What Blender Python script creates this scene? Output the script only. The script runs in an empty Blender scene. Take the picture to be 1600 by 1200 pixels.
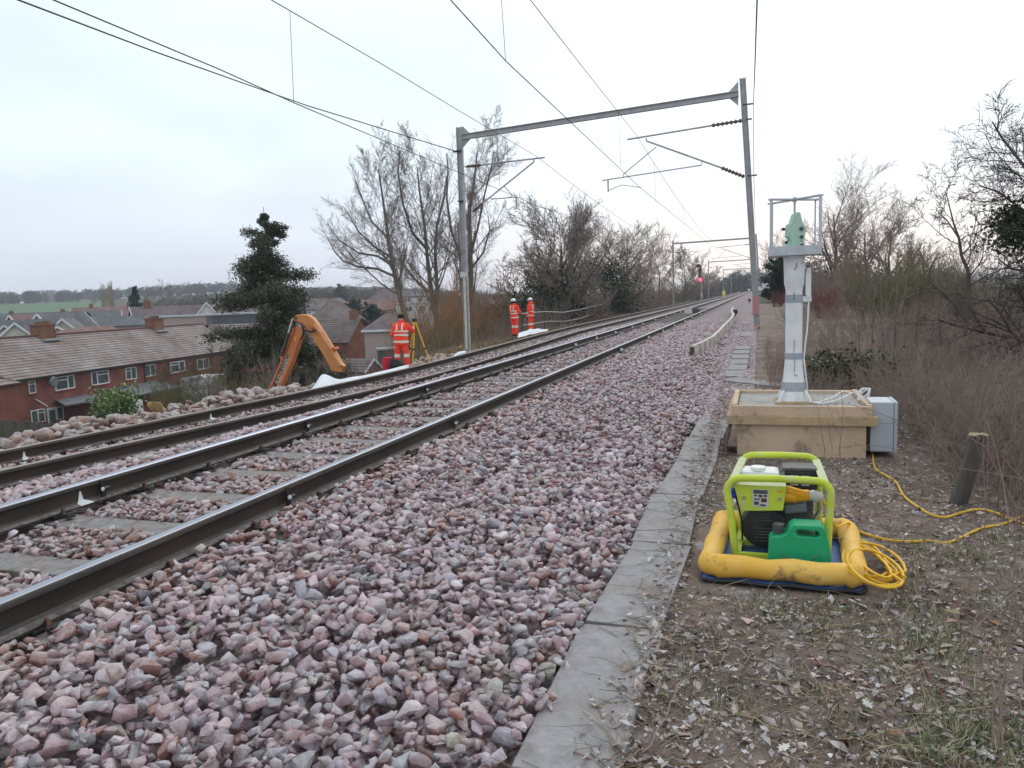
import bpy, bmesh, math, random
import numpy as np
from mathutils import Vector, Matrix
R = math.radians
sc = bpy.context.scene
col = sc.collection
# ------------------------------------------------------------------ camera, sky, sun
CAM = np.array([0, 0, 1.55])
YAW, PITCH, ROLL = R(17.89624), R(6.4882), R(-2.0)
def cam_axes():
    cy, sy, cp, sp = math.cos(YAW), math.sin(YAW), math.cos(PITCH), math.sin(PITCH)
    F = np.array([-sy*cp, cy*cp, -sp]); Rt = np.array([cy, sy, 0.]); U = np.cross(Rt, F)
    c, s = math.cos(ROLL), math.sin(ROLL)
    return c*Rt+s*U, -s*Rt+c*U, F
CR, CU, CF = cam_axes()
cd = bpy.data.cameras.new('camera'); cam = bpy.data.objects.new('camera', cd); col.objects.link(cam)
m = Matrix(((CR[0], CU[0], -CF[0], CAM[0]), (CR[1], CU[1], -CF[1], CAM[1]), (CR[2], CU[2], -CF[2], CAM[2]), (0, 0, 0, 1)))
cam.matrix_world = m
cd.sensor_width = 36; cd.lens = 27; cd.clip_start = .05; cd.clip_end = 9000
sc.camera = cam
sc.view_settings.view_transform = 'Standard'; sc.view_settings.look = 'None'
sc.view_settings.exposure = .18; sc.view_settings.gamma = 1
SUN_EL, SUN_AZ = R(40), R(8)        # soft brightness behind the cloud, ahead along the line
w = bpy.data.worlds.new('World'); sc.world = w; w.use_nodes = True
nt = w.node_tree; nt.nodes.clear(); N = nt.nodes.new; L = nt.links.new
out = N('ShaderNodeOutputWorld')
sky = N('ShaderNodeTexSky'); sky.sky_type = 'NISHITA'; sky.sun_disc = False
sky.sun_elevation = SUN_EL; sky.sun_rotation = SUN_AZ; sky.dust_density = 2
bg1 = N('ShaderNodeBackground'); bg1.inputs[1].default_value = .02; L(sky.outputs[0], bg1.inputs[0])
# overcast: a thick cloud sheet seen by elevation, with broad soft cloud noise
tc = N('ShaderNodeTexCoord'); sep = N('ShaderNodeSeparateXYZ'); L(tc.outputs['Generated'], sep.inputs[0])
rp = N('ShaderNodeValToRGB'); L(sep.outputs[2], rp.inputs[0])
els = rp.color_ramp.elements
els[0].position = 0.0; els[0].color = (.62, .66, .76, 1)
els[1].position = 1.0; els[1].color = (.87, .96, .97, 1)
for p, c in ((.04, (.62, .67, .80, 1)), (.11, (.70, .765, .86, 1)), (.20, (.78, .87, .93, 1)), (.34, (.84, .95, .97, 1))):
    e = els.new(p); e.color = c
mp = N('ShaderNodeMapping'); mp.inputs['Scale'].default_value = (1, 1, 3.2); L(tc.outputs['Generated'], mp.inputs[0])
nz = N('ShaderNodeTexNoise'); nz.inputs['Scale'].default_value = 2.1; nz.inputs['Detail'].default_value = 5; nz.inputs['Roughness'].default_value = .45
L(mp.outputs[0], nz.inputs[0])
mr = N('ShaderNodeMapRange'); mr.inputs[1].default_value = .35; mr.inputs[2].default_value = .68; mr.inputs[3].default_value = .84; mr.inputs[4].default_value = 1.06
L(nz.outputs[0], mr.inputs[0])
mul = N('ShaderNodeMixRGB'); mul.blend_type = 'MULTIPLY'; mul.inputs[0].default_value = 1
L(rp.outputs[0], mul.inputs[1]); L(mr.outputs[0], mul.inputs[2])
# warm break in the cloud low over the line
vm = N('ShaderNodeVectorMath'); vm.operation = 'DOT_PRODUCT'; L(tc.outputs['Generated'], vm.inputs[0]); vm.inputs[1].default_value = (math.sin(.05), math.cos(.05), 0.02)
mr2 = N('ShaderNodeMapRange'); mr2.inputs[1].default_value = .90; mr2.inputs[2].default_value = 1.0; L(vm.outputs['Value'], mr2.inputs[0])
mr3 = N('ShaderNodeMapRange'); mr3.inputs[1].default_value = .16; mr3.inputs[2].default_value = .02; L(sep.outputs[2], mr3.inputs[0])
m4 = N('ShaderNodeMath'); m4.operation = 'MULTIPLY'; L(mr2.outputs[0], m4.inputs[0]); L(mr3.outputs[0], m4.inputs[1])
warm = N('ShaderNodeMixRGB'); L(m4.outputs[0], warm.inputs[0]); L(mul.outputs[0], warm.inputs[1]); warm.inputs[2].default_value = (.96, .86, .83, 1)
bg2 = N('ShaderNodeBackground'); bg2.inputs[1].default_value = 1.0; L(warm.outputs[0], bg2.inputs[0])
add = N('ShaderNodeAddShader'); L(bg1.outputs[0], add.inputs[0]); L(bg2.outputs[0], add.inputs[1]); L(add.outputs[0], out.inputs[0])
sl = bpy.data.lights.new('sun', 'SUN'); sl.energy = .7; sl.angle = R(25); sl.color = (1, .95, .9)
so = bpy.data.objects.new('sun', sl); col.objects.link(so)
so.rotation_euler = (R(90)-SUN_EL, 0, R(180)-SUN_AZ)

# ------------------------------------------------------------------ picture ray helpers (give world points at a stated depth)
def ray(px, py): return CF + CR*(px-800)/1200. - CU*(py-600)/1200.
def onz(px, py, z): d = ray(px, py); return CAM + d*((z-CAM[2])/d[2])
def atY(px, py, Y): d = ray(px, py); return CAM + d*(Y/d[1])
def atX(px, py, X): d = ray(px, py); return CAM + d*(X/d[0])
def atD(px, py, D): d = ray(px, py); return CAM + d*(D/math.hypot(d[0], d[1]))

# ------------------------------------------------------------------ materials
def lin(c):
    return tuple(((x/255)/12.92 if x/255 < .04045 else ((x/255+.055)/1.055)**2.4) for x in c)
def mat(name, c, c2=None, rough=.7, scale=5, bump=0, bscale=40, metal=0, spec=.3, lo=.35, hi=.65, frost=0, fscale=20, attr=False,
        c3=None, scale3=1.5, lo3=.55, hi3=.7, emit=0, stretch=None, transm=0):
    m = bpy.data.materials.new(name); m.use_nodes = True; nt = m.node_tree; b = nt.nodes['Principled BSDF']; N = nt.nodes.new; L = nt.links.new
    b.inputs['Roughness'].default_value = rough; b.inputs['Metallic'].default_value = metal; b.inputs['Specular IOR Level'].default_value = spec
    tc = N('ShaderNodeTexCoord'); co = tc.outputs['Object']
    if stretch:
        mp = N('ShaderNodeMapping'); mp.inputs['Scale'].default_value = stretch; L(co, mp.inputs[0]); co = mp.outputs[0]
    def noise(s, d=6, r=.6):
        n = N('ShaderNodeTexNoise'); n.inputs['Scale'].default_value = s; n.inputs['Detail'].default_value = d; n.inputs['Roughness'].default_value = r; L(co, n.inputs[0]); return n.outputs[0]
    def rng(v, a, bb, x=0, y=1):
        r = N('ShaderNodeMapRange'); r.inputs[1].default_value = a; r.inputs[2].default_value = bb; r.inputs[3].default_value = x; r.inputs[4].default_value = y; L(v, r.inputs[0]); return r.outputs[0]
    def mix(f, a, bb, mode='MIX'):
        x = N('ShaderNodeMixRGB'); x.blend_type = mode
        if isinstance(f, (int, float)): x.inputs[0].default_value = f
        else: L(f, x.inputs[0])
        for i, q in ((1, a), (2, bb)):
            if isinstance(q, tuple): x.inputs[i].default_value = (*q[:3], 1)
            else: L(q, x.inputs[i])
        return x.outputs[0]
    cur = tuple(c)
    if attr:
        a = N('ShaderNodeAttribute'); a.attribute_name = 'Col'; cur = mix(1, a.outputs['Color'], cur, 'MULTIPLY')
    if c2 is not None:
        f = rng(noise(scale), lo, hi)
        cur = mix(f, cur, tuple(c2)) if not attr else mix(1, cur, mix(f, (1, 1, 1), tuple(c2)), 'MULTIPLY')
    if c3 is not None: cur = mix(rng(noise(scale3, 8, .65), lo3, hi3), cur, tuple(c3))
    if frost:
        g = N('ShaderNodeNewGeometry'); s = N('ShaderNodeSeparateXYZ'); L(g.outputs['Normal'], s.inputs[0])
        up = rng(s.outputs[2], .0, .9)
        f = N('ShaderNodeMath'); f.operation = 'MULTIPLY'; L(up, f.inputs[0]); L(rng(noise(fscale, 8, .75), .36, .72, 0, frost), f.inputs[1])
        cur = mix(f.outputs[0], cur, (.62, .62, .68))
    if isinstance(cur, tuple): b.inputs['Base Color'].default_value = (*cur[:3], 1)
    else: L(cur, b.inputs['Base Color'])
    if bump:
        bp = N('ShaderNodeBump'); bp.inputs['Strength'].default_value = bump; bp.inputs['Distance'].default_value = .02; L(noise(bscale, 8, .65), bp.inputs['Height']); L(bp.outputs[0], b.inputs['Normal'])
    if emit:
        b.inputs['Emission Color'].default_value = (*c[:3], 1); b.inputs['Emission Strength'].default_value = emit
    if transm: b.inputs['Transmission Weight'].default_value = transm
    return m
def brickmat(name, c1, c2, mortar, sx=1.0):
    m = bpy.data.materials.new(name); m.use_nodes = True; nt = m.node_tree; b = nt.nodes['Principled BSDF']; N = nt.nodes.new; L = nt.links.new
    b.inputs['Roughness'].default_value = .9; b.inputs['Specular IOR Level'].default_value = .1
    tc = N('ShaderNodeTexCoord'); s = N('ShaderNodeSeparateXYZ'); L(tc.outputs['Object'], s.inputs[0])
    a = N('ShaderNodeMath'); a.operation = 'ADD'; L(s.outputs[0], a.inputs[0]); L(s.outputs[1], a.inputs[1])
    cb = N('ShaderNodeCombineXYZ'); L(a.outputs[0], cb.inputs[0]); L(s.outputs[2], cb.inputs[1])
    br = N('ShaderNodeTexBrick'); L(cb.outputs[0], br.inputs[0]); br.inputs['Scale'].default_value = 1
    br.inputs['Brick Width'].default_value = .225*sx; br.inputs['Row Height'].default_value = .075*sx; br.inputs['Mortar Size'].default_value = .008*sx
    br.inputs['Color1'].default_value = (*c1, 1); br.inputs['Color2'].default_value = (*c2, 1); br.inputs['Mortar'].default_value = (*mortar, 1)
    n = N('ShaderNodeTexNoise'); n.inputs['Scale'].default_value = .7; n.inputs['Detail'].default_value = 8; L(tc.outputs['Object'], n.inputs[0])
    r = N('ShaderNodeMapRange'); r.inputs[1].default_value = .3; r.inputs[2].default_value = .7; r.inputs[3].default_value = .72; r.inputs[4].default_value = 1.2; L(n.outputs[0], r.inputs[0])
    x = N('ShaderNodeMixRGB'); x.blend_type = 'MULTIPLY'; x.inputs[0].default_value = 1; L(br.outputs[0], x.inputs[1]); L(r.outputs[0], x.inputs[2]); L(x.outputs[0], b.inputs['Base Color'])
    return m
def stonebed(name):
    """ballast beyond the reach of single stones: voronoi stones in colour and relief"""
    m = bpy.data.materials.new(name); m.use_nodes = True; nt = m.node_tree; b = nt.nodes['Principled BSDF']; N = nt.nodes.new; L = nt.links.new
    b.inputs['Roughness'].default_value = .95; b.inputs['Specular IOR Level'].default_value = .1
    tc = N('ShaderNodeTexCoord'); v = N('ShaderNodeTexVoronoi'); v.inputs['Scale'].default_value = 16; L(tc.outputs['Object'], v.inputs[0])
    rp = N('ShaderNodeValToRGB'); s = N('ShaderNodeSeparateColor'); L(v.outputs['Color'], s.inputs[0]); L(s.outputs[0], rp.inputs[0])
    e = rp.color_ramp.elements; e[0].color = (.26, .19, .19, 1); e[1].color = (.52, .46, .48, 1)
    for p, c in ((.3, (.41, .32, .33, 1)), (.6, (.45, .37, .38, 1))): q = e.new(p); q.color = c
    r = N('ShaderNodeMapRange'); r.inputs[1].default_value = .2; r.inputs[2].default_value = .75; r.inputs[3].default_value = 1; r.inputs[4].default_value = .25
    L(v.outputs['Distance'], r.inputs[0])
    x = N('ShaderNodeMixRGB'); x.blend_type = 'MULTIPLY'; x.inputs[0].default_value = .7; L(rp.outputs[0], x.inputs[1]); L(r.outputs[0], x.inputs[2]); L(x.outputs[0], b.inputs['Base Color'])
    bp = N('ShaderNodeBump'); bp.inputs['Strength'].default_value = .9; bp.inputs['Distance'].default_value = .03; L(r.outputs[0], bp.inputs['Height']); L(bp.outputs[0], b.inputs['Normal'])
    return m
MT = {}
def MD(k, *a, **kw): MT[k] = mat(k, *a, **kw); return MT[k]
MD('stone', (1, 1, 1), (.66, .62, .62), rough=.92, scale=30, bump=.8, bscale=110, spec=.15, attr=True, frost=.85, fscale=26)
MD('rock', (.44, .30, .25), (.30, .19, .17), rough=.9, scale=3, bump=.6, bscale=30, spec=.15, frost=.35, fscale=12)
MD('brown_rock', (.42, .27, .13), (.28, .17, .09), rough=.9, scale=4, bump=.6, bscale=25, spec=.15)
MT['bed'] = stonebed('ballast_bed')
MD('ground', (.25, .19, .165), (.15, .11, .095), rough=.95, scale=2.2, bump=.8, bscale=30, spec=.1, c3=(.46, .45, .48), scale3=4, lo3=.56, hi3=.74)
MD('turf', (.06, .075, .035), (.10, .08, .055), rough=.95, scale=.15, bump=.3, bscale=3, spec=.1, c3=(.10, .08, .06), scale3=.05)
MD('field', (.075, .14, .065), (.10, .16, .08), rough=.95, scale=.02, spec=.1)
MD('concrete', (.29, .27, .275), (.20, .18, .18), rough=.9, scale=7, bump=.35, bscale=70, spec=.2, frost=.35, fscale=9, c3=(.20, .15, .13), scale3=2.3, lo3=.52, hi3=.7)
MD('sleeper', (.21, .185, .17), (.13, .11, .10), rough=.9, scale=8, bump=.4, bscale=80, spec=.2, frost=.4, fscale=14, c3=(.22, .14, .10), scale3=4)
MD('rail_side', (.036, .031, .028), (.068, .047, .037), rough=.62, scale=6, bump=.25, bscale=90, spec=.35, stretch=(1, .25, 1), frost=.10)
MD('rail_foot', (.085, .058, .045), (.05, .038, .03), rough=.75, scale=9, bump=.3, bscale=90, spec=.25, frost=.35)
MD('rail_top', (.42, .43, .50), (.30, .31, .37), rough=.36, scale=4, metal=.75, spec=.5, stretch=(1, .08, 1))
MD('rail_top_dull', (.30, .25, .22), (.19, .15, .13), rough=.5, scale=6, metal=.35, spec=.4, stretch=(1, .1, 1), frost=.3)
MD('rust', (.14, .06, .045), (.07, .04, .035), rough=.8, scale=25, bump=.4, bscale=120)
MD('pad', (.05, .05, .05), rough=.6)
MD('galv', (.42, .42, .43), (.32, .32, .33), rough=.6, scale=3, metal=.1, spec=.4, bump=.1, bscale=30, c3=(.20, .17, .15), scale3=1.2, lo3=.6, hi3=.75)
MD('dark_metal', (.06, .06, .07), (.09, .08, .08), rough=.5, scale=10, metal=.3)
MD('wire', (.035, .035, .04), rough=.5, metal=.3)
MD('insul', (.13, .07, .06), rough=.25, spec=.6)
MD('white_paint', (.80, .80, .81), (.66, .66, .68), rough=.5, scale=6, spec=.4, bump=.08, bscale=25, c3=(.42, .41, .40), scale3=5, lo3=.6, hi3=.75)
MD('white_plastic', (.72, .72, .73), rough=.4, spec=.45)
MD('grey_tape', (.30, .33, .38), (.40, .42, .46), rough=.4, scale=12, metal=.2, bump=.5, bscale=45)
MD('alu', (.52, .54, .56), (.40, .42, .44), rough=.35, scale=14, metal=.6)
MD('instr_green', (.38, .56, .45), (.44, .60, .50), rough=.45, scale=8, spec=.4)
MD('lens', (.01, .012, .015), rough=.08, spec=.8)
MD('black', (.015, .015, .016), (.03, .03, .03), rough=.5, scale=15, spec=.4)
MD('grey_black', (.05, .055, .06), (.09, .09, .095), rough=.55, scale=20, spec=.4)
MD('plinth', (.62, .46, .34), (.52, .38, .28), rough=.85, scale=3, bump=.25, bscale=50, spec=.2, c3=(.26, .19, .14), scale3=6, lo3=.56, hi3=.72)
MD('plinth_band', (.52, .37, .22), (.38, .28, .18), rough=.85, scale=7, bump=.3, bscale=40, spec=.2, c3=(.16, .12, .09), scale3=6, lo3=.55, hi3=.7)
MD('plinth_top', (.34, .32, .30), (.24, .22, .20), rough=.85, scale=5, bump=.2, bscale=60, frost=.3, c3=(.14, .12, .10), scale3=3, lo3=.55, hi3=.7)
MD('cab_grey', (.46, .49, .55), (.42, .45, .51), rough=.45, scale=4, spec=.4)
MD('cab_dark', (.16, .17, .19), rough=.5)
MD('lime', (.56, .64, .05), (.48, .56, .055), rough=.5, scale=9, spec=.35, c3=(.50, .52, .33), scale3=14, lo3=.52, hi3=.72)
MD('lime_faded', (.50, .51, .36), (.40, .46, .20), rough=.6, scale=16, c3=(.50, .17, .14), scale3=11, lo3=.62, hi3=.72)
MD('bund', (.74, .40, .045), (.78, .48, .12), rough=.6, scale=5, bump=.25, bscale=18, c3=(.20, .12, .075), scale3=7, lo3=.55, hi3=.70)
MD('blue_tray', (.03, .10, .42), (.05, .12, .38), rough=.6, scale=8, frost=.2, fscale=30, c3=(.10, .11, .14), scale3=7, lo3=.6, hi3=.8)
MD('blue', (.01, .05, .5), rough=.4)
MD('yellow_plug', (.80, .38, .015), (.7, .33, .02), rough=.4, scale=12)
MD('clear_plastic', (.50, .50, .48), rough=.3, spec=.5)
MD('can_green', (.015, .36, .16), (.01, .31, .135), rough=.42, scale=5, spec=.4, bump=.08, bscale=20, c3=(.05, .30, .17), scale3=9, lo3=.6, hi3=.75)
MD('can_worn', (.10, .22, .13), (.04, .30, .16), rough=.6, scale=30)
MD('cable', (.78, .45, .015), (.68, .38, .02), rough=.45, scale=20)
MD('white_cable', (.75, .75, .76), rough=.45)
MD('sheet', (.74, .75, .79), (.60, .62, .68), rough=.8, scale=2.5, bump=.5, bscale=9)
MD('timber', (.62, .57, .52), (.50, .45, .41), rough=.85, scale=5, bump=.3, bscale=30, frost=.4)
MD('timber_dark', (.10, .07, .055), rough=.9)
MD('fence_wood', (.13, .12, .11), (.09, .08, .075), rough=.9, scale=3, stretch=(6, 6, .6), bump=.3)
MD('hiviz', (1.0, .085, .045), (.90, .06, .04), rough=.75, scale=7, bump=.5, bscale=14, spec=.2)
MD('hiviz_pale', (.95, .17, .09), (.9, .11, .06), rough=.75, scale=7, bump=.5, bscale=14, spec=.2)
MD('reflect', (.72, .70, .58), rough=.5, spec=.5)
MD('skin', (.50, .30, .22), rough=.6)
MD('hat_black', (.012, .012, .014), rough=.9)
MD('hat_white', (.78, .78, .80), rough=.35, spec=.5)
MD('boots', (.02, .018, .016), rough=.7)
MD('red_bag', (.62, .015, .05), (.5, .01, .04), rough=.6, scale=10, bump=.4, bscale=20)
MD('black_bag', (.02, .02, .028), (.035, .035, .045), rough=.7, scale=9, bump=.5, bscale=18)
MD('tripod', (.75, .48, .02), rough=.5)
MD('exc_orange', (.62, .25, .07), (.52, .20, .06), rough=.45, scale=2.5, spec=.4, c3=(.46, .10, .035), scale3=.9, lo3=.5, hi3=.72)
MD('exc_red', (.48, .11, .045), (.58, .17, .05), rough=.5, scale=2, spec=.4)
MD('chrome', (.6, .6, .62), rough=.2, metal=.8)
MD('letter_white', (.62, .62, .60), (.45, .44, .42), rough=.6, scale=12)
MD('red_paint', (.42, .20, .21), rough=.6)
MD('red_lamp', (1, .02, .06), emit=14)
MD('prism', (.92, .92, .95), rough=.12, spec=.9)  # white base colour stands in for the flash the prism glass throws back
MD('amber_reflector', (.95, .32, .12), rough=.15, spec=.9)
MD('yellow_vest', (.75, .72, .05), rough=.7)
MD('bark', (.21, .185, .165), (.13, .112, .10), rough=.9, scale=3, bump=.5, bscale=25, spec=.1)
MD('bark_dark', (.12, .10, .09), (.075, .062, .056), rough=.9, scale=3, spec=.1)
MD('bark_green', (.14, .13, .075), (.09, .085, .055), rough=.9, scale=3, spec=.1)
MD('twig_grey', (.30, .245, .215), (.19, .15, .13), rough=.9, scale=2, spec=.1)
MD('twig_brown', (.33, .24, .205), (.21, .15, .13), rough=.9, scale=1.5, spec=.1)
MD('twig_olive', (.20, .18, .095), (.13, .12, .065), rough=.9, scale=1.5, spec=.1)
MD('twig_orange', (.36, .20, .11), (.24, .14, .085), rough=.9, scale=1.5, spec=.1)
MD('twig_red', (.24, .10, .095), (.16, .075, .07), rough=.9, scale=1.5, spec=.1)
MD('leaf_dark', (1, 1, 1), (.6, .65, .6), rough=.55, scale=2, attr=True, spec=.3)
MD('straw', (.36, .29, .17), (.24, .19, .12), rough=.9, scale=8)
MD('litter', (1, 1, 1), (.7, .7, .7), rough=.85, scale=18, attr=True, spec=.15, frost=.6, fscale=7)
MD('grass', (1, 1, 1), rough=.7, attr=True, spec=.2)
MD('window_glass', (.055, .065, .075), (.12, .13, .14), rough=.08, scale=.8, spec=.8)
MD('upvc', (.68, .70, .72), rough=.5)
MD('curtain', (.40, .40, .42), rough=.9)
MD('sill_red', (.28, .045, .04), rough=.7)
MD('slate', (.12, .125, .145), (.08, .085, .10), rough=.6, scale=3, frost=.15)
MD('pipe_black', (.02, .02, .022), rough=.5)
MD('render_cream', (.60, .56, .47), (.5, .47, .40), rough=.9, scale=.6)
MD('render_white', (.66, .66, .66), (.55, .55, .56), rough=.9, scale=.6)
MD('render_pink', (.42, .33, .31), rough=.9)
MD('roof_near', (.21, .145, .12), (.15, .105, .09), rough=.85, scale=1.6, frost=.42, fscale=.35, c3=(.30, .26, .05), scale3=.25, lo3=.70, hi3=.78, bump=.3, bscale=12)
MD('roof_brown', (.14, .095, .08), (.10, .07, .062), rough=.85, scale=.5, frost=.25, fscale=.6)
MD('roof_red', (.21, .095, .075), (.15, .075, .065), rough=.85, scale=.5, frost=.2, fscale=.6)
MD('roof_dark', (.085, .085, .095), (.06, .06, .068), rough=.8, scale=.5, frost=.2, fscale=.6)
MD('roof_purple', (.15, .10, .11), (.11, .078, .085), rough=.85, scale=.5, frost=.2, fscale=.6)
MT['brick'] = brickmat('brick_red', (.28, .078, .062), (.19, .055, .048), (.26, .17, .14))
MT['brick_far'] = brickmat('brick_far', (.28, .095, .065), (.22, .075, .055), (.24, .14, .11), 2)
MT['brick_brown'] = brickmat('brick_brown', (.22, .095, .055), (.17, .075, .05), (.2, .14, .1), 2)

# ------------------------------------------------------------------ object helpers
def tag(o, label=None, cat=None, group=None, kind=None):
    if label: o['label'] = label
    if cat: o['category'] = cat
    if group: o['group'] = group
    if kind: o['kind'] = kind
    return o
OFF = {}
def thing(name, label, cat, loc=(0, 0, 0), group=None, rz=0):
    o = bpy.data.objects.new(name, None); col.objects.link(o); o.location = loc; o.empty_display_size = .1
    o.rotation_euler.z = rz; OFF[o.name] = Vector(loc)
    return tag(o, label, cat, group)
class MB:
    def __init__(s): s.v = []; s.f = []; s.mi = []
    def add(s, vs, fs, m=0):
        b = len(s.v); s.v += [tuple(map(float, v)) for v in vs]; s.f += [tuple(i+b for i in f) for f in fs]; s.mi += [m]*len(fs); return s
    def box(s, c, d, m=0, rot=None):
        x, y, z = [q/2 for q in d]; vs = [Vector(p) for p in ((-x, -y, -z), (x, -y, -z), (x, y, -z), (-x, y, -z), (-x, -y, z), (x, -y, z), (x, y, z), (-x, y, z))]
        if rot is not None: vs = [rot @ v for v in vs]
        c = Vector(c)
        return s.add([v+c for v in vs], [(0, 3, 2, 1), (4, 5, 6, 7), (0, 1, 5, 4), (1, 2, 6, 5), (2, 3, 7, 6), (3, 0, 4, 7)], m)
    def bar(s, a, b, wd, h, m=0, up=(0, 0, 1)):
        a, b = Vector(a), Vector(b); d = (b-a); l = d.length; d.normalize(); sd = d.cross(Vector(up)).normalized(); u = sd.cross(d)
        rot = Matrix((sd, d, u)).transposed(); return s.box((a+b)/2, (wd, l, h), m, rot)
    def tube(s, pts, r, n=8, m=0, closed=False, sq=1):
        pts = [Vector(p) for p in pts]; k = len(pts); rs = r if isinstance(r, (list, tuple)) else [r]*k
        fr = None; rings = []
        for i in range(k):
            if closed: t = pts[(i+1) % k]-pts[i-1]
            else: t = pts[min(i+1, k-1)]-pts[max(i-1, 0)]
            t.normalize()
            if fr is None:
                a = Vector((0, 0, 1)) if abs(t.z) < .9 else Vector((1, 0, 0)); fr = t.cross(a).normalized()
            else: fr = (fr-t*fr.dot(t)).normalized()
            bn = t.cross(fr)
            rings.append([pts[i]+(fr*math.cos(2*math.pi*j/n)+bn*math.sin(2*math.pi*j/n)*sq)*rs[i] for j in range(n)])
        vs = [v for q in rings for v in q]; fs = []
        for i in range(k if closed else k-1):
            a, b = i*n, ((i+1) % k)*n
            fs += [(a+j, a+(j+1) % n, b+(j+1) % n, b+j) for j in range(n)]
        if not closed: fs += [tuple(range(n))[::-1], tuple((k-1)*n+j for j in range(n))]
        return s.add(vs, fs, m)
    def loft(s, secs, n=16, m=0, cap=True):
        """secs: (centre, rx, ry) ellipses in horizontal planes"""
        vs = [(c[0]+rx*math.cos(2*math.pi*j/n), c[1]+ry*math.sin(2*math.pi*j/n), c[2]) for c, rx, ry in secs for j in range(n)]
        fs = [(i*n+j, i*n+(j+1) % n, (i+1)*n+(j+1) % n, (i+1)*n+j) for i in range(len(secs)-1) for j in range(n)]
        if cap: fs += [tuple(range(n))[::-1], tuple((len(secs)-1)*n+j for j in range(n))]
        return s.add(vs, fs, m)
    def prism(s, poly, o, ax, ay, az, depth, m=0):
        """poly in (ax, ay) plane extruded by depth along az from o"""
        o, ax, ay, az = Vector(o), Vector(ax), Vector(ay), Vector(az); n = len(poly)
        a = [o+ax*p[0]+ay*p[1] for p in poly]; b = [v+az*depth for v in a]
        return s.add(a+b, [tuple(range(n))[::-1], tuple(n+i for i in range(n))]+[(i, (i+1) % n, n+(i+1) % n, n+i) for i in range(n)], m)
    def build(s, name, mats, parent=None, smooth=False, bevel=0, base=None):
        if not isinstance(mats, (list, tuple)): mats = [mats]
        if parent is None:
            a = np.array(s.v); off = Vector(base) if base is not None else Vector(((a[:, 0].min()+a[:, 0].max())/2, (a[:, 1].min()+a[:, 1].max())/2, a[:, 2].min()))
        else: off = OFF[parent.name]
        me = bpy.data.meshes.new(name); me.from_pydata([tuple(Vector(v)-off) for v in s.v], [], s.f)
        for q in mats: me.materials.append(MT[q] if isinstance(q, str) else q)
        me.polygons.foreach_set('material_index', s.mi)
        if smooth: me.polygons.foreach_set('use_smooth', [True]*len(s.f))
        me.validate(); me.update()
        bm = bmesh.new(); bm.from_mesh(me); bmesh.ops.recalc_face_normals(bm, faces=bm.faces); bm.to_mesh(me); bm.free()
        o = bpy.data.objects.new(name, me); col.objects.link(o)
        if smooth:
            try: me.set_sharp_from_angle(angle=R(38))
            except Exception: pass
        if bevel:
            b = o.modifiers.new('bevel', 'BEVEL'); b.width = bevel; b.segments = 2; b.limit_method = 'ANGLE'; b.angle_limit = R(40)
        if parent is None: o.location = off; OFF[o.name] = off
        else: o.parent = parent; OFF[o.name] = off
        return o
def npmesh(name, V, F, mats, colr=None, parent=None, base=None, smooth=False, mi=None):
    V = np.asarray(V, float); F = np.asarray(F, np.int64)
    if parent is not None: off = np.array(OFF[parent.name])
    elif base is not None: off = np.array(base, float)
    else: off = np.array([(V[:, 0].min()+V[:, 0].max())/2, (V[:, 1].min()+V[:, 1].max())/2, V[:, 2].min()])
    V = V-off; n, k = F.shape
    me = bpy.data.meshes.new(name); me.vertices.add(len(V)); me.vertices.foreach_set('co', V.astype(np.float32).ravel())
    me.loops.add(n*k); me.loops.foreach_set('vertex_index', F.astype(np.int32).ravel())
    me.polygons.add(n); me.polygons.foreach_set('loop_start', np.arange(0, n*k, k, dtype=np.int32))
    if mi is not None: me.polygons.foreach_set('material_index', np.asarray(mi, np.int32))
    if smooth: me.polygons.foreach_set('use_smooth', np.ones(n, bool))
    me.update(calc_edges=True)
    if not isinstance(mats, (list, tuple)): mats = [mats]
    for q in mats: me.materials.append(MT[q] if isinstance(q, str) else q)
    if colr is not None:
        a = me.color_attributes.new('Col', 'FLOAT_COLOR', 'POINT'); c = np.ones((len(V), 4), np.float32); c[:, :3] = colr; a.data.foreach_set('color', c.ravel())
    o = bpy.data.objects.new(name, me); col.objects.link(o)
    if parent is not None: o.parent = parent
    else: o.location = off
    OFF[o.name] = Vector(off)
    return o
def copy_tree(o, parent=None):
    c = o.copy(); col.objects.link(c)
    if parent is not None: c.parent = parent
    OFF[c.name] = OFF.get(o.name, Vector())
    for ch in list(o.children): copy_tree(ch, c)
    return c
def smoothstep(a, b, x): t = np.clip((x-a)/(b-a), 0, 1); return t*t*(3-2*t)
def vnoise(x, y, s, seed=0):
    """cheap smooth value noise for numpy arrays"""
    rg = np.random.RandomState(seed); T = rg.rand(64, 64)
    x = np.asarray(x)/s; y = np.asarray(y)/s; xi = np.floor(x).astype(int); yi = np.floor(y).astype(int); fx = x-xi; fy = y-yi
    fx = fx*fx*(3-2*fx); fy = fy*fy*(3-2*fy)
    g = lambda i, j: T[i % 64, j % 64]
    return (g(xi, yi)*(1-fx)+g(xi+1, yi)*fx)*(1-fy)+(g(xi, yi+1)*(1-fx)+g(xi+1, yi+1)*fx)*fy

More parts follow.
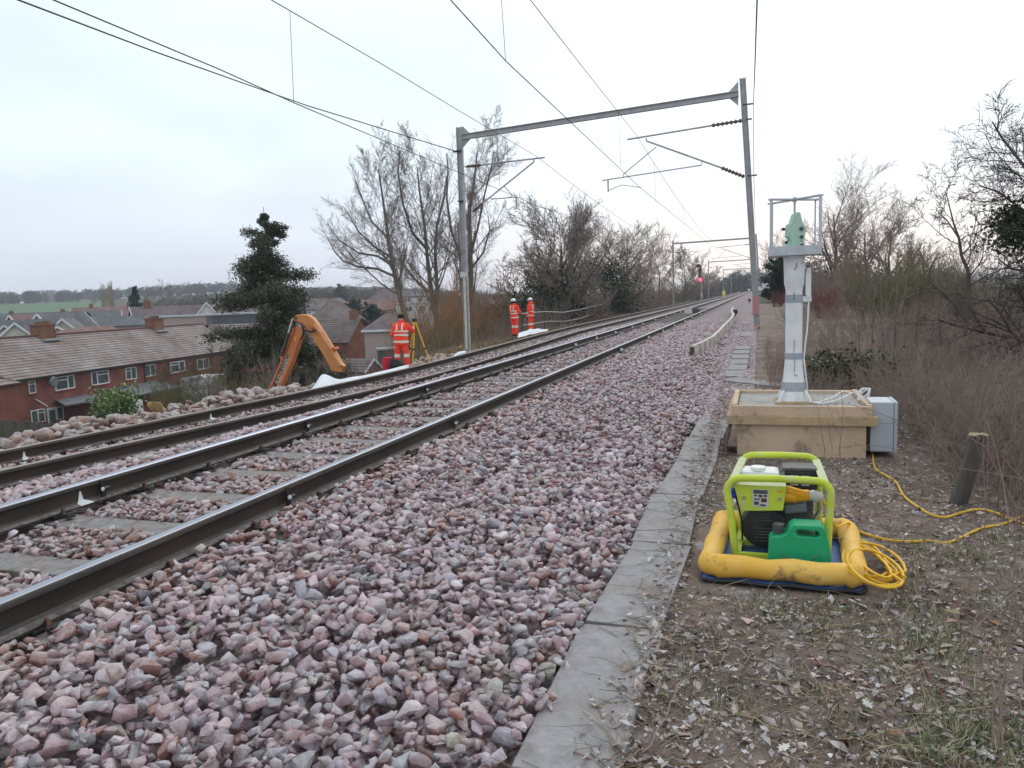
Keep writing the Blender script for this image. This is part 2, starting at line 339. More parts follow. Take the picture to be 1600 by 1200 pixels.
# ------------------------------------------------------------------ the lie of the land
TRK1, TRK2, HALF = -3.75, -7.15, .7525
RAILZ = .37
_y = np.arange(-10, 400, .5)
def _sm(a): k = np.ones(9)/9; p = np.pad(a, 4, mode='edge'); return np.convolve(p, k, 'valid')
_dC = _sm(_sm(np.interp(_y, [-6, 4.97, 8.6, 13.4, 16.9, 22, 27.7, 43.9], [-.12, -.167, -.278, -.36, -.358, -.27, -.17, -.16])))
_dD = _sm(_sm(np.interp(_y, [-6, 6.2, 10.7, 16.6, 20.9, 27, 34.2, 54], [-.25, -.286, -.39, -.42, -.366, -.28, -.208, -.2])))
def dC(y): return np.interp(y, _y, _dC)
def dD(y): return np.interp(y, _y, _dD)
def bedz(x, y):
    """ballast surface across the formation, x from -11.5 to -0.7"""
    x = np.asarray(x, float); y = np.asarray(y, float)
    t2 = .2+(dC(y)+dD(y))/2
    t2x = .2+dC(y)+(dD(y)-dC(y))*np.clip((x+6.4)/-1.5, -.4, 1.4)
    crest = -.14-.26*smoothstep(12, 18, y)
    cess = -.33
    z = np.full(np.broadcast(x, y).shape, .185)
    for cx in (-3.75,): z = np.where(np.abs(x-cx) < .66, z-.035, z)
    lo_ = .03+.165*smoothstep(12, 24, y); z = np.where(x > -2.35, .185-(.185-lo_)*np.clip((x+2.35)/1.55, 0, 1), z)
    a = smoothstep(-5.0, -6.0, x); z = np.where(x < -5.0, .185*(1-a)+(t2x-.01)*a, z)
    b = smoothstep(-8.3, -9.0, x); z = np.where(x < -8.3, (t2x-.03)*(1-b)+(crest-.10)*b, z)
    return z
def G(x, y):
    """ground height everywhere"""
    x = np.asarray(x, float); y = np.asarray(y, float); x, y = np.broadcast_arrays(x, y)
    crest = -.26-.26*smoothstep(12, 18, y)
    # left side: edge of the formation, then the embankment down to the gardens
    edge = -9.6-2.0*smoothstep(18, 28, y)
    left = crest-np.clip((edge-x)/1.75, 0, 8.4)
    far = np.hypot(x+20, y)
    az = np.degrees(np.arctan2(-x, np.maximum(y, 1e-3)))
    valley = -8.6+3.2*smoothstep(130, 260, far)*smoothstep(10, 40, az)+6.5*smoothstep(200, 420, far)*np.exp(-((az-30)/13)**2)
    ridge = 17*smoothstep(420, 900, far)*smoothstep(8, 30, az)+3*smoothstep(900, 1500, far)
    hill = 2.5*smoothstep(230, 430, far)*np.exp(-((az-29)/10)**2)
    left = np.where(x < edge, np.maximum(left, np.minimum(left, 0)), crest)
    low = np.clip((edge-14.6-x)/20, 0, 1)
    left = left+low*(valley+8.6+ridge+hill)
    mid = -.25
    # right side: level strip, then falling away under the scrub, low fields beyond
    rr = .0+.03*(vnoise(x, y, .7, 3)-.5)+.10*(vnoise(x, y, 2.3, 4)-.5)
    rr = rr*(1-np.exp(-((x-.13)/.62)**4-((y-4.5)/.75)**4))*(1-np.exp(-((x-.4)/.9)**4-((y-7.9)/.9)**4))*smoothstep(-.5, -.2, x)
    rr = rr+.18*smoothstep(12, 24, y)
    fall = -np.clip((x-2.6)*.17, 0, 1.6)-np.clip((x-14)*.16, 0, 9)+.35*(vnoise(x, y, 6, 9)-.5)*np.clip(x-2, 0, 1)
    right = rr+fall+np.where(x > 60, 16*smoothstep(500, 1600, np.hypot(x, y)), 0)
    z = np.where(x <= -8.9, left, np.where(x < -.72, mid, right))
    return z
def grid_mesh(name, xs, ys, fn, m, kind='structure'):
    X, Y = np.meshgrid(xs, ys); Z = fn(X, Y); V = np.stack([X, Y, Z], -1).reshape(-1, 3); nx = len(xs)
    i = (np.arange(len(ys)-1)[:, None]*nx+np.arange(nx-1)[None]).ravel(); F = np.stack([i, i+1, i+1+nx, i+nx], 1)
    o = npmesh(name, V, F, m, base=(0, 0, 0), smooth=True); tag(o, kind=kind); return o
def span(*seg):
    out = []
    for a, b, st in seg: out += list(np.arange(a, b-1e-6, st))
    return np.array(out+[seg[-1][1]])
xs = span((-2600, -600, 200), (-600, -200, 40), (-200, -60, 10), (-60, -30, 3), (-30, -8, .6), (-8, -1, 2.3), (-.76, -.74, .02), (-.73, 5, .12), (5, 20, .8), (20, 100, 8), (100, 600, 60), (600, 2600, 250))
ys = span((-40, -2, 4), (-2, 14, .12), (14, 60, .8), (60, 200, 5), (200, 700, 25), (700, 2700, 150))
ground = grid_mesh('ground', xs, ys, G, 'ground')
gm = ground.data; gm.materials.append(MT['turf'])
cen = np.zeros(len(gm.polygons)*3); gm.polygons.foreach_get('center', cen); cen = cen.reshape(-1, 3)
far = (np.hypot(cen[:, 0], cen[:, 1]) > 70) | (cen[:, 0] < -24)
gm.polygons.foreach_set('material_index', far.astype(np.int32))
# green field on the far hillside
def fieldz(x, y): return G(x, y)+.35
P0 = [atD(px, 470, d)[:2] for px, d in ((-60, 560), (168, 560), (168, 780), (-60, 860))]
n = 24; V = []; 
for i in range(n+1):
    for j in range(n+1):
        u, v = i/n, j/n; p = (P0[0]*(1-u)+P0[1]*u)*(1-v)+(P0[3]*(1-u)+P0[2]*u)*v; V.append((p[0], p[1], float(G(p[0], p[1]))+.6))
F = [(i*(n+1)+j, (i+1)*(n+1)+j, (i+1)*(n+1)+j+1, i*(n+1)+j+1) for i in range(n) for j in range(n)]
tag(npmesh('field', V, F, 'field'), kind='structure')
# ballast bed under the single stones
bx = span((-9.1, -8.3, .1), (-8.3, -.7, .11)); by = span((-3, 40, .25), (40, 420, 2))
bx = np.append(bx[bx < -.80], -.765)
def bed_fn(X, Y): return bedz(X, Y)-.085*(1-smoothstep(20, 34, Y))*np.where(X > -.82, .3, 1)
grid_mesh('ballast_bed', bx, by, bed_fn, 'bed')

grid_mesh('path', np.array([-.78, -.6, -.4, -.2, -.05]), span((9.3, 30, .3), (30, 340, 4)), lambda X, Y: np.where(X < -.7, .035+.165*smoothstep(12, 24, Y), G(np.maximum(X, -.7), Y)+.015), 'bed')
# ------------------------------------------------------------------ rails and sleepers
prof = [(-.07, 0), (.07, 0), (.07, .011), (.032, .022), (.010, .034), (.010, .108), (.018, .116), (.036, .124), (.0355, .146), (.030, .155), (.016, .159), (-.016, .159), (-.030, .155), (-.0355, .146), (-.036, .124), (-.018, .116), (-.010, .108), (-.010, .034), (-.032, .022), (-.07, .011)]
pm = [1, 1, 1, 0, 0, 0, 0, 0, 0, 2, 2, 2, 0, 0, 0, 0, 0, 0, 1, 1]
def rail(x0, zf, top, label, gauge_side):
    ys_ = np.concatenate([np.arange(-4, 60, 1.), np.arange(60, 401, 10)]); n = len(prof); V = []; F = []; MI = []
    for y in ys_:
        z = float(zf(y))-.159
        V += [(x0+a, y, z+b) for a, b in prof]
    for i in range(len(ys_)-1):
        for j in range(n):
            F.append((i*n+j, i*n+(j+1) % n, (i+1)*n+(j+1) % n, (i+1)*n+j)); k = pm[j]
            if gauge_side and ((gauge_side > 0 and j == 8) or (gauge_side < 0 and j == 12)): k = 2
            MI.append(k)
    o = npmesh('rail', V, F, ['rail_side', 'rail_foot', top], mi=MI, smooth=True, base=(x0, 0, float(zf(0))-.159))
    o.data.set_sharp_from_angle(angle=R(50))
    tag(o, label, 'rail', 'running rails of the two tracks'); return o
rail(TRK1+HALF, lambda y: RAILZ, 'rail_top', 'nearest running rail, bright worn top, beside the wide stone shoulder', -1)
rail(TRK1-HALF, lambda y: RAILZ, 'rail_top', 'second rail from the camera, bright top, far side of the nearer track', 1)
rail(TRK2+HALF, lambda y: RAILZ+dC(y), 'rail_top_dull', 'third rail from the camera, dull brown top, sagging nearer rail of the far track', 0)
rail(TRK2-HALF, lambda y: RAILZ+dD(y), 'rail_top_dull', 'farthest rail, dull brown top, beside the big rocks at the bank edge', 0)
def clip_mb(mb, x, y, z, side):
    """spring clip lying over the rail foot, side = direction away from the rail"""
    p = []
    for t in range(13):
        a = t/12*math.pi*1.7
        p.append((x+side*(.018+.040*math.cos(a*.9)+.03), y-.055+.11*t/12, z+.022+.026*math.sin(a)+.004))
    mb.tube(p, .0095, 7, 0); mb.box((x+side*.075, y, z+.008), (.045, .06, .03), 1)
def make_sleeper(full):
    mb = MB(); hw = .13
    xsn = [-1.25, -1.0, -.5, 0, .5, 1.0, 1.25]; top = [0, .0, -.018, -.022, -.018, 0, 0]
    vs = []; fs = []
    for x, t in zip(xsn, top): vs += [(x, -hw, -.2), (x, hw, -.2), (x, hw-.012, t), (x, -hw+.012, t)]
    for i in range(6):
        for j in range(4): fs.append((i*4+j, i*4+(j+1) % 4, (i+1)*4+(j+1) % 4, (i+1)*4+j))
    fs += [(3, 2, 1, 0), (24, 25, 26, 27)]
    mb.add(vs, fs); mb.v = [(a, b, c-.02) for a, b, c in mb.v]
    o = mb.build('sleeper', 'sleeper', base=(0, 0, 0), bevel=.008 if full else 0)
    if full:
        for s in (-1, 1):
            for q in (-1, 1):
                c = MB(); clip_mb(c, s*HALF+q*.055, 0, -.012, q); c.build('rail_clip', ['rust', 'pad'], o, smooth=True)
            pd = MB(); pd.box((s*HALF, 0, -.006), (.15, .13, .012)); pd.build('rail_pad', 'pad', o)
    return o
slp_full = make_sleeper(True); slp_far = make_sleeper(False)
SL1 = [.96+.72*i for i in range(-2, 84)]; rnd = random.Random(5)
SL2 = [.60+.70*i for i in range(2, 86)]
first = {True: True, False: True}
SLEEP = []
for trk, lst in ((1, SL1), (2, SL2)):
    for y in lst:
        full = y < 17; src = slp_full if full else slp_far
        o = src if first[full] else copy_tree(src); first[full] = False
        if trk == 1: z, roll = RAILZ-.159-.003, 0
        else:
            zc, zd = float(dC(y)), float(dD(y)); z = RAILZ-.159-.003+(zc+zd)/2; roll = math.atan2(zc-zd, 2*HALF)
        o.location = (TRK1 if trk == 1 else TRK2, y, z); o.rotation_euler = (0, -roll, rnd.uniform(-.006, .006)); SLEEP.append((trk, y, z))
        tag(o, 'concrete sleeper across the %s, ballast packed on both sides' % ('nearer track' if trk == 1 else 'far sagging track'), 'sleeper', 'concrete sleepers of the %s track' % ('nearer' if trk == 1 else 'far'))

# ------------------------------------------------------------------ stones
def rock_proto(rg, npts, sc3, bev, k=1.0):
    bm = bmesh.new()
    for i in range(npts):
        v = rg.normal(size=3); v /= np.linalg.norm(v); v = np.sign(v)*np.abs(v)**.85; v /= np.linalg.norm(v)**.85; v *= rg.uniform(.84, 1.0); bm.verts.new(v*np.array(sc3))
    r = bmesh.ops.convex_hull(bm, input=list(bm.verts)); bmesh.ops.delete(bm, geom=[g for g in r['geom_interior'] if isinstance(g, bmesh.types.BMVert)], context='VERTS')
    bmesh.ops.dissolve_limit(bm, angle_limit=R(12), verts=bm.verts[:], edges=bm.edges[:])
    if bev: bmesh.ops.bevel(bm, geom=bm.edges[:], offset=bev, segments=1, affect='EDGES', profile=.6)
    bmesh.ops.triangulate(bm, faces=bm.faces[:]); bm.verts.ensure_lookup_table()
    bm.verts.index_update(); V = np.array([v.co[:] for v in bm.verts]); F = np.array([[v.index for v in f.verts] for f in bm.faces]); bm.free()
    return V, F
def rotm(rg, n, tilt):
    a = rg.uniform(0, 2*np.pi, n); b = rg.normal(0, tilt, n); c = rg.normal(0, tilt, n)
    ca, sa, cb, sb, cc, sc_ = np.cos(a), np.sin(a), np.cos(b), np.sin(b), np.cos(c), np.sin(c)
    Rz = np.zeros((n, 3, 3)); Rz[:, 0, 0] = ca; Rz[:, 0, 1] = -sa; Rz[:, 1, 0] = sa; Rz[:, 1, 1] = ca; Rz[:, 2, 2] = 1
    Ry = np.zeros((n, 3, 3)); Ry[:, 0, 0] = cb; Ry[:, 0, 2] = sb; Ry[:, 2, 0] = -sb; Ry[:, 2, 2] = cb; Ry[:, 1, 1] = 1
    Rx = np.zeros((n, 3, 3)); Rx[:, 1, 1] = cc; Rx[:, 1, 2] = -sc_; Rx[:, 2, 1] = sc_; Rx[:, 2, 2] = cc; Rx[:, 0, 0] = 1
    return Rz @ Ry @ Rx
def scatter_mesh(name, pos, size, cols, protos, rg, tilt, m, smooth=False):
    n = len(pos); pick = rg.integers(0, len(protos), n); Rm = rotm(rg, n, tilt); Vs = []; Fs = []; Cs = []; off = 0
    for k, (pv, pf) in enumerate(protos):
        ix = np.nonzero(pick == k)[0]
        if not len(ix): continue
        v = np.einsum('nij,vj->nvi', Rm[ix], pv)*size[ix][:, None, None]+pos[ix][:, None, :]
        f = pf[None]+(np.arange(len(ix))*len(pv))[:, None, None]+off; off += len(ix)*len(pv)
        Vs.append(v.reshape(-1, 3)); Fs.append(f.reshape(-1, 3)); Cs.append(np.repeat(cols[ix], len(pv), 0))
    return npmesh(name, np.concatenate(Vs), np.concatenate(Fs), m, colr=np.concatenate(Cs), smooth=smooth)
rg = np.random.default_rng(11)
near_p = [rock_proto(rg, int(rg.integers(10, 15)), (1.08, rg.uniform(.60, .88), rg.uniform(.45, .72)), .015) for _ in range(34)]
far_p = [rock_proto(rg, int(rg.integers(8, 12)), (1, rg.uniform(.62, .92), rg.uniform(.45, .75)), 0) for _ in range(20)]
PAL = np.array([(.40, .28, .28), (.45, .35, .365), (.37, .355, .385), (.52, .46, .48), (.36, .20, .165), (.36, .34, .28), (.42, .31, .325), (.48, .40, .41), (.30, .27, .29)])
PW = np.array([.2, .2, .13, .11, .05, .03, .13, .11, .04]); PW /= PW.sum()
PAL_IN = np.array([(.33, .20, .165), (.38, .27, .25), (.30, .26, .26), (.42, .36, .37), (.27, .15, .12), (.40, .32, .33)])
x0, y0, cell = -8.9, .3, .015; NX, NY = int(8.3/cell), int(36/cell)
gx = x0+np.arange(NX)*cell; gy = y0+np.arange(NY)*cell
HM = bedz(gx[:, None], gy[None, :])-.05
for trk, y, z in SLEEP:
    j0, j1 = int((y-.13-y0)/cell), int((y+.13-y0)/cell)
    if j1 < 0 or j0 >= NY: continue
    cx = TRK1 if trk == 1 else TRK2; i0, i1 = int((cx-1.25-x0)/cell), int((cx+1.25-x0)/cell)
    HM[max(i0, 0):i1, max(j0, 0):j1] = np.maximum(HM[max(i0, 0):i1, max(j0, 0):j1], z-.02)
sly = {1: np.array(SL1), 2: np.array(SL2)}
cand = []
for Y in np.arange(.35, 34, .25):
    s = .051*(1+max(Y-4, 0)/34); n = int(8.1*.25/s**2*3.0); px_ = rg.uniform(-8.5, -.72, n); py_ = Y+rg.uniform(0, .25, n); cand.append(np.stack([px_, py_, rg.lognormal(math.log(.0285*(1+max(Y-4, 0)/60)), .30, n).clip(.013, .060)], 1))
cand = np.concatenate(cand); cand = cand[cand[:, 0] > -1.34*cand[:, 1]-1.0]
def keep(c):
    x, y, r = c.T; k = np.ones(len(c), bool); u = rg.uniform(0, 1, len(c))
    for tr, cx in ((1, TRK1), (2, TRK2)):
        inn = np.abs(x-cx) < 1.3; d = np.abs(y[:, None]-sly[tr][None]).min(1)
        on = inn & (d < .125+r*.75); k &= ~(on & (u < (.74 if tr == 1 else .90)) & ~((x > TRK1+.95) | ((x < TRK1-.95) & (x > TRK1-1.4)) | (x < TRK2-.95)))
        for sx in (-1, 1):
            dr = np.abs(x-(cx+sx*HALF)); k &= ~(dr < .078+r*.55)
            k &= ~((dr < .17) & (d < .10))
        gap = inn & (d >= .15) & (np.abs(x-cx) < .64) & (tr == 2); k &= ~(gap & (u < .15))
    k &= ~((x > -.78) & ((u < .35) | (r > .04)))
    return k
cand = cand[keep(cand)]; rg.shuffle(cand)
zc = np.zeros(len(cand)); ok = np.ones(len(cand), bool)
for i, (x, y, r) in enumerate(cand):
    k = max(1, int(r*.75/cell)); ci, cj = int((x-x0)/cell), int((y-y0)/cell)
    a, b, c_, d = max(ci-k, 0), ci+k+1, max(cj-k, 0), cj+k+1
    w_ = HM[a:b, c_:d]
    if w_.size == 0: ok[i] = False; continue
    base = w_.mean()*.75+w_.max()*.25; z = base+r*.42; zc[i] = z
    lim = bedz(x, y)+(.045 if x > -2.9 or -5.9 < x < -4.7 else .012)
    if z > lim+.03: ok[i] = False; continue
    HM[a:b, c_:d] = np.maximum(w_, z+r*.38)
cand = cand[ok]; zc = zc[ok]; pos = np.stack([cand[:, 0], cand[:, 1], zc], 1); size = cand[:, 2]*1.10
n = len(pos); colr = PAL[rg.choice(len(PAL), n, p=PW)]; inn = (np.abs(pos[:, 0]-TRK1) < .72) | (np.abs(pos[:, 0]-TRK2) < .72)
rs = rg.uniform(0, 1, n) < .7; colr[inn & rs] = PAL_IN[rg.integers(0, len(PAL_IN), (inn & rs).sum())]
rusty = (np.abs(pos[:, 0]-(TRK1+HALF+.18)) < .2) & (rg.uniform(0, 1, n) < .4); colr[rusty] = (.34, .19, .16)
colr = (colr*np.array((1.50, 1.44, 1.45))*rg.uniform(.72, 1.28, (n, 1))*rg.uniform(.95, 1.05, (n, 3))).clip(0, 1)
nr = pos[:, 1] < 7
st1 = scatter_mesh('ballast', pos[nr], size[nr], colr[nr], near_p, rg, .36, 'stone')
tag(st1, 'pink and grey frosted ballast stones filling the foreground', 'ballast', kind='stuff')
st2 = scatter_mesh('ballast', pos[~nr], size[~nr], colr[~nr], far_p, rg, .34, 'stone')
tag(st2, 'pink and grey ballast stones farther along between and beside the rails', 'ballast', kind='stuff')
# loose stones spilled over the path beyond the plinth
n = 5200; yy_ = 8.9+24*rg.uniform(0, 1, n)**1.4; xx_ = -.78+np.abs(rg.normal(0, .16, n))+rg.uniform(0, .30, n)*(rg.uniform(0, 1, n) < .55); kk = (yy_ < 40) & ~((xx_ > -.55) & (rg.uniform(0, 1, n) < .55)); xx_, yy_ = xx_[kk], yy_[kk]; n = len(xx_)
zz_ = np.where(xx_ < -.7, .03+.165*smoothstep(12, 24, yy_), G(np.maximum(xx_, -.71), yy_))+rg.uniform(0, .03, n); cc_ = (PAL[rg.choice(len(PAL), n, p=PW)]*np.array((1.50, 1.44, 1.45))*rg.uniform(.72, 1.28, (n, 1))).clip(0, 1)
tag(scatter_mesh('ballast', np.stack([xx_, yy_, zz_], 1), rg.uniform(.022, .045, n), cc_, far_p, rg, .34, 'stone'), 'ballast stones spilled over the path beyond the plinth', 'ballast', kind='stuff')
# big rocks tipped along the bank edge
rk = []
for i in range(1700):
    y = rg.uniform(3.0, 26.5); x = -8.48-abs(rg.normal(0, .95)); r = rg.uniform(.06, .12) if rg.uniform() < .8 else rg.uniform(.12, .17)
    low = float(smoothstep(12.5, 15.5, y)*(1-smoothstep(20.5, 22.5, y)))     # the sheet and the worker stand here
    top = float(bedz(x, y)) if x > -9.1 else float(min(G(x, y)+.06, -.0))
    if x > -8.8: r *= .55
    if low > .5 and x > -9.5: r *= .45
    z = top+rg.uniform(-.02, .05)+(.06+.03*math.sin(y*1.7))*(1-low)*(1 if y < 15 else .4)*float(smoothstep(-8.5, -8.9, x))
    rk.append((x, y, z, r))
rk = np.array(rk); RC = np.array([(.46, .31, .27), (.50, .38, .33), (.42, .27, .20), (.50, .42, .38), (.44, .33, .32)])[rg.integers(0, 5, len(rk))]*rg.uniform(.8, 1.2, (len(rk), 1))
warm_ = smoothstep(12, 20, rk[:, 1])[:, None]; RC = RC*(1-warm_*.5)+np.array((.55, .38, .27))*warm_*.5
rp_ = [rock_proto(rg, int(rg.integers(14, 20)), (.95, rg.uniform(.65, .9), rg.uniform(.5, .75)), .05) for _ in range(16)]
tag(scatter_mesh('rock_armour', rk[:, :3], rk[:, 3], RC.clip(0, 1), rp_, rg, .5, 'stone'), 'large pink and buff rocks tipped along the edge of the bank', 'rocks', kind='stuff')
pv, pf = rp_[3]; p = atX(243, 636, -9.3)
tag(npmesh('boulder', (pv*np.array((.20, .15, .19))) @ np.array(Matrix.Rotation(.6, 3, 'Y')).T+p, pf, 'brown_rock'), 'large yellow brown boulder standing above the other rocks at the bank edge', 'boulder')
# cable trough lids
lids = []
def lid_at(y, L_, x, rz, tilt=0, label=None):
    mb = MB(); mb.box((0, 0, -.025), (.345, L_-.003, .05))
    o = mb.build('trough_lid', 'concrete', base=(0, 0, 0), bevel=.005); o.location = (x, y, float(max(.035, .03+.18*smoothstep(12, 24, y)))+.01); o.rotation_euler = (tilt, rnd.uniform(-.015, .015), rz)
    tag(o, label or 'flat grey concrete trough lid in the path beside the ballast', 'trough lid', 'concrete trough lids beside the ballast'); return o
for ya, yb, xc, rz_ in ((-.1, 1.02, -.60, .02), (1.04, 2.18, -.585, -.01), (2.2, 3.32, -.595, .015), (3.34, 4.53, -.57, -.035), (4.55, 5.68, -.575, .02), (5.70, 6.84, -.545, -.03), (6.86, 8.0, -.53, .01), (8.02, 9.15, -.50, -.02)):
    lid_at((ya+yb)/2, yb-ya, xc, rz_, label=['flat grey trough lid just below the bottom edge of the picture', 'closest trough lid in view, cut by the bottom edge', 'large near trough lid with twigs on it, before the first joint', 'trough lid level with the front of the yellow tube', 'trough lid level with the back of the spill tray', 'trough lid between the generator and the plinth', 'trough lid beside the front left corner of the plinth', 'trough lid running past the left side of the plinth'][len(lids)]); lids.append(1)
ORD = ['first', 'second', 'third', 'fourth', 'fifth', 'sixth', 'seventh', 'eighth', 'ninth', 'tenth', 'eleventh']
for i, y in enumerate((14.2, 15.18, 16.16, 17.14, 18.12, 19.1, 23.2, 24.18, 30.5)): lid_at(y, .985, -.38+(y-14)*.005, rnd.uniform(-.012, .012), label='%s pale trough lid past the askew slab, beside the board edging' % ORD[i])
lid_at(12.9, 1.0, -.02, R(62), .05, 'grey concrete slab knocked askew across the path beyond the plinth')
lid_at(11.3, .7, .02, R(75), -.04, 'short pale slab lying loose just behind the plinth corner')

# ------------------------------------------------------------------ overhead line
def ibeam(mb, a, b, wd, h, up, t=.018, m=0):
    """I section from a to b: flanges wd wide lying across 'up', overall depth h"""
    a, b, up = Vector(a), Vector(b), Vector(up); d = (b-a).normalized(); s = d.cross(up).normalized(); u = s.cross(d)
    for q in (-1, 1): mb.bar(a+u*q*(h-t)/2, b+u*q*(h-t)/2, wd, t, m, u)
    mb.bar(a, b, t, h-2*t, m, u)
def insulator(mb, a, b, m=1):
    a, b = Vector(a), Vector(b); n = 7; pts = []; rs = []
    for i in range(n*2+1): pts.append(a.lerp(b, i/(2*n))); rs.append(.075 if i % 2 else .032)
    mb.tube(pts, rs, 9, m)
def portal(Y, zr0, zr1, zl0, zl1, xr0, xr1, xl, full, label, yl=None, arms=True):
    yl = yl or Y
    t = thing('overhead_portal', label, 'gantry', (xr0, Y, zr0), 'steel portals carrying the overhead wires')
    mb = MB(); ibeam(mb, (xr0, Y, zr0), (xr1, Y, zr1), .17, .20, (1, 0, 0)); mb.bar((xr0, Y, zr0-.02), (xr0+.005, Y, zr0+.03), .42, .42); mb.build('mast', 'galv', t)
    mb = MB(); ibeam(mb, (xl, yl, zl0), (xl+.02, yl, zl1), .17, .20, (1, 0, 0)); mb.build('mast', 'galv', t)
    za, zb = zr1-.48, zl1-.36
    mb = MB(); ibeam(mb, (xr1-.12, Y, za), (xl+.14, yl, zb), .15, .19, (0, 0, 1), .02); mb.build('cross_beam', 'galv', t)
    if not full: return t
    for x, z, yy_, sg in ((xr1-.13, za, Y, -1), (xl+.14, zb, yl, 1)):
        for pl in ([(0, .10), (sg*.30, .10), (0, .40)], [(0, -.10), (sg*.30, -.10), (0, -.38)]): mb = MB(); mb.prism(pl, (x, yy_-.01, z), (1, 0, 0), (0, 0, 1), (0, 1, 0), .02); mb.build('knee_bracket', 'galv', t)
    return t
def arms(t, A, B, C, D, E_, F_, G_, ins_top, ins_bot, r=.03):
    """A tip..B mast of the top tube; C top / D mast foot of the strut; E_..F_ registration tube; G_ strut foot of the stay"""
    A, B, C, D, E_, F_, G_ = [Vector(q) for q in (A, B, C, D, E_, F_, G_)]
    mb = MB(); mb.tube([A, A.lerp(B, 1-ins_top)], r, 8); mb.tube([B.lerp(A, .02), B.lerp(A, .05)], .03, 6); mb.build('top_tube', 'galv', t, smooth=True)
    mb = MB(); insulator(mb, A.lerp(B, 1-ins_top), B.lerp(A, .04), 0); insulator(mb, C.lerp(D, 1-ins_bot), D.lerp(C, .04), 0); mb.build('insulator', 'insul', t, smooth=True)
    mb = MB(); mb.tube([C, C+Vector((0, 0, -.09)), C.lerp(D, .06)+Vector((0, 0, -.08)), C.lerp(D, 1-ins_bot)], r, 8); mb.tube([G_, E_.lerp(F_, .22)+Vector((0, 0, .1)), E_.lerp(F_, .22)], r*.6, 6); mb.build('strut', 'galv', t, smooth=True)
    mb = MB(); mb.tube([E_, F_, F_+Vector((.02, 0, .1))], r*.7, 7); e = E_.lerp(F_, .06); mb.tube([e, e+Vector((0, 0, -.42))], .028, 6); mb.build('registration_tube', 'galv', t, smooth=True)
PY = 27.0; k = PY/31.8
def pk(px, py, Y=PY): return atY(px, py, Y)
t = portal(PY, .17, 8.33, -.41, 7.75, -.03, -.50, -10.42, True, 'nearest steel portal over both tracks, its raked mast behind the white pillar')
arms(t, pk(980, 218), pk(1168, 187), pk(1010, 216), pk(1170, 279), pk(941, 282), pk(1096, 258), pk(1026, 229), .29, .26)
mb = MB(); p = pk(950, 298); mb.tube([p, pk(972, 289), pk(1002, 293)], .014, 6); mb.build('steady_arm', 'galv', t, smooth=True)
arms(t, pk(851, 246), pk(724, 261), pk(834, 249), pk(735, 334), pk(809, 308), pk(767, 311), pk(788, 291), .22, .2)
mb = MB(); mb.tube([pk(793, 328), pk(814, 317), pk(832, 319)], .014, 6); mb.build('steady_arm', 'galv', t, smooth=True)
for p, l_ in ((pk(1161, 164), .32), (pk(1168, 275), .3), (pk(1165, 187), .2), (pk(716, 237), -.2)): mb = MB(); mb.bar(p, (p[0]+l_, PY, p[2]+.01), .045, .045); mb.build('bracket', 'dark_metal', t)
for z in (5.1, 6.9): mb = MB(); mb.bar((-10.42, PY-.13, z), (-10.42, PY+.13, z), .22, .05); mb.build('clamp_band', 'dark_metal', t)
mb = MB(); zz = [.75, 1.35]; x = lambda z: -.03-.47*(z-.17)/8.16
mb.box((x(.98), PY, .98), (.214, .186, .62)); mb.build('painted_band', 'red_paint', t)
mb = MB(); mb.box((-10.42, PY-.12, 2.42), (.27, .03, .20)); mb.build('number_plate', 'letter_white', t)
mb = MB(); mb.tube([(-10.40, PY-.16, -.35), (-10.38, PY-.16, 2.3)], .05, 8); mb.build('conduit', 'timber', t, smooth=True)
for p, in ((pk(1186, 509),), (pk(1181, 511),), (pk(722, 541),), (pk(721, 460),)):
    mb = MB(); c = Vector(p)+Vector((0, -.18, 0)); mb.tube([c, c+Vector((0, .02, 0))], .035, 12); mb.bar(c+Vector((0, .02, -.0)), c+Vector((0, .12, -.05)), .02, .02, 1); mb.build('reflector', ['amber_reflector', 'dark_metal'], t)
# portals farther along the line
for i, (Y, lab) in enumerate(((101, 'second portal along the line, left mast in front of the dark hedge'), (175, 'third portal along the line, just past the red signal'), (249, 'fourth portal along the line, small in the distance'), (323, 'farthest portal along the line, near the distant wood'))):
    t = portal(Y, .1, 8.2, -.4, 7.9, .2, -.3, -10.4, False, lab)
    yv = Y; P = lambda x, z: (x, yv, z)
    if i < 3:
        arms(t, P(-5.1, 6.75), P(-.45, 7.0), P(-4.4, 6.7), P(-.3, 5.0), P(-5.6, 5.45), P(-2, 5.6), P(-3.9, 6.4), .25, .25, .035)
        arms(t, P(-7.2, 6.4), P(-10.3, 6.4), P(-7.5, 6.4), P(-10.3, 4.6), P(-8.6, 5.2), P(-9.6, 5.2), P(-8.6, 5.7), .22, .2, .035)
WG = 'overhead line wires'
def wire(name, pts, r, label, cat='overhead wire', sag=0, mt='wire', seg=10):
    out = []
    for a, b in zip(pts[:-1], pts[1:]):
        a, b = Vector(a), Vector(b)
        for i in range(seg): u = i/seg; q = a.lerp(b, u); q.z -= sag*4*u*(1-u); out.append(q)
    out.append(Vector(pts[-1])); mb = MB(); mb.tube(out, r, 6); o = mb.build(name, mt); tag(o, label, cat, WG); return o
s1 = (-3.88, PY, 5.12); c1 = pk(995, 212)
s2 = tuple(pk(834, 319)); c2 = pk(838, 244)
P2 = [101, 175, 249, 323]
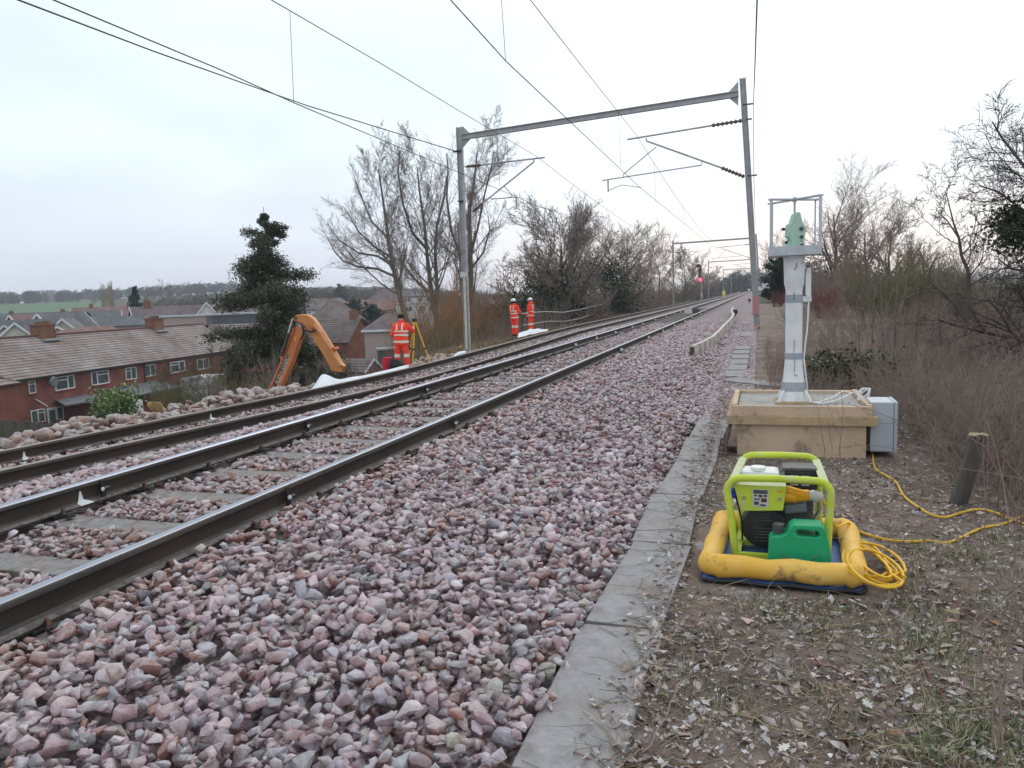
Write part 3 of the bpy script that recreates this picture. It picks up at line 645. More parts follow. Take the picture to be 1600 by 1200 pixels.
# contact wires (hung level) and the catenary wires above them
wire('contact_wire', [tuple(atX(650, -60, -3.72)), tuple(atX(790, 95, -3.74)), s1]+[(-3.75+.2*(-1)**i, y, 5.2) for i, y in enumerate(P2)], .0085, 'lower contact wire over the nearer track, with droppers down to it')
wire('contact_wire', [tuple(atX(60, -10, -7.3)), tuple(atX(340, 107, -7.2)), tuple(atX(458, 160, -7.2)), s2]+[(-7.3+.2*(-1)**i, y, 5.0) for i, y in enumerate(P2)], .0085, 'lower contact wire over the far track, crossing the feeder cable at the left')
a1, a2 = atX(822, -6, -3.9), c1
wire('catenary_wire', [tuple(atX(760, -80, -3.8)), tuple(atX(832, 4, -3.9)), tuple(atX(905, 98, -4.0)), tuple(c1)], .0085, 'upper catenary wire over the nearer track ahead of the first portal', seg=8)
wire('catenary_wire', [tuple(atX(330, -60, -7.1)), tuple(atX(426, 1, -7.3)), tuple(atX(600, 102, -7.6)), tuple(atX(722, 176, -7.75)), tuple(c2)], .0085, 'upper catenary wire over the far track ahead of the first portal', seg=6)
for nm, c, x, z, lab in (('catenary_wire', c1, -3.75, 6.9, 'upper catenary wire over the nearer track beyond the first portal'), ('catenary_wire', c2, -7.15, 6.7, 'upper catenary wire over the far track beyond the first portal')):
    wire(nm, [tuple(c)]+[(x, y, z) for y in P2], .0085, lab, sag=1.15, seg=20)
def drop(a, b, lab): wire('dropper', [a, b], .0045, lab, 'dropper wire', seg=1)
drop(atX(453, 18, -7.28), atX(459, 160, -7.2), 'dropper wire nearest the top left, hung between two wires of the far track')
drop(atX(783, -8, -3.85), atX(790, 95, -3.74), 'dropper wire at the top centre, with a small loop on its lower end')
drop(atX(966, 174, -4.0), atX(970, 262, -3.82), 'dropper wire hanging just below the portal beam over the nearer track')
drop(atX(776, 210, -7.75), atX(781, 292, -7.5), 'dropper wire hanging just below the portal beam over the far track')
for px_, pa, pb in ((1022, 252, 317), (1067, 320, 352)): drop(atX(px_, pa, -3.85), atX(px_+3, pb, -3.83), 'dropper wire beyond the portal over the nearer track, %s' % ('the first past it' if px_ < 1050 else 'the farther one'))
wire('feeder_cable', [tuple(pk(714, 237)), tuple(atY(480, 165, 21.5)), tuple(atY(372, 127, 17.8)), tuple(atY(240, 80, 14.6)), tuple(atY(0, -11, 10.3))], .016, 'thick dark feeder cable clamped to the left mast and running out at the top left', seg=6)
wire('feeder_cable', [tuple(atY(1184, -30, 9.)), tuple(atY(1179, 120, 16.)), tuple(atY(1177, 166, PY)), tuple(atY(1178, 276, 34.)), tuple(atY(1180, 352, 70.))], .010, 'dark cable running up beside the right mast to the top of the picture', seg=6)

# ------------------------------------------------------------------ signal, lineside cabinets, posts
t = thing('railway_signal', 'colour light signal showing red beside the far track', 'signal', (-10.5, 150, -.35))
p = atY(1094, 437, 150); sx_, sz_ = p[0], p[2]
mb = MB(); mb.tube([(sx_+.25, 150, -.35), (sx_+.25, 150, sz_+2.6)], .09, 8); mb.build('post', 'galv', t, smooth=True)
mb = MB(); mb.box((sx_, 150.1, sz_+.9), (.62, .2, 2.6)); mb.prism([(-.6, 0), (.6, 0), (.3, .6), (-.3, .6)], (sx_-.3, 150.1, sz_+2.3), (1, 0, 0), (0, 0, 1), (0, 1, 0), .1); mb.build('signal_head', 'black', t, bevel=.03)
mb = MB(); mb.tube([(sx_, 149.98, sz_), (sx_, 149.9, sz_)], .30, 16); mb.build('red_lamp', 'red_lamp', t)
mb = MB(); mb.box((sx_+.25, 149.8, .6), (.35, .3, .7)); mb.build('post_box', 'letter_white', t, bevel=.02)
def cabinet(p, w_, d_, h_, label, group=None, leg=.12):
    x, y, z = p; t = thing('equipment_cabinet', label, 'cabinet', (x, y, z), group)
    mb = MB(); mb.box((x, y, z+leg+h_/2), (w_, d_, h_)); mb.build('body', 'white_paint', t, bevel=.02)
    mb = MB(); mb.box((x, y-.0, z+leg+h_+.03), (w_+.1, d_+.1, .06)); mb.build('lid', 'white_paint', t)
    for q in (-1, 1):
        mb = MB(); mb.box((x+q*w_/4, y-d_/2-.012, z+leg+h_/2), (w_/2-.04, .02, h_-.1)); mb.box((x+q*.05, y-d_/2-.035, z+leg+h_*.5), (.03, .03, .2), 1); mb.build('door', ['white_paint', 'dark_metal'], t)
    mb = MB(); mb.box((x, y, z+leg/2), (w_-.1, d_-.1, leg)); mb.build('base', 'concrete', t)
p = onz(1197, 463, .1); cabinet(atY(1197, 462, 95), .9, .8, 1.3, 'taller white lineside cabinet right of the raked mast', 'white lineside cabinets')
cabinet(atY(1188, 463, 95), .8, .7, .95, 'shorter pale lineside cabinet tucked behind the raked mast', 'white lineside cabinets')
for px_, py_, Y, lab in ((1149, 496, 40, 'small dark box on a stake in the ballast beyond the boards'), (1171, 474, 70, 'dark lineside marker post in the ballast far beyond the boards')):
    t = thing('lineside_box', lab, 'marker box', tuple(atY(px_, py_, Y))); p = Vector(atY(px_, py_, Y)); mb = MB(); mb.bar(p, p+Vector((0, 0, .3)), .05, .05, 0, (0, 1, 0)); mb.build('stake', 'timber_dark', t); mb = MB(); mb.box(p+Vector((0, -.05, .28)), (.22, .12, .22)); mb.build('box', 'black', t, bevel=.01)
t = thing('track_box', 'pale box with a dark cover lying between the rails of the nearer track', 'box', tuple(atY(1080, 488, 44))); p = Vector(atY(1079, 489, 44))
mb = MB(); mb.box(p+Vector((-.1, 0, .12)), (.42, .5, .28)); mb.build('box_body', 'timber', t, bevel=.01); mb = MB(); mb.box(p+Vector((.28, .1, .1)), (.38, .5, .24)); mb.box(p+Vector((.05, .1, .27)), (.7, .5, .03)); mb.build('cover', 'grey_black', t)
# board edging with posts
t = thing('board_edging', 'pale frosted timber edging boards winding along the ballast', 'timber edging', (-1.3, 17.5, .03))
bp = [(1083, 561), (1100, 552), (1114, 543), (1124, 532), (1132, 521), (1141, 511), (1146, 501), (1143, 492), (1146, 486)]
zb = [.05, .08, .10, .14, .17, .2, .2, .2, .2]
bw = [Vector(onz(a, b+2, z)) for (a, b), z in zip(bp, zb)]
mb = MB(); q = [v+Vector((0, 0, .13)) for v in bw]
for a, b in zip(q[:-1], q[1:]): mb.bar(a, b, .05, .34, 0, (0, 0, 1))
for a, b in zip(q[:-1], q[1:]): mb.bar(a+Vector((0, 0, .178)), b+Vector((0, 0, .178)), .065, .02, 0)
mb.build('boards', 'timber', t)
for i, v in enumerate(bw[:-1]):
    for u in ((0.02, .55) if i < 5 else (.3,)):
        mb = MB(); c = v.lerp(bw[i+1], u)+Vector((.06, -.03, .11)); mb.box(c, (.045, .07, .40)); mb.build('stake', 'timber', t)
mb = MB(); mb.box(bw[0]+Vector((-.02, -.04, .12)), (.10, .03, .33)); mb.build('end_board', 'timber_dark', t)
# survey prisms on the rails
PR = 'round survey prisms clipped to the rails'
def prism(x, y, zf, side, r, label):
    t = thing('survey_prism', label, 'survey prism', (x, y, zf), PR)
    c = Vector((x+side*.075, y, zf+.055+.02))
    mb = MB(); mb.bar((x+side*.04, y+.03, zf+.01), (x+side*.04, y+.03, zf+.13), .012, .04, 0, (0, 1, 0)); mb.tube([c+Vector((0, .0, 0)), c+Vector((0, .05, 0))], [r*1.25, r*.8], 12); mb.build('holder', 'black', t)
    mb = MB(); mb.tube([c+Vector((0, -.006, 0)), c+Vector((0, .0, 0))], r, 14); mb.build('prism_glass', 'prism', t)
for i, (px_, py_) in enumerate([(926, 546), (971, 545), (1018, 526), (1046, 516), (1062, 508), (1074, 501), (1084, 496), (1100, 490), (1108, 486), (1118, 480), (1125, 477)]):
    if i == 0: continue
    p = onz(px_, py_, .30); prism(TRK1+HALF, p[1], .21, 1, .036, '%s survey prism from the camera on the outside of the nearest rail, its flash glint painted white' % ORD[i-1])
for i, (px_, py_) in enumerate([(908, 537), (942, 527), (971, 518), (994, 510), (1012, 505), (1028, 499), (1042, 494), (1054, 490), (1064, 487), (1072, 484)]):
    p = onz(px_, py_, .30); prism(TRK1-HALF, p[1], .21, 1, .036, '%s survey prism from the camera on the inside of the second rail, its flash glint painted white' % ORD[i])
for px_, py_, c_, lab in ((497, 665, TRK1-HALF, 'dark survey prism clipped on the second rail near the sleepers by the white sheet'), (678, 608, TRK1-HALF, 'small survey prism on the second rail below the left mast'), (443, 775, TRK1+HALF, 'dark survey prism sticking out low on the nearest rail'), (710, 660, TRK1+HALF, 'small survey prism on the nearest rail in mid picture'), (146, 762, TRK1-HALF, 'dark survey prism above the white paint mark on the second rail')):
    p = onz(px_, py_, .30); prism(c_, p[1], .22, 1, .014, lab)
# white paint splashes low on the rails
for px_, py_, c_, zf, lab in ((131, 780, TRK1-HALF, RAILZ, 'white paint mark on the second rail beside a clip'), (40, 705, TRK2-HALF, RAILZ+float(dD(6.5)), 'white paint mark on the farthest rail at the left edge'), (332, 652, TRK2-HALF, RAILZ+float(dD(9.5)), 'white paint mark on the farthest rail beyond the first one'), (803, 533, TRK2-HALF, RAILZ+float(dD(24)), 'small white paint mark on the farthest rail near the standing workers')):
    p = atX(px_, py_, c_+.04); y = p[1]; mb = MB(); P_ = []; zb_ = zf-.159
    for (dx, dz) in ((.0725, .012), (.034, .0235), (.0125, .036), (.0125, .10)): P_.append((c_+dx, zb_+dz))
    wds = (.055, .05, .022, .006); vs = []
    for (x_, z_), w_ in zip(P_, wds): vs += [(x_, y-w_, z_), (x_, y+w_, z_)]
    mb.add(vs, [(0, 1, 3, 2), (2, 3, 5, 4), (4, 5, 7, 6)]); tag(mb.build('paint_mark', 'white_paint'), lab, 'paint mark', 'white paint marks on the rails')

# ------------------------------------------------------------------ plinth, pillar, instrument
t = thing('survey_plinth', 'low buff boarded plinth with a sunken grey top under the white pillar', 'plinth', (.36, 7.95, 0))
PX0, PX1, PYa, PYb, PZ = -.20, .93, 7.38, 8.55, .47
mb = MB(); mb.box(((PX0+PX1)/2, (PYa+PYb)/2, .17), (PX1-PX0-.02, PYb-PYa-.02, .40)); mb.build('lower_box', 'plinth', t, bevel=.006)
mb = MB()
for c, d in ((((PX0+PX1)/2, PYa-.012, .34), (1.29, .06, .085)), (((PX0+PX1)/2, PYb+.012, .34), (1.29, .06, .085)), ((PX0-.05, (PYa+PYb)/2, .34), (.06, 1.14, .085)), ((PX1+.05, (PYa+PYb)/2, .34), (.06, 1.14, .085))): mb.box(c, d)
mb.build('band', 'plinth_band', t, bevel=.005)
mb = MB()
for c, d in ((((PX0+PX1)/2, PYa+.018, .425), (1.20, .05, .09)), (((PX0+PX1)/2, PYb-.02, .425), (1.20, .05, .09)), ((PX0-.012, (PYa+PYb)/2, .432), (.05, 1.12, .10)), ((PX1+.012, (PYa+PYb)/2, .432), (.05, 1.12, .10))): mb.box(c, d)
mb.build('rim', 'plinth', t, bevel=.006)
mb = MB(); mb.box(((PX0+PX1)/2, (PYa+PYb)/2, .40), (1.09, 1.09, .075)); mb.build('top_panel', 'plinth_top', t)
mb = MB(); mb.box((PX0-.09, 7.52, .10), (.03, .5, .30), 0, Matrix.Rotation(R(14), 3, 'Y')); mb.build('side_board', 'timber_dark', t)
CX, CY = .325, 7.87
t = thing('survey_pillar', 'white tapered pillar with grey tape bands standing on the plinth', 'pillar', (CX, CY, .44))
def sq_loft(mb, secs, n=20, p=3.2, m=0):
    vs = []
    for z, r in secs:
        for j in range(n):
            a = 2*math.pi*j/n; c, s = math.cos(a), math.sin(a); kx = (abs(c)**p+abs(s)**p)**(-1/p); vs.append((CX+r*kx*c, CY+r*kx*s, z))
    mb.add(vs, [(i*n+j, i*n+(j+1) % n, (i+1)*n+(j+1) % n, (i+1)*n+j) for i in range(len(secs)-1) for j in range(n)]+[tuple(range(n))[::-1], tuple((len(secs)-1)*n+j for j in range(n))], m)
mb = MB(); sq_loft(mb, [(.46, .135), (.50, .122), (.56, .108), (.66, .098), (.80, .083), (.95, .077), (1.30, .077), (1.52, .077), (1.555, .083), (1.57, .090), (1.70, .094), (1.84, .098)]); mb.build('shaft', 'white_paint', t, smooth=True)
mb = MB(); mb.box((CX, CY, .448), (.34, .34, .022)); mb.build('base_plate', 'plinth_band', t, bevel=.003)
for q, s_ in ((-1, -1), (1, -1), (-1, 1), (1, 1)):
    mb = MB(); mb.prism([(0, 0), (.075, 0), (.05, .05), (0, .11)], (CX+q*.095, CY+s_*.095, .458), (q*.7, s_*.7, 0), (0, 0, 1), (-s_*.7, q*.7, 0), .018); mb.build('gusset', 'white_plastic', t)
for za, zb_, r in ((1.40, 1.475, .0805), (.86, .92, .083), (.555, .64, .1085)):
    mb = MB(); sq_loft(mb, [(za, r+(.005 if za < .7 else 0)), (zb_, r-(.004 if za < .7 else 0))]); mb.build('tape_band', 'grey_tape', t, smooth=True)
mb = MB()
for z0_, z1_, xx in ((.93, 1.05, .0), (1.42, 1.50, -.005), (.74, .86, .005)): mb.tube([(CX+xx, CY-.0855-(.002 if z0_ > .8 else .006), z0_), (CX+xx+.002, CY-.0835-(.0 if z0_ > .8 else .003), z1_)], .0022, 5)
mb.tube([(CX+.02, CY-.1, 1.77), (CX+.015, CY-.098, 1.735), (CX-.005, CY-.097, 1.71)], .003, 5); mb.tube([(CX+.07, CY-.1, 1.77), (CX+.07, CY-.097, 1.765)], .005, 5); mb.tube([(CX+.0, CY-.103, .72), (CX+.03, CY-.104, .70)], .003, 5); mb.build('scratch', 'black', t)
t = thing('antenna', 'white radio antenna strapped to the right side of the pillar', 'antenna', (CX+.11, CY, 1.4))
mb = MB(); mb.box((CX+.125, CY-.03, 1.57), (.05, .035, .21)); mb.prism([(-.025, 0), (.025, 0), (.018, .05), (-.006, .05)], (CX+.125, CY-.047, 1.675), (1, 0, 0), (0, 0, 1), (0, 1, 0), .034); mb.build('antenna_body', 'white_plastic', t, bevel=.006)
mb = MB(); mb.box((CX+.105, CY-.02, 1.43), (.10, .05, .05)); mb.box((CX+.13, CY-.03, 1.46), (.04, .05, .04)); mb.build('clamp', 'white_plastic', t, bevel=.005)
mb = MB(); mb.tube([(CX+.13, CY-.03, 1.41), (CX+.125, CY-.04, 1.3), (CX+.118, CY-.05, 1.15), (CX+.10, CY-.05, .98), (CX+.09, CY-.05, .86), (CX+.11, CY-.04, .70), (CX+.13, CY, .50)], .0075, 8); mb.build('antenna_cable', 'white_cable', t, smooth=True)
# cage with the total station
t = thing('instrument_cage', 'open metal cage bolted on top of the white pillar', 'cage', (CX, CY, 1.84))
c0, c1_, cy0, cy1 = CX-.225, CX+.225, CY-.20, CY+.20
mb = MB()
for c, d in (((CX, cy0, 1.885), (.45, .012, .085)), ((CX, cy1, 1.885), (.45, .012, .085)), ((c0, CY, 1.885), (.012, .39, .085)), ((c1_, CY, 1.885), (.012, .39, .085)), ((CX, CY, 1.848), (.45, .40, .012))): mb.box(c, d)
mb.build('tray', 'alu', t)
for x, y, w_ in ((c0+.012, cy0, .026), (c1_-.012, cy0, .026), (c0+.03, cy1, .014), (c1_-.03, cy1, .014)):
    mb = MB(); mb.box((x, y, 2.14), (w_, .014, .46)); mb.build('post', 'alu', t)
mb = MB(); mb.bar((c0, cy0, 2.362), (c1_, cy1, 2.372), .05, .014); mb.bar((c1_, cy0, 2.372), (c0, cy1, 2.362), .05, .014); mb.box((CX, CY, 2.366), (.036, .036, .045)); mb.tube([(CX, CY, 2.36), (CX, CY, 2.22)], .010, 8); mb.build('top_cross', 'alu', t)
t = thing('total_station', 'pale green survey instrument with three dark lenses inside the cage', 'survey instrument', (CX, CY, 1.855))
ax = Vector((.97, .24, 0)); ay = Vector((0, 0, 1)); az = Vector((-.24, .97, 0)); o_ = Vector((CX+.02, CY, 1.858)); ax = ax*1.28; ay = ay*1.24
mb = MB(); mb.prism([(-.085, 0), (.068, 0), (.045, .09), (.05, .14), (.062, .195), (.040, .222), (.028, .25), (.014, .31), (-.008, .315), (-.030, .30), (-.05, .235), (-.055, .2), (-.062, .12), (-.05, .08)], o_-az*.06, ax, ay, az, .12); mb.build('housing', 'instr_green', t, bevel=.012)
mb = MB(); mb.prism([(-.12, 0), (-.05, 0), (-.05, .10), (-.07, .09)], o_-az*.045, ax, ay, az, .09); mb.prism([(-.085, .13), (-.05, .12), (-.045, .235), (-.075, .225)], o_-az*.05, ax, ay, az, .08); mb.build('side_housing', 'instr_green', t, bevel=.008)
for x, z, r in ((.018, .186, .0185), (.020, .125, .016), (.022, .062, .016)):
    c = o_+ax*x+ay*z-az*.075; mb = MB(); mb.tube([c, c+az*.02], r, 16); mb.build('lens', 'lens', t, smooth=True)
c = o_+ax*.02+ay*.094-az*.064; mb = MB(); mb.tube([c, c+az*.006], .006, 8); mb.build('laser_window', 'red_bag', t)
for x, z in ((-.09, .19), (-.068, .09)):
    c = o_+ax*x+ay*z-az*.02; mb = MB(); mb.tube([c, c-ax*.022], .014, 10); mb.build('knob', 'black', t, smooth=True)
mb = MB(); c = o_-az*.062
for i in range(4): mb.box(c+ax*(.008+i*.009)+ay*.022, (.006, .003, .007))
mb.build('key_marks', 'black', t)
# cables on the plinth and the grey cabinet beside it
mb = MB(); mb.tube([(CX+.12, 7.80, .455), (.55, 7.72, .46), (.68, 7.85, .49), (.78, 8.0, .53), (.86, 7.95, .52), (.93, 7.85, .54)], .007, 7); mb.tube([(CX+.14, 7.76, .452), (.58, 7.66, .455), (.72, 7.8, .47), (.84, 7.85, .53)], .007, 7)
for q in range(3): mb.tube([(.95+.045*math.cos(a)*(1+q*.1), 7.85+.03*math.sin(a), .52+.055*math.sin(a+.6*q)) for a in np.linspace(0, 6.28, 14)], .006, 6)
tag(mb.build('power_lead', 'white_cable', smooth=True), 'white cable looped over the plinth top from pillar to cabinet', 'cable')
t = thing('meter_cabinet', 'grey metal cabinet fixed to the right end of the plinth', 'cabinet', (1.07, 7.62, .05))
mb = MB(); mb.box((1.055, 7.64, .275), (.19, .36, .45)); mb.build('body', 'cab_grey', t, bevel=.008)
mb = MB(); mb.box((1.168, 7.64, .275), (.028, .365, .455)); mb.build('door', 'cab_grey', t, bevel=.006)
mb = MB(); mb.box((1.1525, 7.64, .275), (.006, .35, .44)); mb.build('seal', 'cab_dark', t)
mb = MB(); mb.box((1.188, 7.60, .25), (.014, .035, .07)); mb.build('latch', 'black', t)

# ------------------------------------------------------------------ generator in its spill tray
GX, GY = .12, 4.5
t = thing('spill_tray', 'blue tray rimmed by a fat dirty yellow tube, under the lime generator', 'spill tray', (GX, GY, .0))
mb = MB(); cs = [(-.285, 4.035), (.50, 4.02), (.54, 4.90), (-.245, 4.96)]
mb.add([(x, y, z) for z in (.022, .034) for x, y in cs], [(0, 3, 2, 1), (4, 5, 6, 7), (0, 1, 5, 4), (1, 2, 6, 5), (2, 3, 7, 6), (3, 0, 4, 7)]); mb.build('tray_floor', 'blue_tray', t)
def rnd_loop(cs, r, z, k=5):
    out = []; n = len(cs)
    for i in range(n):
        a, b, c = Vector((*cs[i-1], 0)), Vector((*cs[i], 0)), Vector((*cs[(i+1) % n], 0)); p = b+(a-b).normalized()*r; q = b+(c-b).normalized()*r
        for j in range(k): u = j/(k-1); v = p.lerp(b, u).lerp(b.lerp(q, u), u); out.append(v)
        for u in (.2, .4, .6, .8):
            nx_ = Vector((*cs[(i+1) % n], 0)); w_ = q.lerp(nx_+(b-nx_).normalized()*r, u); out.append(w_)
    return [Vector((v.x, v.y, z+.006*math.sin(3*i))) for i, v in enumerate(out)]
lp = rnd_loop([(-.25, 4.07), (.47, 4.055), (.51, 4.86), (-.21, 4.92)], .055, .098)
mb = MB(); mb.tube(lp, [.059+.004*math.sin(i*1.9)+.003*math.sin(i*.7) for i in range(len(lp))], 18, closed=True); mb.build('tube_rim', 'bund', t, smooth=True)
mb = MB(); mb.tube(rnd_loop([(-.295, 4.025), (.515, 4.01), (.55, 4.91), (-.255, 4.97)], .06, .030), .008, 6, closed=True); mb.build('edge_strip', 'black', t)
p = onz(1210, 907, .0); pv, pf = rp_[5]; tag(npmesh('propping_stone', (pv*np.array((.042, .05, .030)))+np.array((p[0], p[1]+.03, .018)), pf, 'rock'), 'small stone propping up the front edge of the spill tray', 'stone')
t = thing('generator', 'lime green framed portable generator in the spill tray', 'generator', (GX, GY, .04))
def arch(xa, xb, y, z0, z1, rr=.075, k=6, dx=0, y1=None):
    y1 = y if y1 is None else y1
    pts = [(xa+dx, y, z0), (xa+dx*.5, (y+y1)/2, (z0+z1)/2)]
    for j in range(k+1): a = math.pi-j/k*math.pi/2; pts.append((xa+rr+rr*math.cos(a), y1, z1-rr+rr*math.sin(a)))
    pts.append(((xa+xb)/2, y1, z1+.004))
    for j in range(k+1): a = math.pi/2-j/k*math.pi/2; pts.append((xb-rr+rr*math.cos(a), y1, z1-rr+rr*math.sin(a)))
    pts += [(xb-dx*.2, (y+y1)/2, (z0+z1)/2), (xb-dx*.4, y, z0)]
    return pts
FY, BY = 4.37, 4.80
for y, xa, xb, z1, dx in ((FY, -.165, .375, .502, .045), (BY, -.10, .345, .545, .0)):
    mb = MB(); mb.tube(arch(xa, xb, y, .045, z1, dx=dx), .0205, 12); mb.build('frame_hoop', 'lime', t, smooth=True)
for x0_, x1_ in ((-.135, -.085), (.345, .325)):
    mb = MB(); mb.bar((x0_, FY+.01, .485), (x1_, BY-.01, .528), .045, .012); mb.build('top_plate', 'lime_faded', t, bevel=.003)
for y in (FY, BY):
    mb = MB(); mb.bar((-.11, y, .06), (.35, y, .06), .035, .03); mb.build('base_rail', 'lime', t)
for x in (-.11, .34):
    mb = MB(); mb.bar((x, FY, .06), (x*.9, BY, .06), .035, .03); mb.build('base_rail', 'lime', t)
mb = MB(); mb.bar((-.11, 4.6, .07), (.33, 4.6, .07), .06, .03); mb.build('engine_mount', 'lime', t)
# control box with a slanted top
o_ = Vector((-.133, 4.395, 0)); mb = MB()
vs = [(-.133, 4.40, .455), (.150, 4.40, .455), (.132, 4.40, .318), (-.088, 4.40, .305), (-.120, 4.55, .478), (.140, 4.55, .478), (.130, 4.55, .318), (-.088, 4.55, .305)]
mb.add(vs, [(0, 1, 2, 3), (4, 7, 6, 5), (3, 2, 6, 7), (1, 5, 6, 2), (0, 3, 7, 4)]); mb.add([(v[0], v[1], v[2]+.001) for v in (vs[0], vs[1], vs[5], vs[4])], [(0, 1, 2, 3)], 1); mb.build('control_box', ['lime', 'lime_faded'], t, bevel=.004)
def card(nm, x0, x1, z0, z1, y, mats, par, bits):
    mb = MB(); mb.box(((x0+x1)/2, y, (z0+z1)/2), (x1-x0, .002, z1-z0))
    for a, b, c, d, m_ in bits: mb.box((x0+(x1-x0)*(a+c)/2, y-.002, z0+(z1-z0)*(b+d)/2), ((x1-x0)*(c-a), .002, (z1-z0)*(d-b)), m_)
    return mb.build(nm, mats, par)
card('warning_label', -.03, .055, .335, .435, 4.3975, ['letter_white', 'grey_black', 'rust'], t, [(.05, .75, .95, .97, 1), (.08, .60, .30, .70, 1), (.38, .55, .62, .70, 2), (.70, .58, .92, .70, 1), (.10, .40, .45, .48, 1), (.55, .28, .9, .50, 2), (.1, .12, .4, .30, 1), (.5, .06, .85, .16, 1)])
for x in (-.075, .115):
    mb = MB(); mb.tube([(x, 4.400, .385), (x, 4.392, .385)], .009, 10); mb.build('screw', 'chrome', t, smooth=True)
mb = MB(); mb.box((.115, 4.398, .428), (.030, .002, .012)); mb.build('orange_label', 'yellow_plug', t)
mb = MB(); mb.tube([(-.118, 4.47, .39), (-.150, 4.47, .395), (-.165, 4.47, .385)], [.035, .032, .026], 12); mb.build('socket_cover', 'blue', t, smooth=True)
mb = MB(); mb.tube([(.135, 4.46, .395), (.205, 4.46, .392), (.207, 4.46, .392), (.27, 4.46, .398)], [.042, .041, .034, .031], 14); mb.box((.20, 4.43, .425), (.10, .03, .03), 0, Matrix.Rotation(R(15), 3, 'Y')); mb.build('plug', 'yellow_plug', t, smooth=True)
mb = MB(); mb.tube([(.27, 4.46, .398), (.285, 4.46, .398), (.325, 4.465, .385), (.338, 4.465, .38)], [.027, .032, .030, .018], 12); mb.build('plug_collar', 'clear_plastic', t, smooth=True)
mb = MB(); mb.box((-.0, 4.63, .465), (.24, .16, .075)); mb.build('fuel_tank', 'white_plastic', t, bevel=.025)
mb = MB(); mb.tube([(0, 4.60, .50), (0, 4.60, .52)], [.045, .042], 18); mb.build('fuel_cap', 'white_plastic', t, smooth=True)
mb = MB(); mb.box((.235, 4.66, .448), (.175, .15, .115)); mb.build('air_filter', 'black', t, bevel=.014)
mb = MB(); mb.box((.225, 4.66, .512), (.19, .16, .02)); mb.build('filter_lid', 'grey_black', t, bevel=.006)
mb = MB()
for i in range(4):
    for x0_ in (.175, .235): mb.box((x0_+.022, 4.583, .475-.017*i), (.044, .003, .0065))
mb.build('vent', 'clear_plastic', t)
mb = MB(); mb.tube([(.03, 4.45, .20), (.03, 4.455, .20), (.03, 4.47, .20), (.03, 4.50, .20), (.03, 4.56, .20)], [.085, .112, .122, .125, .125], 30); mb.build('alternator_cover', 'black', t, smooth=True)
mb = MB()
for i in range(5): mb.box((.03, 4.447, .125+.018*i), (.11-.006*abs(i-2), .006, .006))
for i in range(3): mb.box((.03, 4.447, .245+.018*i), (.10-.02*i, .006, .006))
mb.build('cooling_slots', 'grey_black', t)
mb = MB(); mb.tube([(.03, 4.56, .20), (.03, 4.74, .20)], .118, 24); mb.build('alternator', 'clear_plastic', t, smooth=True)
mb = MB(); mb.box((.19, 4.66, .25), (.22, .2, .26)); mb.box((.12, 4.62, .36), (.12, .08, .10)); mb.build('engine_block', 'grey_black', t, bevel=.015)
mb = MB(); mb.box((.20, 4.50, .315), (.12, .07, .055), 0, Matrix.Rotation(R(-8), 3, 'Y')); mb.build('fuel_bowl', 'cab_dark', t, bevel=.012)
mb = MB(); mb.tube([(.30, 4.55, .36), (.33, 4.56, .34), (.335, 4.58, .28), (.30, 4.6, .2)], .012, 8); mb.build('exhaust_stay', 'chrome', t, smooth=True)
mb = MB(); mb.tube([(-.115, 4.44, .45), (-.13, 4.44, .42), (-.11, 4.45, .33), (-.09, 4.46, .24), (-.085, 4.46, .12)], .006, 6); mb.build('hose', 'black', t, smooth=True)
# jerrycan
t = thing('jerrycan', 'green plastic jerrycan with a black cap in front of the generator', 'fuel can', (.22, 4.25, .045))
jx, jy, jz = .055, 4.195, .04; body = [(0, .0), (.30, 0), (.312, .02), (.305, .14), (.300, .165), (.280, .245), (.262, .262), (.125, .262), (.105, .245), (.088, .208), (.06, .196), (.02, .190), (.002, .168), (-.004, .03)]
hole = [(.135, .217), (.147, .203), (.235, .200), (.252, .208), (.252, .222), (.238, .234), (.150, .238), (.137, .230)]
bm = bmesh.new(); lo = [bm.verts.new((jx+a, jy, jz+b)) for a, b in body]; lh = [bm.verts.new((jx+a, jy, jz+b)) for a, b in hole]
e1 = [bm.edges.new((lo[i-1], lo[i])) for i in range(len(lo))]; e2 = [bm.edges.new((lh[i-1], lh[i])) for i in range(len(lh))]
bmesh.ops.triangle_fill(bm, edges=e1+e2, use_beauty=True); r_ = bmesh.ops.extrude_face_region(bm, geom=bm.faces[:]); vv = [g for g in r_['geom'] if isinstance(g, bmesh.types.BMVert)]; bmesh.ops.translate(bm, verts=vv, vec=(0, .125, 0))
bmesh.ops.recalc_face_normals(bm, faces=bm.faces[:]); bm.verts.index_update(); mb = MB(); mb.add([v.co[:] for v in bm.verts], [[v.index for v in f.verts] for f in bm.faces]); bm.free()
mb.build('can_body', 'can_green', t, bevel=.011)
mb = MB(); c = Vector((jx+.050, jy+.06, jz+.195)); mb.tube([c, c+Vector((0, 0, .018)), c+Vector((0, 0, .02)), c+Vector((0, 0, .052)), c+Vector((0, 0, .056))], [.026, .026, .030, .030, .022], 16); mb.build('cap', 'grey_black', t, smooth=True)
mb = MB(); w2 = .010
mb.prism([(.10, .045), (.155, .015), (.21, .045), (.155, .085)], (jx, jy-.003, jz), (1, 0, 0), (0, 0, 1), (0, 1, 0), .004)
for pa, pb in (((.06, .105), (.10, .075)), ((.25, .11), (.205, .078)), ((.065, .02), (.10, .045)), ((.245, .02), (.21, .045))): mb.bar((jx+pa[0], jy-.001, jz+pa[1]), (jx+pb[0], jy-.001, jz+pb[1]), .004, .012, 0, (0, 0, 1))
mb.build('embossed_cross', 'can_worn', t, bevel=.001)
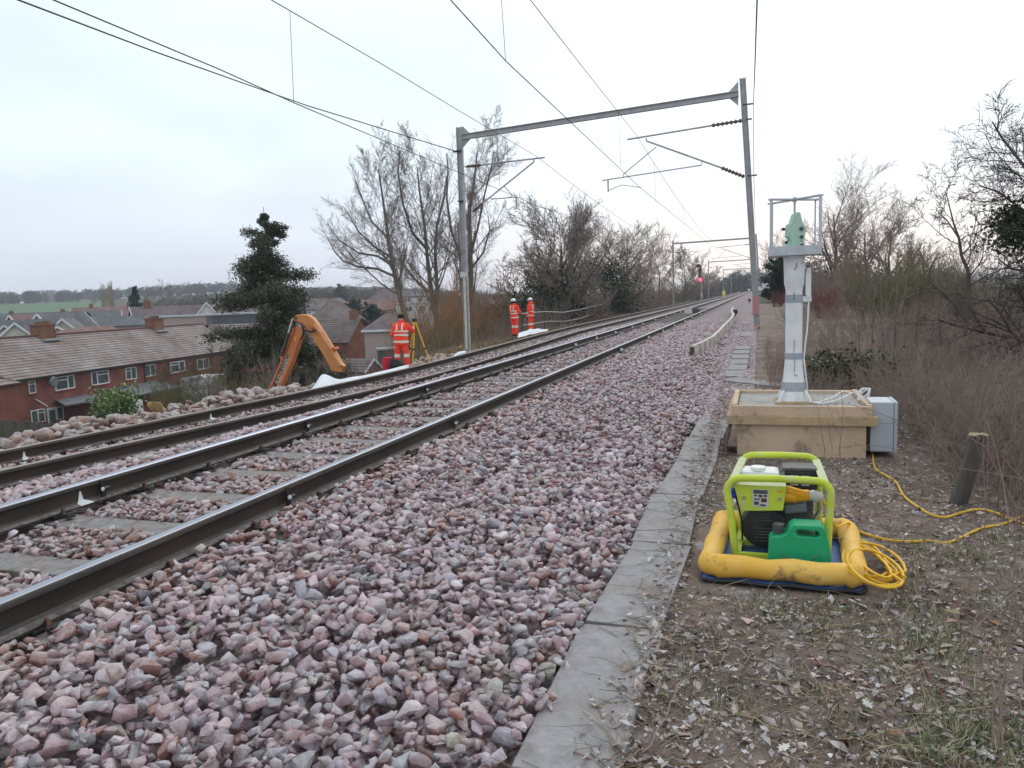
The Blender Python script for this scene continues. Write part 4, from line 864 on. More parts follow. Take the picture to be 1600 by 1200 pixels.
# cables
def gz(x, y): return float(G(x, y))
mb = MB(); rc = random.Random(3); pts = []
ells = [((1355, 877), 46, 20, 32), ((1358, 880), 44, 17, 34), ((1362, 884), 50, 19, 30), ((1352, 872), 40, 22, 36), ((1366, 882), 52, 30, 22), ((1360, 876), 40, 13, 38), ((1368, 888), 48, 24, 26)]
for k_, ((cx_, cy_), a_, b_, an) in enumerate(ells):
    for j in range(20):
        th = 2*math.pi*j/20; ca, sa = math.cos(R(an)), math.sin(R(an)); u_, v_ = a_*math.cos(th), b_*math.sin(th)
        q = onz(cx_+u_*ca-v_*sa, cy_+u_*sa+v_*ca, .0); h = .035+.012*k_+.03*math.exp(-((q[0]-.5)/.12)**2)
        q = onz(cx_+u_*ca-v_*sa, cy_+u_*sa+v_*ca, h+.02); pts.append(q)
mb.tube(pts, .0075, 8); tag(mb.build('cable_coil', 'cable', smooth=True), 'loose coil of yellow cable lying against the tray corner', 'cable coil')
def ground_cable(name, px, label, lift=.012, r=.0075, m='cable', pre=()):
    pts = [Vector(p) for p in pre]
    for i, (a, b) in enumerate(px):
        q = onz(a, b, 0); q = onz(a, b, gz(q[0], q[1])+lift); pts.append(Vector(q))
    out = []
    P_ = [pts[0]]+pts+[pts[-1]]
    for i in range(1, len(P_)-2):
        for j in range(6):
            u = j/6; a, b, c, d = P_[i-1], P_[i], P_[i+1], P_[i+2]; out.append(.5*((2*b)+(c-a)*u+(2*a-5*b+4*c-d)*u*u+(3*b-a-3*c+d)*u**3))
    out.append(pts[-1]); mb = MB(); mb.tube(out, r, 8); return tag(mb.build(name, m, smooth=True), label, 'cable', 'yellow power cables' if m == 'cable' else None)
ground_cable('power_cable', [(1335, 826), (1352, 834), (1385, 843), (1420, 846), (1452, 845), (1480, 848), (1505, 838), (1535, 825), (1570, 818), (1600, 806), (1640, 796)], 'yellow cable running from the generator across the litter to the right edge', pre=[(.338, 4.465, .38), (.365, 4.46, .33), (.40, 4.50, .23), (.44, 4.6, .19), (.50, 4.72, .175)])
ground_cable('power_cable', [(1366, 728), (1374, 737), (1386, 744), (1400, 753), (1409, 770), (1420, 782), (1436, 793), (1455, 804), (1478, 808), (1498, 802), (1525, 796), (1545, 798), (1575, 808), (1600, 818), (1640, 826)], 'yellow cable from under the grey cabinet past the rotten stump', lift=.02, pre=[(.99, 7.62, .06), (1.0, 7.6, .01)])

# ------------------------------------------------------------------ workers
def person(name, label, loc, head_rz, rz, hat, arm_l, arm_r, lean=0, spread=.11, hood=False, stout=1.0, group='rail workers in orange', vest='hiviz'):
    """local frame: x right, y forward, z up. arm_* : (elbow, wrist, fingertip dir)"""
    t = thing(name, label, 'person', loc, group)
    O = Vector(loc); rot = Matrix.Rotation(rz, 3, 'Z'); ln = Matrix.Rotation(lean, 3, 'X')
    def W(p, l=True):
        p = Vector(p)
        if l and p.z > .9: p = ln @ (p-Vector((0, 0, .92)))+Vector((0, 0, .92))
        return rot @ p+O
    # body: one skinned figure
    V = []; E_ = []; Rr = []
    def jv(p, r, par=None, l=True):
        V.append(W(p, l)-O); Rr.append(r if isinstance(r, tuple) else (r, r)); i = len(V)-1
        if par is not None: E_.append((par, i))
        return i
    pel = jv((0, 0, .95), (.13, .10)); sp = jv((0, .0, 1.18), (.12, .095), pel); ch = jv((0, 0, 1.36), (.14, .10), sp); nk = jv((0, 0, 1.49), .055, ch)
    hr = Matrix.Rotation(head_rz, 3, 'Z')
    hd = lambda p: hr @ Vector(p)+Vector((0, .01, 1.62))
    h1 = jv(tuple(hd((0, .005, -.06))), .062, nk); h2 = jv(tuple(hd((0, 0, .015))), (.082, .092), h1); h3 = jv(tuple(hd((0, -.005, .075))), .072, h2)
    jv(tuple(hd((0, .112, -.012))), .013, h2); jv(tuple(hd((.086, -.01, -.005))), .016, h2); jv(tuple(hd((-.086, -.01, -.005))), .016, h2)
    hands = {}
    for s, (el, wr, fd) in ((-1, arm_l), (1, arm_r)):
        sh = jv((s*.165, 0, 1.41), .055, ch); e = jv(el, .042, sh); w_ = jv(wr, .027, e); fd = Vector(fd).normalized(); wv = Vector(wr)
        pm_ = jv(tuple(wv+fd*.075), (.034, .018), w_); side = fd.cross(Vector((0, 0, 1)) if abs(fd.z) < .9 else Vector((0, 1, 0))).normalized()
        for q, ln_ in ((-1.5, .06), (-.5, .075), (.5, .08), (1.5, .07)):
            a = jv(tuple(wv+fd*.10+side*q*.018), .009, pm_); b = jv(tuple(wv+fd*(.10+ln_*.55)+side*q*.019+Vector((0, 0, -.008))), .008, a); jv(tuple(wv+fd*(.10+ln_)+side*q*.018+Vector((0, 0, -.022))), .0065, b)
        a = jv(tuple(wv+fd*.045+side*.034), .011, pm_); jv(tuple(wv+fd*.085+side*.055), .009, a)
    for s in (-1, 1):
        hp = jv((s*.085, 0, .90), .085, pel, False); kn = jv((s*spread, .015, .50), .058, hp, False); an = jv((s*(spread+.01), -.01, .10), .04, kn, False); jv((s*(spread+.03), .13, .045), .035, an, False)
    me = bpy.data.meshes.new('body'); me.from_pydata([tuple(v) for v in V], E_, []); me.materials.append(MT['skin']); o = bpy.data.objects.new('body', me); col.objects.link(o); o.parent = t
    sk = o.modifiers.new('skin', 'SKIN'); sk.use_smooth_shade = True; sd = o.modifiers.new('sub', 'SUBSURF'); sd.levels = sd.render_levels = 1
    for i, r in enumerate(Rr): me.skin_vertices[0].data[i].radius = r
    me.skin_vertices[0].data[0].use_root = True
    # clothing
    secs = [((0, 0, .80), .205, .145), ((0, 0, .84), .213, .152), ((0, 0, .98), .20, .15), ((0, 0, 1.12), .198, .148), ((0, -.005, 1.28), .212, .148), ((0, -.01, 1.38), .205, .135), ((0, -.01, 1.44), .15, .11), ((0, 0, 1.49), .085, .085), ((0, 0, 1.55), .088, .088)]
    secs = [(c, a*stout, b*stout) for c, a, b in secs]
    def loftw(mb, secs, m=0, n=20, amp=.02):
        vs = []
        for k_, (c, a, b) in enumerate(secs):
            for j in range(n):
                th = 2*math.pi*j/n; q = 1+amp*math.sin(3*th+k_*1.7)+amp*.6*math.sin(5*th-k_*2.3); vs.append(W((c[0]+a*q*math.cos(th), c[1]+b*q*math.sin(th), c[2]+.01*math.sin(2*th+k_))))
        mb.add(vs, [(i*n+j, i*n+(j+1) % n, (i+1)*n+(j+1) % n, (i+1)*n+j) for i in range(len(secs)-1) for j in range(n)]+[tuple(range(n))[::-1], tuple((len(secs)-1)*n+j for j in range(n))], m)
    mb = MB(); loftw(mb, secs)
    arms_ = []
    for s, (el, wr, fd) in ((-1, arm_l), (1, arm_r)):
        S_, El, Wr = Vector((s*.155*stout, -.005, 1.405)), Vector(el), Vector(wr); pts = [S_-Vector((s*.05, 0, .01)), S_+Vector((s*.02, 0, 0)), S_.lerp(El, .35), S_.lerp(El, .7), El, El.lerp(Wr, .3), El.lerp(Wr, .65), Wr]
        rr_ = [.07, .085, .080, .072, .068, .062, .055, .046]; mb.tube([W(p) for p in pts], rr_, 12); arms_.append((El, Wr))
    mb.build('jacket', vest, t, smooth=True)
    if hood: mb = MB(); mb.tube([W((0, -.03, 1.50)), W((0, -.05, 1.56)), W((0, -.07, 1.60))], [.115, .12, .085], 14); mb.build('hood', vest, t, smooth=True)
    mb = MB(); loftw(mb, [((0, 0, .97), .15*stout, .12), ((0, 0, .90), .18*stout, .135), ((0, 0, .80), .185*stout, .14), ((0, 0, .74), .12, .10)])
    for s in (-1, 1):
        pts = [(s*.085, 0, .86), (s*.095, .0, .72), (s*(spread-.005), .01, .58), (s*spread, .015, .48), (s*(spread+.003), .0, .34), (s*(spread+.008), -.01, .20), (s*(spread+.012), -.005, .09)]
        mb.tube([W(p, False) for p in pts], [.10, .102*stout, .090, .086, .084, .088, .080], 12)
    mb.build('trousers', vest, t, smooth=True)
    def band(zc, w_, k=1.035):
        mb = MB(); zz = [c[2] for c, a, b in secs]; sx = lambda z: (float(np.interp(z, zz, [a for c, a, b in secs])), float(np.interp(z, zz, [b for c, a, b in secs])))
        loftw(mb, [((0, -.002, zc+dz), sx(zc+dz)[0]*k, sx(zc+dz)[1]*k) for dz in (-w_/2, 0, w_/2)], amp=.012); mb.build('reflective_band', 'reflect', t, smooth=True)
    band(.885, .05, 1.05); band(1.085, .05, 1.05)
    if not hood: band(1.20, .045, 1.05)
    for s in (-1, 1):
        for yy_, sg in ((-.165, -1), (.135, 1)):
            mb = MB(); mb.add([W((s*.085-.024, -.165*stout if sg < 0 else .15*stout, 1.20)), W((s*.085+.024, -.165*stout if sg < 0 else .15*stout, 1.20)), W((s*.085+.024, (-.155 if sg < 0 else .14)*stout, 1.34)), W((s*.085-.024, (-.155 if sg < 0 else .14)*stout, 1.34)), W((s*.085+.022, sg*.115, 1.45)), W((s*.085-.022, sg*.115, 1.45))], [(0, 1, 2, 3), (3, 2, 4, 5)]); mb.build('brace', 'reflect', t)
    for El, Wr in arms_:
        a, b = El.lerp(Wr, .35), El.lerp(Wr, .58); mb = MB(); mb.tube([W(a), W(b)], [.0655, .060], 12); mb.build('sleeve_band', 'reflect', t, smooth=True)
    for s in (-1, 1):
        mb = MB(); mb.tube([W((s*spread, .013, .50), False), W((s*(spread+.002), .006, .40), False)], [.092, .090], 14); mb.build('leg_band', 'reflect', t, smooth=True)
        mb = MB(); x_ = s*(spread+.02); mb.tube([W((x_, -.06, .05), False), W((x_, -.02, .055), False), W((x_+s*.01, .08, .05), False), W((x_+s*.015, .17, .035), False)], [.045, .055, .05, .035], 10); mb.tube([W((x_, -.02, .05), False), W((x_, -.02, .16), False)], .052, 10); mb.build('boot', 'boots', t, smooth=True)
    hh = lambda p: W(tuple(hr @ Vector(p)+Vector((0, .01, 1.62))))
    for s in (-1, 1): mb = MB(); mb.tube([hh((s*.03, .086, .01)), hh((s*.03, .094, .01))], .009, 8); mb.build('eye', 'black', t)
    mb = MB()
    if hat == 'beanie': mb.tube([hh((0, -.005, .01)), hh((0, -.006, .05)), hh((0, -.008, .09)), hh((0, -.01, .125)), hh((0, -.01, .14))], [.104, .106, .096, .06, .02], 16); mb.build('beanie', 'hat_black', t, smooth=True)
    else:
        mb.tube([hh((0, -.005, .035)), hh((0, -.005, .06)), hh((0, -.005, .10)), hh((0, -.005, .14)), hh((0, -.005, .16))], [.122, .122, .112, .08, .03], 18)
        mb.tube([hh((0, .08, .042)), hh((0, .155, .030))], [.085, .055], 12, sq=.2); mb.build('hard_hat', 'hat_white', t, smooth=True)
        mb = MB(); mb.tube([hh((0, -.01, -.06)), hh((0, -.02, .0)), hh((0, -.02, .045))], [.07, .098, .10], 14); mb.build('hair', 'hat_black', t, smooth=True)
    return t
p = onz(629, 577, -.6); M1 = (float(p[0]), float(p[1]), -.62)
person('person', 'person in orange hi-vis and black beanie bent to a yellow tripod, seen from behind', M1, R(-12), R(8), 'beanie', ((-.31, .02, 1.13), (-.18, .22, 1.06), (.4, 1, 0)), ((.36, .10, 1.22), (.27, .34, 1.36), (-.3, 1, .2)), lean=R(-8), spread=.15, stout=1.12)
p = onz(805, 525, -.3); M2 = (float(p[0]), float(p[1]), -.31)
person('person', 'person in orange and white hard hat with folded arms, left of the pair', M2, R(10), R(-22), 'helmet', ((-.27, .04, 1.12), (-.05, .22, 1.14), (1, .1, 0)), ((.30, .06, 1.12), (.04, .24, 1.10), (-1, .1, 0)), spread=.085, lean=R(4))
p = onz(830, 520, -.3); M3 = (float(p[0]), float(p[1]), -.31)
person('person', 'person in orange with white hard hat standing sideways, right of the pair', M3, R(0), R(78), 'helmet', ((-.22, -.02, 1.12), (-.20, .12, .92), (.1, .6, -1)), ((.22, -.02, 1.12), (.20, .12, .92), (-.1, .6, -1)), spread=.085, hood=True)
p = atY(1131, 459, 150.); t = person('person', 'tiny far-off person in yellow hi-vis beside the far track past the red signal', (float(p[0]), 150., -.33), 0, R(170), 'helmet', ((-.27, .04, 1.12), (-.2, .1, .9), (0, 0, -1)), ((.27, .04, 1.12), (.2, .1, .9), (0, 0, -1)), group='rail workers far along', vest='yellow_vest')
# tripod with level
ty = Vector((M1[0]+.30, M1[1]+.42, -.60)); t = thing('survey_tripod', 'yellow tripod with a small black level in front of the bending worker', 'tripod', tuple(ty))
top = ty+Vector((0, 0, 1.42))
for a in (20, 150, 275):
    mb = MB(); f_ = ty+Vector((math.cos(R(a))*.5, math.sin(R(a))*.42, .02)); mb.tube([top+Vector((math.cos(R(a))*.04, math.sin(R(a))*.04, 0)), top.lerp(f_, .55), f_], [.022, .022, .012], 6); mb.box(top.lerp(f_, .58), (.06, .06, .05), 1); mb.build('leg', ['tripod', 'black'], t)
mb = MB(); mb.tube([top+Vector((0, 0, -.03)), top+Vector((0, 0, .03))], .07, 10); mb.build('head_plate', 'tripod', t)
mb = MB(); mb.box(top+Vector((0, 0, .10)), (.10, .18, .10)); mb.tube([top+Vector((0, -.12, .11)), top+Vector((0, .12, .11))], .03, 10); mb.build('level', 'black', t, bevel=.01)
# bags
p = Vector(onz(605, 578, -.6)); t = thing('red_bag', 'upright red bag beside a black holdall at the rail', 'bag', tuple(p), 'bags beside the worker')
mb = MB(); mb.box(p+Vector((0, 0, .20)), (.20, .26, .40)); mb.build('bag_body', 'red_bag', t, bevel=.035)
mb = MB(); mb.box(p+Vector((0, -.135, .14)), (.15, .03, .18)); mb.build('pocket', 'red_bag', t, bevel=.012)
mb = MB(); mb.tube([p+Vector((-.05, 0, .40)), p+Vector((-.04, 0, .45)), p+Vector((.04, 0, .45)), p+Vector((.05, 0, .40))], .01, 6); mb.build('handle', 'black_bag', t)
p = Vector(onz(617, 579, -.6))+Vector((.06, 0, 0)); t = thing('black_holdall', 'slumped black holdall leaning on the red bag', 'bag', tuple(p), 'bags beside the worker')
mb = MB(); mb.tube([p+Vector(q) for q in ((-.20, 0, .20), (-.15, 0, .2), (.02, 0, .18), (.2, 0, .12), (.28, 0, .08))], [.10, .17, .18, .11, .04], 12); mb.build('bag_body', 'black_bag', t, smooth=True)
mb = MB(); mb.tube([p+Vector(q) for q in ((-.12, -.1, .33), (-.04, -.14, .42), (.05, -.1, .32))], .012, 6); mb.build('strap', 'black_bag', t)
# white sheets
def sheet(outline, label, th=.02, crump=.03, seed=1):
    """outline: (near point, far point) pairs; a crumpled sheet skinned between"""
    rr = random.Random(seed); n = 9; V = []; F = []
    P_ = []
    for (a, b) in outline:
        a, b = Vector(a), Vector(b)
        P_.append([a.lerp(b, j/(n-1))+Vector((0, 0, (rr.uniform(-1, 1)*crump*.5+crump*.8*math.sin(j*1.9+len(P_)*1.3)) if 0 < j < n-1 else 0)) for j in range(n)])
    for r_ in P_: V += r_
    m_ = len(P_)
    for i in range(m_-1):
        for j in range(n-1): F.append((i*n+j, i*n+j+1, (i+1)*n+j+1, (i+1)*n+j))
    mb = MB(); mb.add(V, F); o = mb.build('ground_sheet', 'sheet', smooth=True); s_ = o.modifiers.new('solid', 'SOLIDIFY'); s_.thickness = th; s_.offset = -1
    sb = o.modifiers.new('sub', 'SUBSURF'); sb.levels = sb.render_levels = 2; return tag(o, label, 'sheet', 'white sheets laid by the far track')
def zr(y): return RAILZ-.12+float(dD(y))
sp_ = [(484, 613, 640, 0), (492, 606, 598, 0), (500, 604, 583, .0), (509, 603, 584, 0), (519, 602, 590, 0), (530, 600, 596, 0), (548, 597, 590, 0), (566, 593, 589, 0), (586, 590, 583, 0), (606, 586, 579, 0), (625, 582, 575, 0), (638, 580, 572, 0)]
ol = []
for px_, yb, yt, _ in sp_:
    a = atX(px_, yb+4, -8.25); b = atX(px_+2, min(yt, yb-3)-(2.2 if yt > 525 and px_ > 525 else 0), -8.75 if yt > 585 else -8.9); ol.append((a, b))
sheet(ol, 'long crumpled white sheet bulging up beside the farthest rail near the bags', seed=4, crump=.05)
ol = []
for px_, yb, yt in ((808, 527, 520), (815, 525, 519), (822, 523, 517), (826, 521, 512), (832, 521, 515), (838, 520, 512), (844, 518, 516), (856, 515, 514)):
    a = atX(px_, yb+1, -9.6); b = atX(px_+2, yt, -10.2); ol.append((a, b))
sheet(ol, 'white sheet on the ground at the feet of the two standing workers', seed=7, crump=.08)
ol = []
for px_, yb, yt in ((708, 556, 555), (715, 553, 550), (722, 551, 548), (728, 549, 548)): ol.append((atX(px_, yb+1, -9.0), atX(px_+1, yt, -9.5)))
sheet(ol, 'small white sheet bundle at the foot of the left mast', seed=9, crump=.03)
# railing beyond the workers
t = thing('handrail', 'low two rail metal handrail along the bank edge beyond the workers', 'railing', tuple(atX(820, 500, -11.6)), None)
tp = [(815, 490), (850, 487), (880, 488), (905, 484), (925, 479), (940, 476)]; bt = [(818, 508), (855, 502), (882, 502), (905, 498), (925, 491), (941, 487)]
mb = MB(); mb.tube([atX(a, b, -11.6) for a, b in tp], .03, 6); mb.build('top_rail', 'galv', t, smooth=True)
mb = MB(); mb.tube([atX(a, b, -11.6) for a, b in bt], .025, 6); mb.build('lower_rail', 'galv', t, smooth=True)
for (a, b), (c, d) in zip(tp, bt):
    q = Vector(atX(a, b, -11.6)); mb = MB(); mb.tube([q+Vector((0, .03, 0)), (q.x, q.y+.03, -.6)], .022, 6); mb.build('post', 'rust', t)

# ------------------------------------------------------------------ excavator beyond the bank edge
EY = 24.0
t = thing('excavator', 'orange excavator working below the bank, only its bent arm rising into view', 'excavator', tuple(atY(440, 640, EY)))
def ep(px, py, dy=0): return Vector(atY(px, py, EY+dy))
def plate(px, depth, m=0, y0=-.0, mb=None):
    mb = mb or MB(); pts = [ep(a, b) for a, b in px]; n = len(pts); off = Vector((0, depth, 0)); base = Vector((0, y0, 0))
    mb.add([p+base for p in pts]+[p+base+off for p in pts], [tuple(range(n))[::-1], tuple(n+i for i in range(n))]+[(i, (i+1) % n, n+(i+1) % n, n+i) for i in range(n)], m); return mb
boom = [(388, 684), (424, 600), (446, 546), (459, 512), (466, 509), (474, 514), (471, 527), (456, 569), (441, 603), (412, 684)]
plate(boom, .20).build('lower_arm', 'exc_orange', t, bevel=.02)
mb = MB()
for pts_ in ([(401, 655), (425, 600), (447, 546), (460, 512), (462, 512), (449, 548), (427, 602), (403, 655)], [(420, 655), (438, 603), (453, 569), (468, 527), (471, 527), (456, 569), (441, 603), (424, 655)]): plate(pts_, .08, 0, -.06, mb)
mb.build('arm_flange', 'exc_red', t)
crook = [(456, 497), (461, 493), (470, 491), (480, 492), (488, 497), (494, 505), (500, 514), (503, 519), (488, 518), (479, 516), (475, 510), (470, 505), (462, 502), (457, 500)]
plate(crook, .26, 0, -.02).build('crook_section', 'exc_orange', t, bevel=.03)
upper = [(482, 517), (503, 517), (512, 532), (524, 552), (533, 568), (537, 572), (534, 582), (519, 580), (505, 555), (492, 535)]
plate(upper, .20).build('upper_arm', 'exc_orange', t, bevel=.02)
mb = MB(); plate([(492, 505), (503, 519), (513, 535), (525, 555), (536, 571), (532, 573), (520, 556), (508, 535), (498, 520), (490, 510)], .1, 0, -.1, mb); mb.build('top_flange', 'exc_orange', t, bevel=.01)
mb = MB(); plate([(516, 546), (522, 542), (524, 546), (519, 551)], .3, 0, -.02, mb); plate([(437, 558), (441, 555), (443, 561), (439, 565)], .3, 0, .0, mb); mb.build('bracket', 'exc_red', t)
for nm, a, b, r, m_ in (('ram_rod', (457, 499), (451, 520), .035, 'chrome'), ('ram_cylinder', (451, 520), (440, 556), .055, 'dark_metal')):
    mb = MB(); mb.tube([ep(*a, -.12), ep(*b, -.12)], r, 10); mb.build(nm, m_, t, smooth=True)
mb = MB(); mb.tube([ep(470, 505, -.1), ep(473, 512, -.1), ep(475, 520, -.05), ep(470, 530, 0)], .03, 7); mb.tube([ep(494, 515, -.1), ep(486, 519, -.1), ep(477, 516, -.1)], .03, 7); mb.build('hose', 'black', t, smooth=True)
for a in ((461, 496), (474, 511), (490, 513)): mb = MB(); mb.tube([ep(*a, -.1), ep(*a, .5)], .06, 12); mb.build('pin', 'dark_metal', t, smooth=True)
mb = MB(); plate([(459, 530), (463, 524), (464, 527), (461, 534)], .01, 0, -.012, mb); mb.build('yellow_label', 'yellow_plug', t)
def lettering(txt, a, b, size, name):
    cu = bpy.data.curves.new(name, 'FONT'); cu.body = txt; cu.size = size; cu.extrude = .004; cu.align_x = 'LEFT'; cu.align_y = 'CENTER'
    o = bpy.data.objects.new('tmp', cu); col.objects.link(o); bpy.context.view_layer.update(); dg = bpy.context.evaluated_depsgraph_get()
    me = bpy.data.meshes.new_from_object(o.evaluated_get(dg)); bpy.data.objects.remove(o)
    A, B = ep(*a, -.012), ep(*b, -.012); x_ = (B-A); l_ = x_.length; x_.normalize(); z_ = Vector((0, -1, 0)); y_ = z_.cross(x_).normalized(); z_ = x_.cross(y_)
    w_ = max(v.co.x for v in me.vertices); s_ = l_/w_
    for v in me.vertices: c = v.co.copy(); v.co = A+x_*c.x*s_+y_*c.y+z_*c.z-OFF[t.name]
    me.name = name; o = bpy.data.objects.new(name, me); col.objects.link(o); o.parent = t; return o
o = lettering('FLANNERY', (439, 583.5), (449.5, 556.5), .36, 'lettering'); o.data.materials.clear(); o.data.materials.append(MT['black'])
o.data.materials.clear(); o.data.materials.append(MT['letter_white'])
mb = MB(); plate([(435.5, 583), (447.5, 554.5), (451.5, 556), (440.5, 585)], .004, 0, -.006, mb); mb.build('lettering_panel', 'black', t)
o = lettering('CASE', (428, 605), (436.5, 586), .46, 'lettering'); o.data.materials.clear(); o.data.materials.append(MT['clear_plastic'])
mb = MB(); plate([(425.5, 604), (433, 585.5), (438, 587), (431, 606.5)], .004, 0, -.006, mb); mb.build('lettering_panel', 'timber_dark', t)
# the machine itself, out of sight below the bank
b0 = ep(411, 640); gz0 = float(G(b0.x, EY)); mb = MB()
gz0 = min(gz0, -6.2); mb.box((b0.x-1.8, EY+.6, gz0+1.6), (3.0, 2.6, 1.3)); mb.build('machine_body', 'exc_orange', t, bevel=.08)
mb = MB(); mb.box((b0.x-1.6, EY-.2, gz0+2.3), (1.4, .9, 1.3)); mb.build('cab', 'window_glass', t, bevel=.06)
for q in (-1, 1): mb = MB(); mb.box((b0.x-1.8, EY+.6+q*1.1, gz0+.45), (3.6, .6, .85)); mb.build('track', 'black', t, bevel=.2)

# ------------------------------------------------------------------ houses
def roof_courses(mb, e0, e1, r0, r1, n, th=.05, m=0):
    """stepped tile courses on the slope from eaves line e0-e1 up to ridge line r0-r1"""
    e0, e1, r0, r1 = map(Vector, (e0, e1, r0, r1)); nrm = (e1-e0).cross(r0-e0).normalized()
    if nrm.z < 0: nrm = -nrm
    for i in range(n):
        a, b = i/n, min((i+1)/n+.012, 1.0); p0, p1, p2, p3 = e0.lerp(r0, a), e1.lerp(r1, a), e1.lerp(r1, b), e0.lerp(r0, b)
        vs = [p0+nrm*th, p1+nrm*th, p2+nrm*.004, p3+nrm*.004, p0-nrm*.06, p1-nrm*.06, p2-nrm*.06, p3-nrm*.06]
        mb.add(vs, [(0, 1, 2, 3), (7, 6, 5, 4), (4, 5, 1, 0), (5, 6, 2, 1), (6, 7, 3, 2), (7, 4, 0, 3)], m)
def mkwin(par, W, s0, s1, z0, z1, n0=0, split=(.5,), curtain=False, sill=True, top=None):
    """window set on the face at offset n0; W(s, n, z) gives world"""
    def bx_(mb, a, b, c, d, n1, n2, m=0):
        vs = [W(a, n1, c), W(b, n1, c), W(b, n1, d), W(a, n1, d), W(a, n2, c), W(b, n2, c), W(b, n2, d), W(a, n2, d)]
        mb.add(vs, [(3, 2, 1, 0), (4, 5, 6, 7), (0, 1, 5, 4), (1, 2, 6, 5), (2, 3, 7, 6), (3, 0, 4, 7)], m)
    f = .07*max(1, (s1-s0)/1.6); mb = MB()
    bx_(mb, s0, s1, z0, z0+f, n0-.02, n0+.06); bx_(mb, s0, s1, z1-f, z1, n0-.02, n0+.06); bx_(mb, s0, s0+f, z0+f, z1-f, n0-.02, n0+.06); bx_(mb, s1-f, s1, z0+f, z1-f, n0-.02, n0+.06)
    for q in split: x = s0+(s1-s0)*q; bx_(mb, x-f*.6, x+f*.6, z0+f, z1-f, n0-.02, n0+.055)
    if top: zt = z1-(z1-z0)*.28; bx_(mb, s0+(s1-s0)*top[0], s0+(s1-s0)*top[1], zt-f*.4, zt+f*.4, n0-.02, n0+.055)
    fr = mb.build('window', 'upvc', par)
    mb = MB(); bx_(mb, s0+f, s1-f, z0+f, z1-f, n0-.02, n0+.02); mb.build('pane', 'window_glass', fr)
    if sill: mb = MB(); bx_(mb, s0-.06, s1+.06, z0-.09, z0-.003, n0-.02, n0+.10); mb.build('sill', 'sill_red', fr)
    return fr
A_ = np.array((-51.6, 40.9)); B_ = np.array((-55.7, 72.0)); dA = (B_-A_)/np.linalg.norm(B_-A_); nA = np.array((dA[1], -dA[0]))
def TW(s, n, z): q = A_+dA*s+nA*n; return Vector((q[0], q[1], z))
def TP(px, py, n=0):
    r_ = ray(px, py); a = np.array((A_[0]+nA[0]*n, A_[1]+nA[1]*n)); t_ = (nA@a)/(nA@r_[:2]); q = CAM+r_*t_; return float((q[:2]-A_)@dA), float(q[2])
ter = thing('terrace', 'long red brick terrace with frosted tiled roof below the bank at left', 'terraced house', tuple(TW(15, -4, -8.6)), 'brick houses below the bank')
ZE, ZR, GZ = -3.2, -.33, -9.2; LT = 31.2
def prismW(mb, s0, s1, n0, n1, z0, z1, m=0):
    vs = [TW(s0, n0, z0), TW(s1, n0, z0), TW(s1, n1, z0), TW(s0, n1, z0), TW(s0, n0, z1), TW(s1, n0, z1), TW(s1, n1, z1), TW(s0, n1, z1)]
    mb.add(vs, [(0, 3, 2, 1), (4, 5, 6, 7), (0, 1, 5, 4), (1, 2, 6, 5), (2, 3, 7, 6), (3, 0, 4, 7)], m)
mb = MB(); prismW(mb, -1.0, LT+1, -8, 0, GZ, ZE+.05)
prismW(mb, -9.5, -.6, -8, 1.6, GZ, ZE+.02); prismW(mb, LT+.2, LT+7.5, -8.3, 2.2, GZ, ZE+.02)
mb.add([TW(LT+.2, 2.2, ZE), TW(LT+7.5, 2.2, ZE), TW(LT+3.85, 2.2, ZR-.25), TW(LT+.2, 1.9, ZE), TW(LT+7.5, 1.9, ZE), TW(LT+3.85, 1.9, ZR-.25)], [(0, 1, 2), (3, 5, 4), (0, 2, 5, 3), (1, 4, 5, 2)])
mb.build('wall', 'brick', ter)
mb = MB(); roof_courses(mb, TW(-.8, .35, ZE-.05), TW(LT+.6, .35, ZE-.05), TW(-2.8, -4, ZR), TW(LT+.6, -4, ZR), 15)
roof_courses(mb, TW(-.8, -8.35, ZE-.05), TW(LT+.6, -8.35, ZE-.05), TW(-2.8, -4, ZR), TW(LT+.6, -4, ZR), 15)
roof_courses(mb, TW(-.3, .35, ZE-.05), TW(-.3, 1.95, ZE-.1), TW(-5., -4, ZR-.02), TW(-5., -1.6, ZR-.3), 12)
roof_courses(mb, TW(-9.8, 1.95, ZE-.1), TW(-.3, 1.95, ZE-.1), TW(-9.8, -3.3, ZR-.05), TW(-4.9, -3.3, ZR-.05), 14)
roof_courses(mb, TW(LT, 2.5, ZE-.08), TW(LT, -4, ZE-.08), TW(LT+3.85, 2.5, ZR-.15), TW(LT+3.85, -5, ZR-.15), 13)
roof_courses(mb, TW(LT+7.7, 2.5, ZE-.08), TW(LT+7.7, -8, ZE-.08), TW(LT+3.85, 2.5, ZR-.15), TW(LT+3.85, -8, ZR-.15), 13)
rf = mb.build('roof', 'roof_near', ter)
mb = MB(); mb.bar(TW(-4, -4, ZR+.07), TW(LT+1, -4, ZR+.07), .28, .12); mb.build('ridge_tiles', 'roof_red', rf)
def chim(px, py, lab=None):
    r_ = ray(px, py); a = np.array((A_[0]-4*nA[0], A_[1]-4*nA[1])); t_ = (nA@a)/(nA@r_[:2]); q = CAM+r_*t_; s = float((q[:2]-A_)@dA); mb = MB()
    prismW(mb, s-.85, s+.85, -4.45, -3.55, ZR-.6, ZR+.85); prismW(mb, s-.95, s+.95, -4.53, -3.47, ZR+.85, ZR+.98)
    for q in (-.6, -.2, .2, .6): c = TW(s+q, -4, ZR+.95); mb.tube([c, c+Vector((0, 0, .22))], .13, 8)
    mb.build('chimney', 'brick_brown', rf)
    mb = MB(); prismW(mb, s-.9, s+.9, -3.5, -3.0, ZR-.42, ZR-.25); mb.build('flashing', 'alu', rf)
